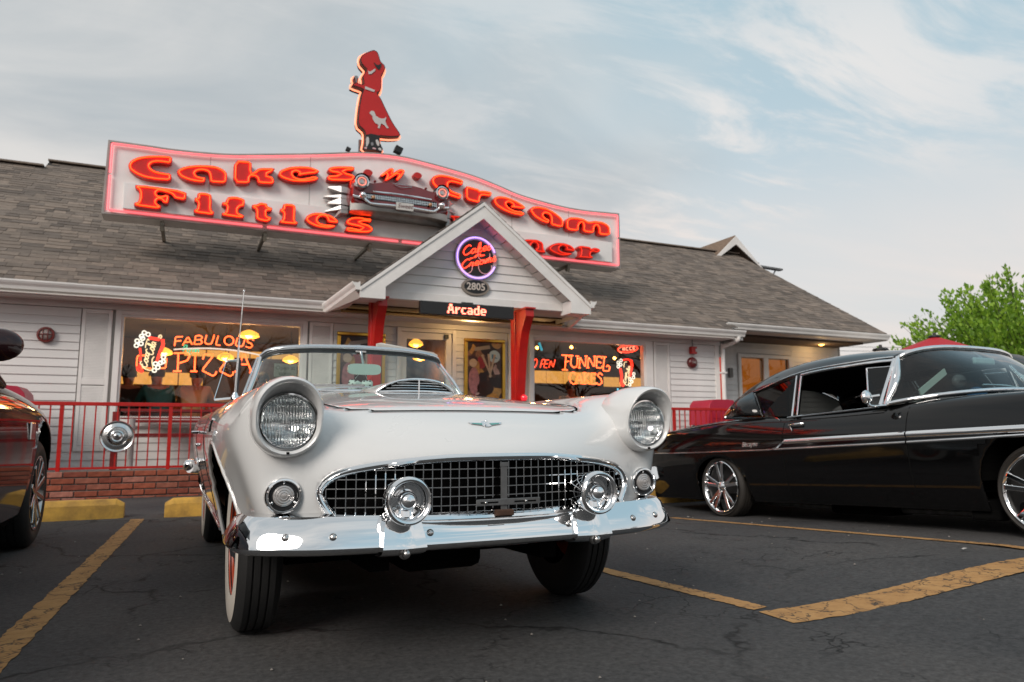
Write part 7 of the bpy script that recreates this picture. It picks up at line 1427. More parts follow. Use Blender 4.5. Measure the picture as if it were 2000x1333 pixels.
# framed posters
M_GOLD = mat('gold_frame', (.62, .36, .06), .28, 1.0, var=.15, vscale=10)
def poster_mat():
    m = bpy.data.materials.new('poster_print'); m.use_nodes = True; nt = m.node_tree; b = nt.nodes['Principled BSDF']; N = nt.nodes.new; L = nt.links.new
    tc = N('ShaderNodeTexCoord'); n0 = N('ShaderNodeTexNoise'); n0.inputs['Scale'].default_value = 3.0; L(tc.outputs['Object'], n0.inputs['Vector'])
    ad = N('ShaderNodeMix'); ad.data_type = 'RGBA'; ad.blend_type = 'ADD'; ad.inputs['Factor'].default_value = .35; L(tc.outputs['Object'], ad.inputs[6]); L(n0.outputs['Color'], ad.inputs[7])
    v = N('ShaderNodeTexVoronoi'); v.inputs['Scale'].default_value = 7; L(ad.outputs[2], v.inputs['Vector'])
    s = N('ShaderNodeSeparateColor'); L(v.outputs['Color'], s.inputs[0]); r = N('ShaderNodeValToRGB'); e = r.color_ramp.elements; r.color_ramp.interpolation = 'CONSTANT'
    cols = [(0, (.015, .009, .008)), (.25, (.05, .022, .014)), (.45, (.03, .012, .012)), (.58, (.16, .085, .05)), (.68, (.025, .014, .012)), (.78, (.20, .02, .025)), (.86, (.32, .22, .20)), (.93, (.30, .17, .05))]
    while len(e) < len(cols): e.new(.5)
    for i, (p, c) in enumerate(cols): e[i].position = p; e[i].color = (*c, 1)
    L(s.outputs[0], r.inputs[0]); n = N('ShaderNodeTexNoise'); n.inputs['Scale'].default_value = 25; n.inputs['Detail'].default_value = 4; L(tc.outputs['Object'], n.inputs['Vector'])
    mu = N('ShaderNodeVectorMath'); mu.operation = 'SCALE'; mr = N('ShaderNodeMapRange'); mr.inputs['To Min'].default_value = .3; mr.inputs['To Max'].default_value = 1.7; L(n.outputs['Fac'], mr.inputs[0]); L(r.outputs[0], mu.inputs[0]); L(mr.outputs[0], mu.inputs['Scale']); L(mu.outputs[0], b.inputs['Base Color'])
    b.inputs['Roughness'].default_value = .35; return m
M_POST = poster_mat(); M_BADGE = mat('poster_badge', (.34, .44, .50), .4); M_CREAMP = mat('poster_cream', (.40, .30, .22), .5, var=.3, vscale=12); M_PINKP = mat('poster_pink', (.30, .13, .14), .5, var=.4, vscale=14); M_DKP = mat('poster_choc', (.022, .010, .007), .3)
def poster(x0, x1, z0, z1, label, flip):
    t_ = thing('framed_poster', label, 'poster', ((x0+x1)/2, 11.17, z0), group='gold-framed menu posters beside the entrance')
    w = .055
    for a in ((x0, x1, z1-w, z1), (x0, x1, z0, z0+w), (x0, x0+w, z0+w+.001, z1-w-.001), (x1-w, x1, z0+w+.001, z1-w-.001)): MB().box(a[0], a[1], 11.12, 11.178, a[2], a[3]).build('frame', M_GOLD, t_, bev=.012)
    p = MB().box(x0+w, x1-w, 11.155, 11.160, z0+w, z1-w).build('print', M_POST, t_)
    def disc(cx, cz, r, m_, nm, sx=1.0, sz=1.0, yy=11.1535):
        return MB().prism([(cx+r*sx*math.cos(a), cz+r*sz*math.sin(a)) for a in [2*math.pi*i/28 for i in range(28)]], lambda u, v: (u, yy, v), (0, .0012, 0)).build(nm, m_, p)
    W_ = x1-x0; fx = (lambda u: x0+W_*u)
    disc(fx(.74 if not flip else .36), z1-.29 if not flip else z1-.24, .105, M_BADGE, 'badge')
    cx = fx(.74 if not flip else .36); cz = z1-.29 if not flip else z1-.24
    MB().prism([(cx-.05, cz+.03), (cx-.03, cz+.04), (cx+.02, cz-.01), (cx+.06, cz-.03), (cx-.045, cz-.045)], lambda u, v: (u, 11.1515, v), (0, .0012, 0)).build('badge_mark', mat('badge_blue', (.04, .14, .24), .5), p)
    disc(fx(.24), z0+.62, .12, M_PINKP, 'milkshake', .8, 1.9); disc(fx(.22), z0+.92, .07, M_CREAMP, 'whipped_cream'); disc(fx(.52), z0+.50, .15, M_DKP, 'sundae', 1, .8)
    for k, a in enumerate((-25, -5, 14)): 
        c = Vector((fx(.55)+k*.05, z0+.88)); d = Vector((math.sin(R(a)), math.cos(R(a)))); nn = Vector((d.y, -d.x)); MB().prism([tuple(c-d*.2+nn*.014), tuple(c+d*.2+nn*.02), tuple(c+d*.2-nn*.02), tuple(c-d*.2-nn*.014)], lambda u, v: (u, 11.1505-k*.0003, v), (0, .001, 0)).build('spoon', M_CREAMP, p)
    disc(fx(.70), z0+.33, .11, mat('poster_caramel', (.34, .16, .03), .4, var=.4, vscale=18), 'ice_cream', 1.1, .8); disc(fx(.30), z0+.24, .10, mat('poster_red', (.26, .012, .018), .4, var=.4, vscale=18), 'cherry', 1.5, .6)
    MB().prism([(fx(.25), z1-.15), (fx(.62), z1-.10), (fx(.64), z1-.16), (fx(.26), z1-.21)], lambda u, v: (u, 11.1530, v), (0, .001, 0)).build('headline', mat('poster_grey', (.20, .17, .15), .5), p)
poster(2.08, 2.84, 1.0, 2.325, 'gold-framed dessert poster left of the door, behind the porch post', True); poster(4.18, 4.92, 1.0, 2.33, 'gold-framed dessert poster right of the door', False)
# ------------------------------------------------------------------ signs on the porch
rs = thing('round_neon_sign', 'round black neon sign with purple ring and red script in the porch gable', 'neon sign', (3.965, 10.07, 3.44))
RX, RZ = 3.955, 3.425
def ring_path(r, y, n=48, a0=0, a1=360): return [(RX+r*math.cos(R(a0+(a1-a0)*i/n)), y, RZ+r*math.sin(R(a0+(a1-a0)*i/n))) for i in range(n+1)]
m = MB(); m.lathe([(0, 0), (.345, 0), (.35, .01), (.35, .035)], (RX, 10.04, RZ), (0, 1, 0), 48); m.build('backplate', mat('pale_backplate', (.40, .36, .38), .4), rs, smooth=30)
m = MB(); m.lathe([(0, 0), (.285, 0)], (RX, 10.036, RZ), (0, 1, 0), 48); m.build('black_face', M_BLACK, rs)
M_NPUR = neon('neon_violet', (.50, .32, 1.0), 1.15); M_NRED = neon('neon_red', (1.0, .035, .012), 3.2)
MB().tube(ring_path(.318, 10.02, 60, 20, 338), .012, 6).build('ring_tube', M_NPUR, rs, smooth=80)
for st in RND: MB().tube(cr([(a, 10.012, b) for a, b in st], 5), .0072, 6).build('neon_script', M_NRED, rs, smooth=80)
M_NPKD = neon('neon_faint_pink', (.75, .38, .38), .22)  # outline tubes are given a faint pink glow
for cx, cz, r in ((-.17, -.16, .10), (.14, -.13, .11), (.12, .06, .10)): MB().tube([(RX+cx+r*math.cos(R(a)), 10.028, RZ+cz+r*math.sin(R(a))) for a in range(150, 390, 12)], .006, 5).build('outline_tube', M_NPKD, rs)
ap = thing('address_plaque', 'oval black house-number plaque reading 2805', 'plaque', (3.95, 10.06, 2.97))
def oval(rx, rz_, y, d): return MB().prism([(3.95+rx*math.cos(a), 2.975+rz_*math.sin(a)) for a in [2*math.pi*i/40 for i in range(40)]], lambda u, v: (u, y, v), (0, d, 0))
oval(.228, .136, 10.045, .035).build('rim', mat('bronze_rim', (.28, .23, .19), .4, .5), ap, bev=.006); oval(.19, .104, 10.040, .004).build('face', M_BLACK, ap)
text_obj('number', '2805', mat('plaque_digits', (.55, .48, .42), .45), ap, (3.95, 10.037, 2.972), .155, extrude=.002, bold=.003)
led = thing('led_sign', 'black scrolling sign reading Arcade under the porch gable', 'sign', (3.815, 10.04, 2.50))
MB().box(3.06, 4.57, 10.0, 10.09, 2.50, 2.695).build('housing', mat('led_housing', (.012, .012, .013), .35), led, bev=.006)
MB().box(3.075, 4.555, 9.9975, 9.9995, 2.515, 2.68).build('face', mat('led_face', (.006, .006, .007), .25), led); MB().box(3.72, 3.90, 10.03, 10.08, 2.696, 2.72).build('hanger', M_BLACK, led)
FNT = {'A': ['0011100', '0011100', '0110110', '0110110', '0111110', '1100011', '1100011'], 'r': ['00000', '00000', '11011', '11110', '11000', '11000', '11000'], 'c': ['00000', '00000', '01111', '11000', '11000', '11000', '01111'], 'a': ['000000', '000000', '011110', '000011', '011111', '110011', '011111'], 'd': ['000011', '000011', '011111', '110011', '110011', '110011', '011111'], 'e': ['000000', '000000', '011110', '110011', '111111', '110000', '011110']}
M_LED = neon('led_red', (1.0, .16, .10), 4.5)
x = 3.475; px_ = .0160; pz_ = .0205
for ch in 'Arcade':
    g_ = FNT[ch]; m = MB()
    for r_, row in enumerate(g_):
        c = 0
        while c < len(row):
            if row[c] == '1':
                e = c
                while e < len(row) and row[e] == '1': e += 1
                m.box(x+c*px_, x+e*px_-.002, 9.992, 9.997, 2.668-r_*pz_-.0125, 2.668-r_*pz_); c = e
            else: c += 1
    tag(m.build('led_letter', M_LED, led), kind=None); x += (len(g_[0])+.85)*px_
# porch and eave ceiling lamps (lit)
M_WARM = neon('warm_lamp_glass', (1.0, .50, .10), 3.2)
def ceil_lamp(x, y, z, label, r, watts):
    t_ = thing('ceiling_lamp', label, 'ceiling lamp', (x, y, z), group='lit lamps under the eaves')
    m = MB(); m.lathe([(r*1.25, 0), (r*1.3, -.02), (r*1.05, -.03)], (x, y, z), (0, 0, 1), 24); m.build('rim', mat('brass_rim', (.35, .22, .08), .35, .8), t_, smooth=50)
    m = MB(); m.lathe([(r, -.028), (r*.8, -.06), (r*.4, -.078), (0, -.082)], (x, y, z), (0, 0, 1), 20); m.build('bowl', M_WARM, t_, smooth=180)
    l = bpy.data.lights.new('lamp_light', 'POINT'); l.energy = watts; l.color = (1.0, .62, .25); l.shadow_soft_size = .06; lo = bpy.data.objects.new('lamp_light', l); COL.objects.link(lo); lo.parent = t_; lo.location = (0, 0, -.16)
ceil_lamp(4.14, 10.62, 2.700, 'lit yellow ceiling lamp under the entrance porch', .065, 7.0)
ceil_lamp(13.0, 11.75, 2.758, 'lit yellow ceiling lamp under the right-hand eave', .075, 3.0)
# ------------------------------------------------------------------ neon signs in the windows (tubes on the glass line)
M_NO2 = neon('neon_orange_window', (1.0, .105, .024), 3.8); M_NWH = neon('neon_white', (.85, .82, .75), .75); M_NGR = neon('neon_green', (.06, .62, .38), .8); M_NCR = neon('neon_cream', (1.0, .80, .48), .95); M_NR2 = neon('neon_deep_red', (1.0, .03, .012), 1.9); M_NBUB = neon('neon_bubble', (.92, .90, .82), 1.05)
def strokes(t_, S, m_, nm, r, y=11.34, smooth_=False):
    for st in S:
        P = [(a, y, b) for a, b in st]
        if smooth_ and len(P) > 2: P = cr(P, 4)
        else: P = chaikin(P, False, 1, .12) if len(P) > 2 else P
        MB().tube(P, r, 6).build(nm, m_, t_, smooth=80)
pz = thing('pizza_neon_sign', 'orange neon sign reading FABULOUS PIZZA in the left window', 'neon sign', (.5, 11.34, 1.9))
strokes(pz, FAB, M_NO2, 'letter_tube', .0095); strokes(pz, PIZ, M_NO2, 'letter_tube', .0115); strokes(pz, ARC, M_NWH, 'arc_tube', .011, smooth_=True); strokes(pz, GRN, M_NGR, 'script_tube', .008, 11.36, True)
for x in (-.1, .4, .9): MB().tube([(x, 11.36, 2.06), (x, 11.36, 2.37)], .002, 4).build('hanging_wire', M_BLACK, pz)
def cola(bub, red, cream, extra, label, cx, zc):
    t_ = thing('cola_neon_sign', label, 'neon sign', (cx, 11.33, zc), group='cola glass neon signs in the windows')
    for a, b in bub:
        MB().tube([(a+.026*math.cos(q), 11.325, b+.026*math.sin(q)) for q in [2*math.pi*i/16 for i in range(16)]], .0095, 6, closed=True).build('bubble_ring', M_NBUB, t_, smooth=80)
    strokes(t_, red, M_NR2, 'glass_tube', .015, 11.335, True); strokes(t_, cream, M_NCR, 'script_tube', .0075, 11.315, True)
    for S, m_, r, nm in extra: strokes(t_, S, m_, nm, r, 11.345)
    xs_ = [p[0] for p in bub]; zs = [p[1] for p in bub]; MB().box(min(xs_)+.05, max(xs_)-.05, 11.375, 11.38, min(zs)+.05, max(zs)-.02).build('dark_backing', mat('clear_dark_acrylic', (.01, .01, .01), .3), t_)
    return t_
c1 = cola(BUB, CRED, CREAM, [(STRAW, M_NCR, .010, 'straw_tube'), (CORG, M_NO2, .010, 'frame_tube')], 'Coca-Cola neon glass with white bubbles in the left window', -.5, 1.55)
c2 = cola(BUB2, CRED2, CREAM2, [], 'Coca-Cola neon glass with white bubbles in the right window', 7.45, 1.6)
op = thing('open_neon_sign', 'slanted red-orange neon sign reading OPEN at the left of the right window', 'neon sign', (5.9, 11.34, 1.9)); strokes(op, OPN, neon('neon_coral', (1.0, .06, .02), 2.4), 'letter_tube', .009)
fn = thing('funnel_cakes_neon_sign', 'orange neon sign reading FUNNEL CAKES in the right window', 'neon sign', (6.6, 11.34, 1.7)); strokes(fn, FUN, M_NO2, 'letter_tube', .0115); strokes(fn, CAK, M_NO2, 'letter_tube', .0115)
for x in (6.0, 7.0): MB().tube([(x, 11.36, 1.9), (x, 11.36, 2.37)], .002, 4).build('hanging_wire', M_BLACK, fn)
ch_ = thing('choice_neon_sign', 'small red neon oval sign high in the corner of the right window', 'neon sign', (7.5, 11.34, 2.2)); strokes(ch_, CHO[:-1], neon('neon_pale_red', (1.0, .24, .14), 2.2), 'letter_tube', .008); strokes(ch_, CHO[-1:], M_NRED, 'oval_tube', .011)
nt_ = thing('notice_card', 'pale green handwritten card taped low in the left window', 'notice', (1.36, 11.215, 1.62)); MB().box(1.17, 1.50, 11.208, 11.211, 1.60, 1.80).build('card', mat('pale_green_card', (.32, .40, .36), .7), nt_)
text_obj('card_writing', 'Open at', mat('card_ink', (.07, .10, .10), .8), nt_, (1.335, 11.2065, 1.735), .085, extrude=.0004); text_obj('card_writing', 'noon', mat('card_ink', (.07, .10, .10), .8), nt_, (1.335, 11.2065, 1.650), .085, extrude=.0004)
# ------------------------------------------------------------------ inside: pendant lamps, lit menu boards, counters, diners
M_PEND = neon('pendant_glow', (1.0, .42, .05), 1.6)
def pendant(x, y, z, r, label):
    t_ = thing('pendant_lamp', label, 'pendant lamp', (x, y, z), group='lit pendant lamps inside the diner')
    m = MB(); m.lathe([(r, 0), (r*.9, .05), (r*.5, .09), (.03, .11)], (x, y, z), (0, 0, 1), 24); m.lathe([(r, 0), (r*.6, -.03), (0, -.05)], (x, y, z), (0, 0, 1), 24); m.build('shade', M_PEND, t_, smooth=60); MB().tube([(x, y, z+.1), (x, y, 2.70)], .006, 5).build('cord', M_BLACK, t_)
    l = bpy.data.lights.new('lamp_light', 'POINT'); l.energy = 20.0; l.color = (1.0, .58, .22); l.shadow_soft_size = .1; lo = bpy.data.objects.new('lamp_light', l); COL.objects.link(lo); lo.parent = t_; lo.location = (0, 0, -.16)
pendant(.92, 12.9, 2.40, .17, 'large lit pendant lamp high in the left window'); pendant(.62, 14.2, 2.13, .15, 'lit pendant lamp between the Z letters of the pizza sign'); pendant(-.42, 14.6, 2.22, .15, 'lit pendant lamp behind the cola sign of the left window'); pendant(1.78, 14.2, 2.13, .15, 'lit pendant lamp seen through the convertible windscreen')
pendant(3.72, 12.4, 2.33, .13, 'added pendant lamp warming the room behind the entrance door glass'); pendant(4.2, 13.7, 2.22, .15, 'second added pendant lamp warming the room deeper behind the entrance door glass')  # both lamps added to warm the room seen through the door
M_BULB = neon('bulb_glow', (1.0, .50, .14), 4.0)
for (x, z, lb) in ((7.25, 2.52, 'small round bulb lamp nearest the top of the right window'), (8.3, 2.33, 'small round bulb lamp beside the red oval neon'), (6.45, 2.47, 'dim small bulb lamp at the left of the right window'), (9.0, 2.36, 'small round bulb lamp at the far right of the right window')):
    t_ = thing('bulb_lamp', lb, 'pendant lamp', (x, 13.0, z), group='bare bulb lamps inside the right window'); MB().sphere((x, 13.0, z), .035, 12, 8).build('bulb', M_BULB, t_, smooth=180); MB().tube([(x, 13.0, z+.03), (x, 13.0, 2.70)], .005, 5).build('cord', M_BLACK, t_)
    l = bpy.data.lights.new('lamp_light', 'POINT'); l.energy = 11.0; l.color = (1.0, .55, .22); l.shadow_soft_size = .05; lo = bpy.data.objects.new('lamp_light', l); COL.objects.link(lo); lo.parent = t_; lo.location = (0, -.1, -.05)
M_MENU = mat('lit_menu_board', (.4, .2, .05), .6, var=.5, vscale=9, emit=(1.0, .50, .12), estr=.55)
for x0, x1, y, z0, z1, lb in ((-.1, 2.5, 16.30, 2.36, 2.50, 'long amber lit menu board on the back wall seen through the left window'), (-1.6, 0.3, 16.30, 1.75, 2.0, 'low amber lit menu board behind the cola sign'), (6.6, 9.4, 15.6, 1.95, 2.25, 'amber lit menu board behind the OPEN sign'), (10.0, 12.8, 16.2, 1.95, 2.2, 'amber lit board at the right end of the right window')):
    t_ = thing('menu_board', lb, 'menu board', ((x0+x1)/2, y, z0), group='lit menu boards inside the diner'); n = max(3, int((x1-x0)/.42))
    for k in range(n): MB().box(x0+(x1-x0)*k/n+.012, x0+(x1-x0)*(k+1)/n-.012, y, y+.03, z0, z1).build('light_panel', M_MENU, t_)
    MB().box(x0, x1, y+.031, y+.06, z0-.03, z1+.03).build('housing', M_IN, t_)
for x0, x1, y, h, m_, lb in ((-1.8, 2.5, 14.9, 1.35, M_INRED, 'red service counter behind the left window'), (5.0, 13.0, 14.6, 1.3, M_IN, 'brown service counter behind the right window')):
    t_ = thing('service_counter', lb, 'counter', ((x0+x1)/2, y, ZF), group='service counters inside the diner'); MB().box(x0, x1, y, y+.5, ZF, h).build('front', m_, t_); MB().box(x0-.02, x1+.02, y-.06, y+.52, h+.001, h+.05).build('worktop', mat('worktop', (.16, .10, .07), .3), t_)
def person(x, y, label, shirt, hair, yaw=0.0, lean=0.0, cap_=None):
    """seated figure seen from behind, facing into the room"""
    t_ = thing('person', label, 'person', (x, y, ZF+.10), yaw, local=True)
    V = dict(pel=(0, 0, .50), wa=(0, .01, .68), ch=(0, .02+lean, .90), nk=(0, .04+lean, 1.07), h0=(0, .06+lean*1.3, 1.16), h1=(0, .075+lean*1.4, 1.27), sl=(-.17, .03+lean, 1.00), sr=(.17, .03+lean, 1.00), el=(-.24, .16+lean, .78), er=(.24, .16+lean, .78), wl=(-.14, .40+lean, .80), wr=(.14, .40+lean, .80), hl=(-.10, .48+lean, .81), hr=(.10, .48+lean, .81), kl=(-.12, .44, .50), kr=(.12, .44, .50), al=(-.12, .46, .10), ar=(.12, .46, .10), tl=(-.12, .60, .04), tr=(.12, .60, .04))
    E = [('pel', 'wa'), ('wa', 'ch'), ('ch', 'nk'), ('nk', 'h0'), ('h0', 'h1'), ('ch', 'sl'), ('ch', 'sr'), ('sl', 'el'), ('sr', 'er'), ('el', 'wl'), ('er', 'wr'), ('wl', 'hl'), ('wr', 'hr'), ('pel', 'kl'), ('pel', 'kr'), ('kl', 'al'), ('kr', 'ar'), ('al', 'tl'), ('ar', 'tr')]
    RAD = dict(pel=.16, wa=.145, ch=.155, nk=.058, h0=.085, h1=.10, sl=.082, sr=.082, el=.048, er=.048, wl=.03, wr=.03, hl=.04, hr=.04, kl=.07, kr=.07, al=.045, ar=.045, tl=.045, tr=.045)
    def skin(keys, grow, nm, m_):
        ks = [k for k in V if k in keys]; ix = {k: i for i, k in enumerate(ks)}; me = bpy.data.meshes.new(nm); me.from_pydata([V[k] for k in ks], [(ix[a], ix[b]) for a, b in E if a in ix and b in ix], [])
        o = bpy.data.objects.new(nm, me); COL.objects.link(o); sk = o.modifiers.new('skin', 'SKIN'); su = o.modifiers.new('sub', 'SUBSURF'); su.levels = su.render_levels = 2
        for i, k in enumerate(ks): r = RAD[k]*grow; me.skin_vertices[0].data[i].radius = (r, r*.85 if k in ('wa', 'ch', 'pel') else r); me.skin_vertices[0].data[i].use_root = (i == 0)
        me2 = bpy.data.meshes.new_from_object(o.evaluated_get(bpy.context.evaluated_depsgraph_get())); bpy.data.objects.remove(o)
        return link(nm, me2, m_, t_, smooth=180)
    skin(set(V), 1.0, 'body', mat('skin_tone', (.32, .17, .11), .5))
    skin({'pel', 'wa', 'ch', 'sl', 'sr', 'el', 'er', 'wl', 'wr'}, 1.16, 'shirt', shirt); skin({'pel', 'kl', 'kr', 'al', 'ar'}, 1.15, 'trousers', mat('dark_denim', (.02, .025, .04), .8))
    hx, hy, hz_ = V['h1']
    m = MB(); m.sphere((hx, hy-.022, hz_+.012), .112, 16, 10, (1, 1, 1.05)); hr = m.build('hair', hair, t_, smooth=180)
    for s in (-1, 1): MB().sphere((s*.104, hy+.01, hz_-.03), .022, 8, 6, (.5, 1, 1.4)).build('ear', MATS['skin_tone'], t_, smooth=180); MB().sphere((s*.036, hy+.098, hz_-.005), .011, 8, 6).build('eye', M_BLACK, t_, smooth=180)
    MB().sphere((0, hy+.115, hz_-.03), .018, 8, 6, (.8, 1, 1.4)).build('nose', MATS['skin_tone'], t_, smooth=180)
    if cap_: m = MB(); m.lathe([(.112, -.01), (.108, .05), (.08, .10), (0, .115)], (hx, hy-.01, hz_+.02), (0, 0, 1), 20); m.build('beanie', cap_, t_, smooth=180)
    bnch = MB().box(-.24, .24, -.16, .30, -.10, .36); bnch.build('stool_seat', M_INRED, t_, bev=.03)
    return t_
person(-.36, 11.78, 'person in a teal top seated with back to the left window', mat('teal_cloth', (.02, .16, .19), .8, var=.2, vscale=9), mat('brown_hair', (.03, .017, .010), .7), R(15), .12)
person(.10, 11.80, 'person in a tan shirt with dark hair seated with back to the left window', mat('tan_cloth', (.42, .27, .14), .85, var=.15, vscale=9), mat('dark_hair', (.012, .008, .006), .6), R(-10), .10)
person(-.80, 12.1, 'person in dark clothes at the left edge of the left window', mat('charcoal_cloth', (.015, .015, .018), .8), mat('dark_hair', (.012, .008, .006), .6), R(5), .05)
person(1.15, 12.9, 'person in a red top deeper inside the left window', mat('red_cloth', (.22, .03, .02), .8), mat('dark_hair', (.012, .008, .006), .6), R(200), .0)
person(7.0, 12.6, 'person in grey seated inside the right window', mat('grey_cloth', (.10, .10, .11), .8), mat('brown_hair', (.03, .017, .010), .7), R(160), .0)
person(8.4, 12.8, 'person in a cream top deeper inside the right window', mat('cream_cloth', (.40, .36, .28), .8), mat('dark_hair', (.012, .008, .006), .6), R(190), .0)
tp_ = thing('tube_light', 'short cyan neon tube standing low in the right window', 'neon tube', (7.42, 11.5, 1.45)); MB().tube([(7.42, 11.5, 1.47), (7.40, 11.5, 1.58)], .016, 8).build('tube', neon('neon_cyan', (.12, .62, .95), 1.0), tp_, smooth=60)
tp_ = thing('tube_light', 'slanting blue-green tube light in the top left of the right window', 'neon tube', (5.83, 11.6, 2.25)); MB().tube([(5.86, 11.6, 2.24), (5.80, 11.6, 2.38)], .022, 8).build('tube', neon('neon_sea', (.03, .40, .55), .7), tp_, smooth=60)
pl_ = thing('police_dome', 'small red dome lamp at the foot of the right porch post', 'lamp', (4.86, 9.98, 1.27))
MB().sphere((4.83, 10.2, 1.30), .055, 14, 8).build('dome', mat('red_dome', (.40, .01, .02), .15, coat=1.0, emit=(1, .03, .05), estr=.5), pl_, smooth=180); MB().box(4.80, 4.86, 10.17, 10.299, 1.20, 1.25).build('foot', M_BLACK, pl_)
# ------------------------------------------------------------------ right-hand background
um = thing('patio_umbrella', 'red patio umbrella with a black finial beyond the black sedan', 'umbrella', (18.65, 13.0, 0))
m = MB(); n = 8; ap = (18.65, 13.0, 3.33); rows = []
for f, zf in ((.03, 3.33), (.35, 3.14), (.7, 2.92), (1.0, 2.70)):
    rows.append([(18.65+1.55*f*math.cos(2*math.pi*i/n), 13+1.55*f*math.sin(2*math.pi*i/n), zf) for i in range(n)])
m.grid(rows, close_u=True); m.build('canopy', mat('red_canvas', (.42, .012, .022), .7), um); MB().tube([(18.65, 13, 0), (18.65, 13, 3.3)], .03, 8).build('pole', M_PIPE, um); m = MB(); m.lathe([(.17, 0), (.15, .04), (.04, .06), (.03, .12), (0, .13)], (18.65, 13, 3.32), (0, 0, 1), 12); m.build('finial', M_BLACK, um)
for i in range(n): MB().bar((18.65, 13, 3.31), (18.65+1.53*math.cos(2*math.pi*i/n), 13+1.53*math.sin(2*math.pi*i/n), 2.685), .015, .02).build('rib', M_IRON, um)
MB().lathe([(.3, 0), (.3, .06), (.05, .1)], (18.65, 13, 0), (0, 0, 1), 16).build('base', M_CONC, um)
# white crossover: the same body as the dark one, in white, beyond the black sedan
wv = dup(sv, (10.35, 3.35, 0.12), 'white crossover parked beyond the black sedan at the right edge', rot=(0, 0, 0)); wv.name = 'white_crossover'; wv.scale = (1.08, 1.08, 1.08)
M_WP2 = car_paint('white_crossover_paint', (.62, .61, .60), .3)
for c in wv.children:
    if c.data and c.data.materials and c.data.materials[0] == M_SP:
        c.material_slots[0].link = 'OBJECT'; c.material_slots[0].material = M_WP2
wu = dup(um, (13.95, 11.0, -.78), 'white patio umbrella beside the red one beyond the black sedan'); wu.name = 'patio_umbrella'
for o_ in (um, wu): o_['group'] = 'patio umbrellas beyond the black sedan'
for c in wu.children:
    if c.name.startswith('canopy'): c.material_slots[0].link = 'OBJECT'; c.material_slots[0].material = mat('white_canvas', (.60, .57, .54), .8)
# the leafy tree: upright arching shoots with small fresh leaves
def tree(x, y, hgt, spread, label, seed, nshoot=150, nleaf=60, leaf=.13, cols=((.20, .36, .035), (.28, .44, .05), (.13, .25, .025))):
    rr = random.Random(seed); t_ = thing('leafy_tree', label, 'tree', (x, y, 0)); tr = MB(); tr.tube(cr([(x, y, 0), (x+.05, y, 1.0), (x-.05, y+.05, 2.0)], 4), [.24-.012*i for i in range(9)], 10); tr.build('trunk', mat('tree_bark', (.045, .032, .024), .95, var=.3, vscale=12, bump=.6, bscale=30), t_, smooth=60)
    limbs = MB(); lv = [MB() for _ in cols]
    for i in range(nshoot):
        a = rr.uniform(0, 2*math.pi); q = rr.random()**.55; r_ = spread*q; zt = hgt*(1-.42*q**2.2)*rr.uniform(.80, 1.04); ex, ey = x+r_*math.cos(a), y+r_*math.sin(a)
        z0 = rr.uniform(1.2, 2.4); mid = (x+(ex-x)*.55, y+(ey-y)*.55, z0+(zt-z0)*.38)
        P = cr([(x, y, z0), mid, (ex, ey, zt)], 6); limbs.tube(P, [.055-.048*k/(len(P)-1) for k in range(len(P))], 5)
        for k in range(nleaf):
            f = rr.uniform(.30, 1.0)**.8; j = f*(len(P)-1); i0 = min(int(j), len(P)-2); c = P[i0].lerp(P[i0+1], j-i0); tng = (P[i0+1]-P[i0]).normalized()
            rad = .30*(1.15-f) + .05; c = c + Vector((rr.gauss(0, rad), rr.gauss(0, rad), rr.gauss(0, rad*.8)))
            d = Vector((rr.uniform(-1, 1), rr.uniform(-1, 1), rr.uniform(-.2, 1.2))) + tng; d.normalize(); w = d.cross(Vector((rr.uniform(-1, 1), rr.uniform(-1, 1), rr.uniform(-1, 1))))
            if w.length < .1: continue
            w.normalize(); l = leaf*rr.uniform(.6, 1.3); b_ = lv[rr.randrange(len(cols))]
            b_.add([c, c+d*l*.5+w*l*.28, c+d*l, c+d*l*.5-w*l*.28], [(0, 1, 2, 3)])
    limbs.build('limbs', MATS['tree_bark'], t_)
    ms = []
    big = MB(); idx = []
    for k, b_ in enumerate(lv):
        o = len(big.v); big.v += b_.v; big.f += [tuple(o+i for i in f) for f in b_.f]; idx += [k]*len(b_.f)
        c = cols[k]; mm = bpy.data.materials.get('leaf_%d_%d' % (seed, k)) or mat('leaf_%d_%d' % (seed, k), c, .55, var=.2, vscale=.6)
        nt = mm.node_tree; p = nt.nodes['Principled BSDF']; tl = nt.nodes.new('ShaderNodeBsdfTranslucent'); tl.inputs[0].default_value = (c[0]*1.6, c[1]*1.5, c[2], 1); mx = nt.nodes.new('ShaderNodeMixShader'); mx.inputs[0].default_value = .35; o_ = nt.nodes['Material Output']
        nt.links.new(p.outputs[0], mx.inputs[1]); nt.links.new(tl.outputs[0], mx.inputs[2]); nt.links.new(mx.outputs[0], o_.inputs[0]); ms.append(mm)
    o = big.build('crown', ms, t_); o.data.polygons.foreach_set('material_index', idx); tag(o, kind='stuff'); return t_
tree(37.0, 20.5, 8.4, 6.8, 'fresh green tree beyond the black sedan at the right edge', 3, 280, 120, .25)
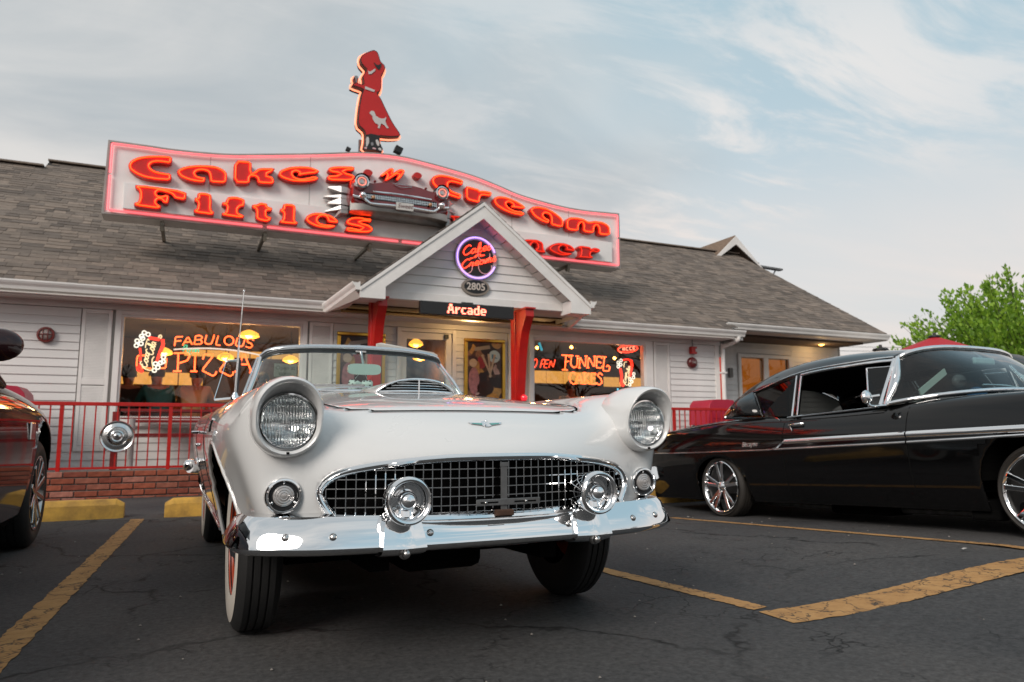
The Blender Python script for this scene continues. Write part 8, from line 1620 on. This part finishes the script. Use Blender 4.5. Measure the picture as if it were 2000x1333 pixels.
# roof aerial at the right end, power line far behind
ra = thing('roof_antenna', 'flat bar antenna on a short mast at the right end of the roof', 'antenna', (15.05, 15.6, 5.3)); MB().bar((14.75, 15.6, 5.52), (15.75, 15.55, 5.47), .16, .05).build('bar', M_IRON, ra); MB().tube([(15.05, 15.6, 5.30), (15.05, 15.6, 5.50)], .03, 6).build('mast', M_IRON, ra); MB().bar((15.4, 15.58, 5.2), (15.55, 15.57, 5.45), .03, .03).build('strut', M_IRON, ra); MB().obox((14.85, 15.6, 5.58), (.12, .12, .08), Matrix.Identity(3)).build('clamp', M_IRON, ra)
pw = thing('power_line', 'thin overhead wires in the sky right of the roof', 'wires', (60, 60, 8))
for dz in (0, .5): MB().tube(cr([(20, 58, 11.2+dz), (48, 60, 9.6+dz), (90, 62, 11+dz)], 8), .03, 4).build('wire', M_BLACK, pw)
# scattered litter and stones
lit = MB(); rr = random.Random(5)
for _ in range(160):
    x, y = rr.uniform(-2, 6), rr.uniform(1.2, 7); z = gz(x, y)+.004; s = rr.uniform(.003, .008); lit.add([(x-s, y-s, z), (x+s, y-s*.7, z), (x+s*.8, y+s, z), (x-s*.6, y+s, z), (x, y, z+s)], [(0, 1, 4), (1, 2, 4), (2, 3, 4), (3, 0, 4)])
tag(lit.build('gravel_specks', mat('pale_grit', (.22, .20, .18), .9), at=(0, 0, 0)), kind='stuff')
for x, y, lb in ((4.55, 5.85, 'small white paper scrap on the stripe by the black sedan'), (4.05, 2.75, 'white scrap of paper on the asphalt at the right edge'), (-.02, 2.35, 'whitish scuffed wrapper on the asphalt at the lower left')):
    m = MB(); m.grid([[(x+.018*i, y+.012*j, gz(x, y)+.006+.006*rr.random()) for i in range(3)] for j in range(3)]); tag(m.build('paper_scrap', mat('paper_white', (.5, .48, .45), .8)), lb, 'litter', 'scraps of litter on the asphalt')
# bare trees across the road behind the viewpoint, seen only in chrome, glass and paint
tl_ = MB(); rr = random.Random(11)
def twig(p, d, l, r, n):
    q = p+d*l; tl_.tube([p, q], [r, r*.6], 4, caps=False)
    if n == 0: return
    for _ in range(3 if n > 1 else 4):
        e = (d+Vector((rr.gauss(0, .5), rr.gauss(0, .5), rr.gauss(.12, .35)))).normalized(); twig(p.lerp(q, rr.uniform(.6, 1)), e, l*rr.uniform(.55, .8), r*.55, n-1)
for i in range(46):
    a = R(112+i*4.1+rr.uniform(-1.5, 1.5)); d = rr.uniform(34, 52); twig(Vector((d*math.sin(a), d*math.cos(a), 0)), Vector((rr.gauss(0, .05), rr.gauss(0, .05), 1)).normalized(), rr.uniform(3.0, 4.6), .26, 4)
for i in range(260):
    a = R(rr.uniform(105, 305)); d = rr.uniform(50, 62); c = Vector((d*math.sin(a), d*math.cos(a), rr.uniform(.5, 3.6))); s = rr.uniform(.9, 2.0)
    P = [c+Vector((rr.gauss(0, s), rr.gauss(0, s), rr.gauss(0, s*.8))) for _ in range(5)]; tl_.add(P, [(0, 1, 2), (0, 2, 3), (0, 3, 4), (1, 2, 4), (1, 3, 4)])
tag(tl_.build('treeline', mat('far_trees', (.032, .028, .022), .9), at=(0, 0, 0)), kind='stuff')
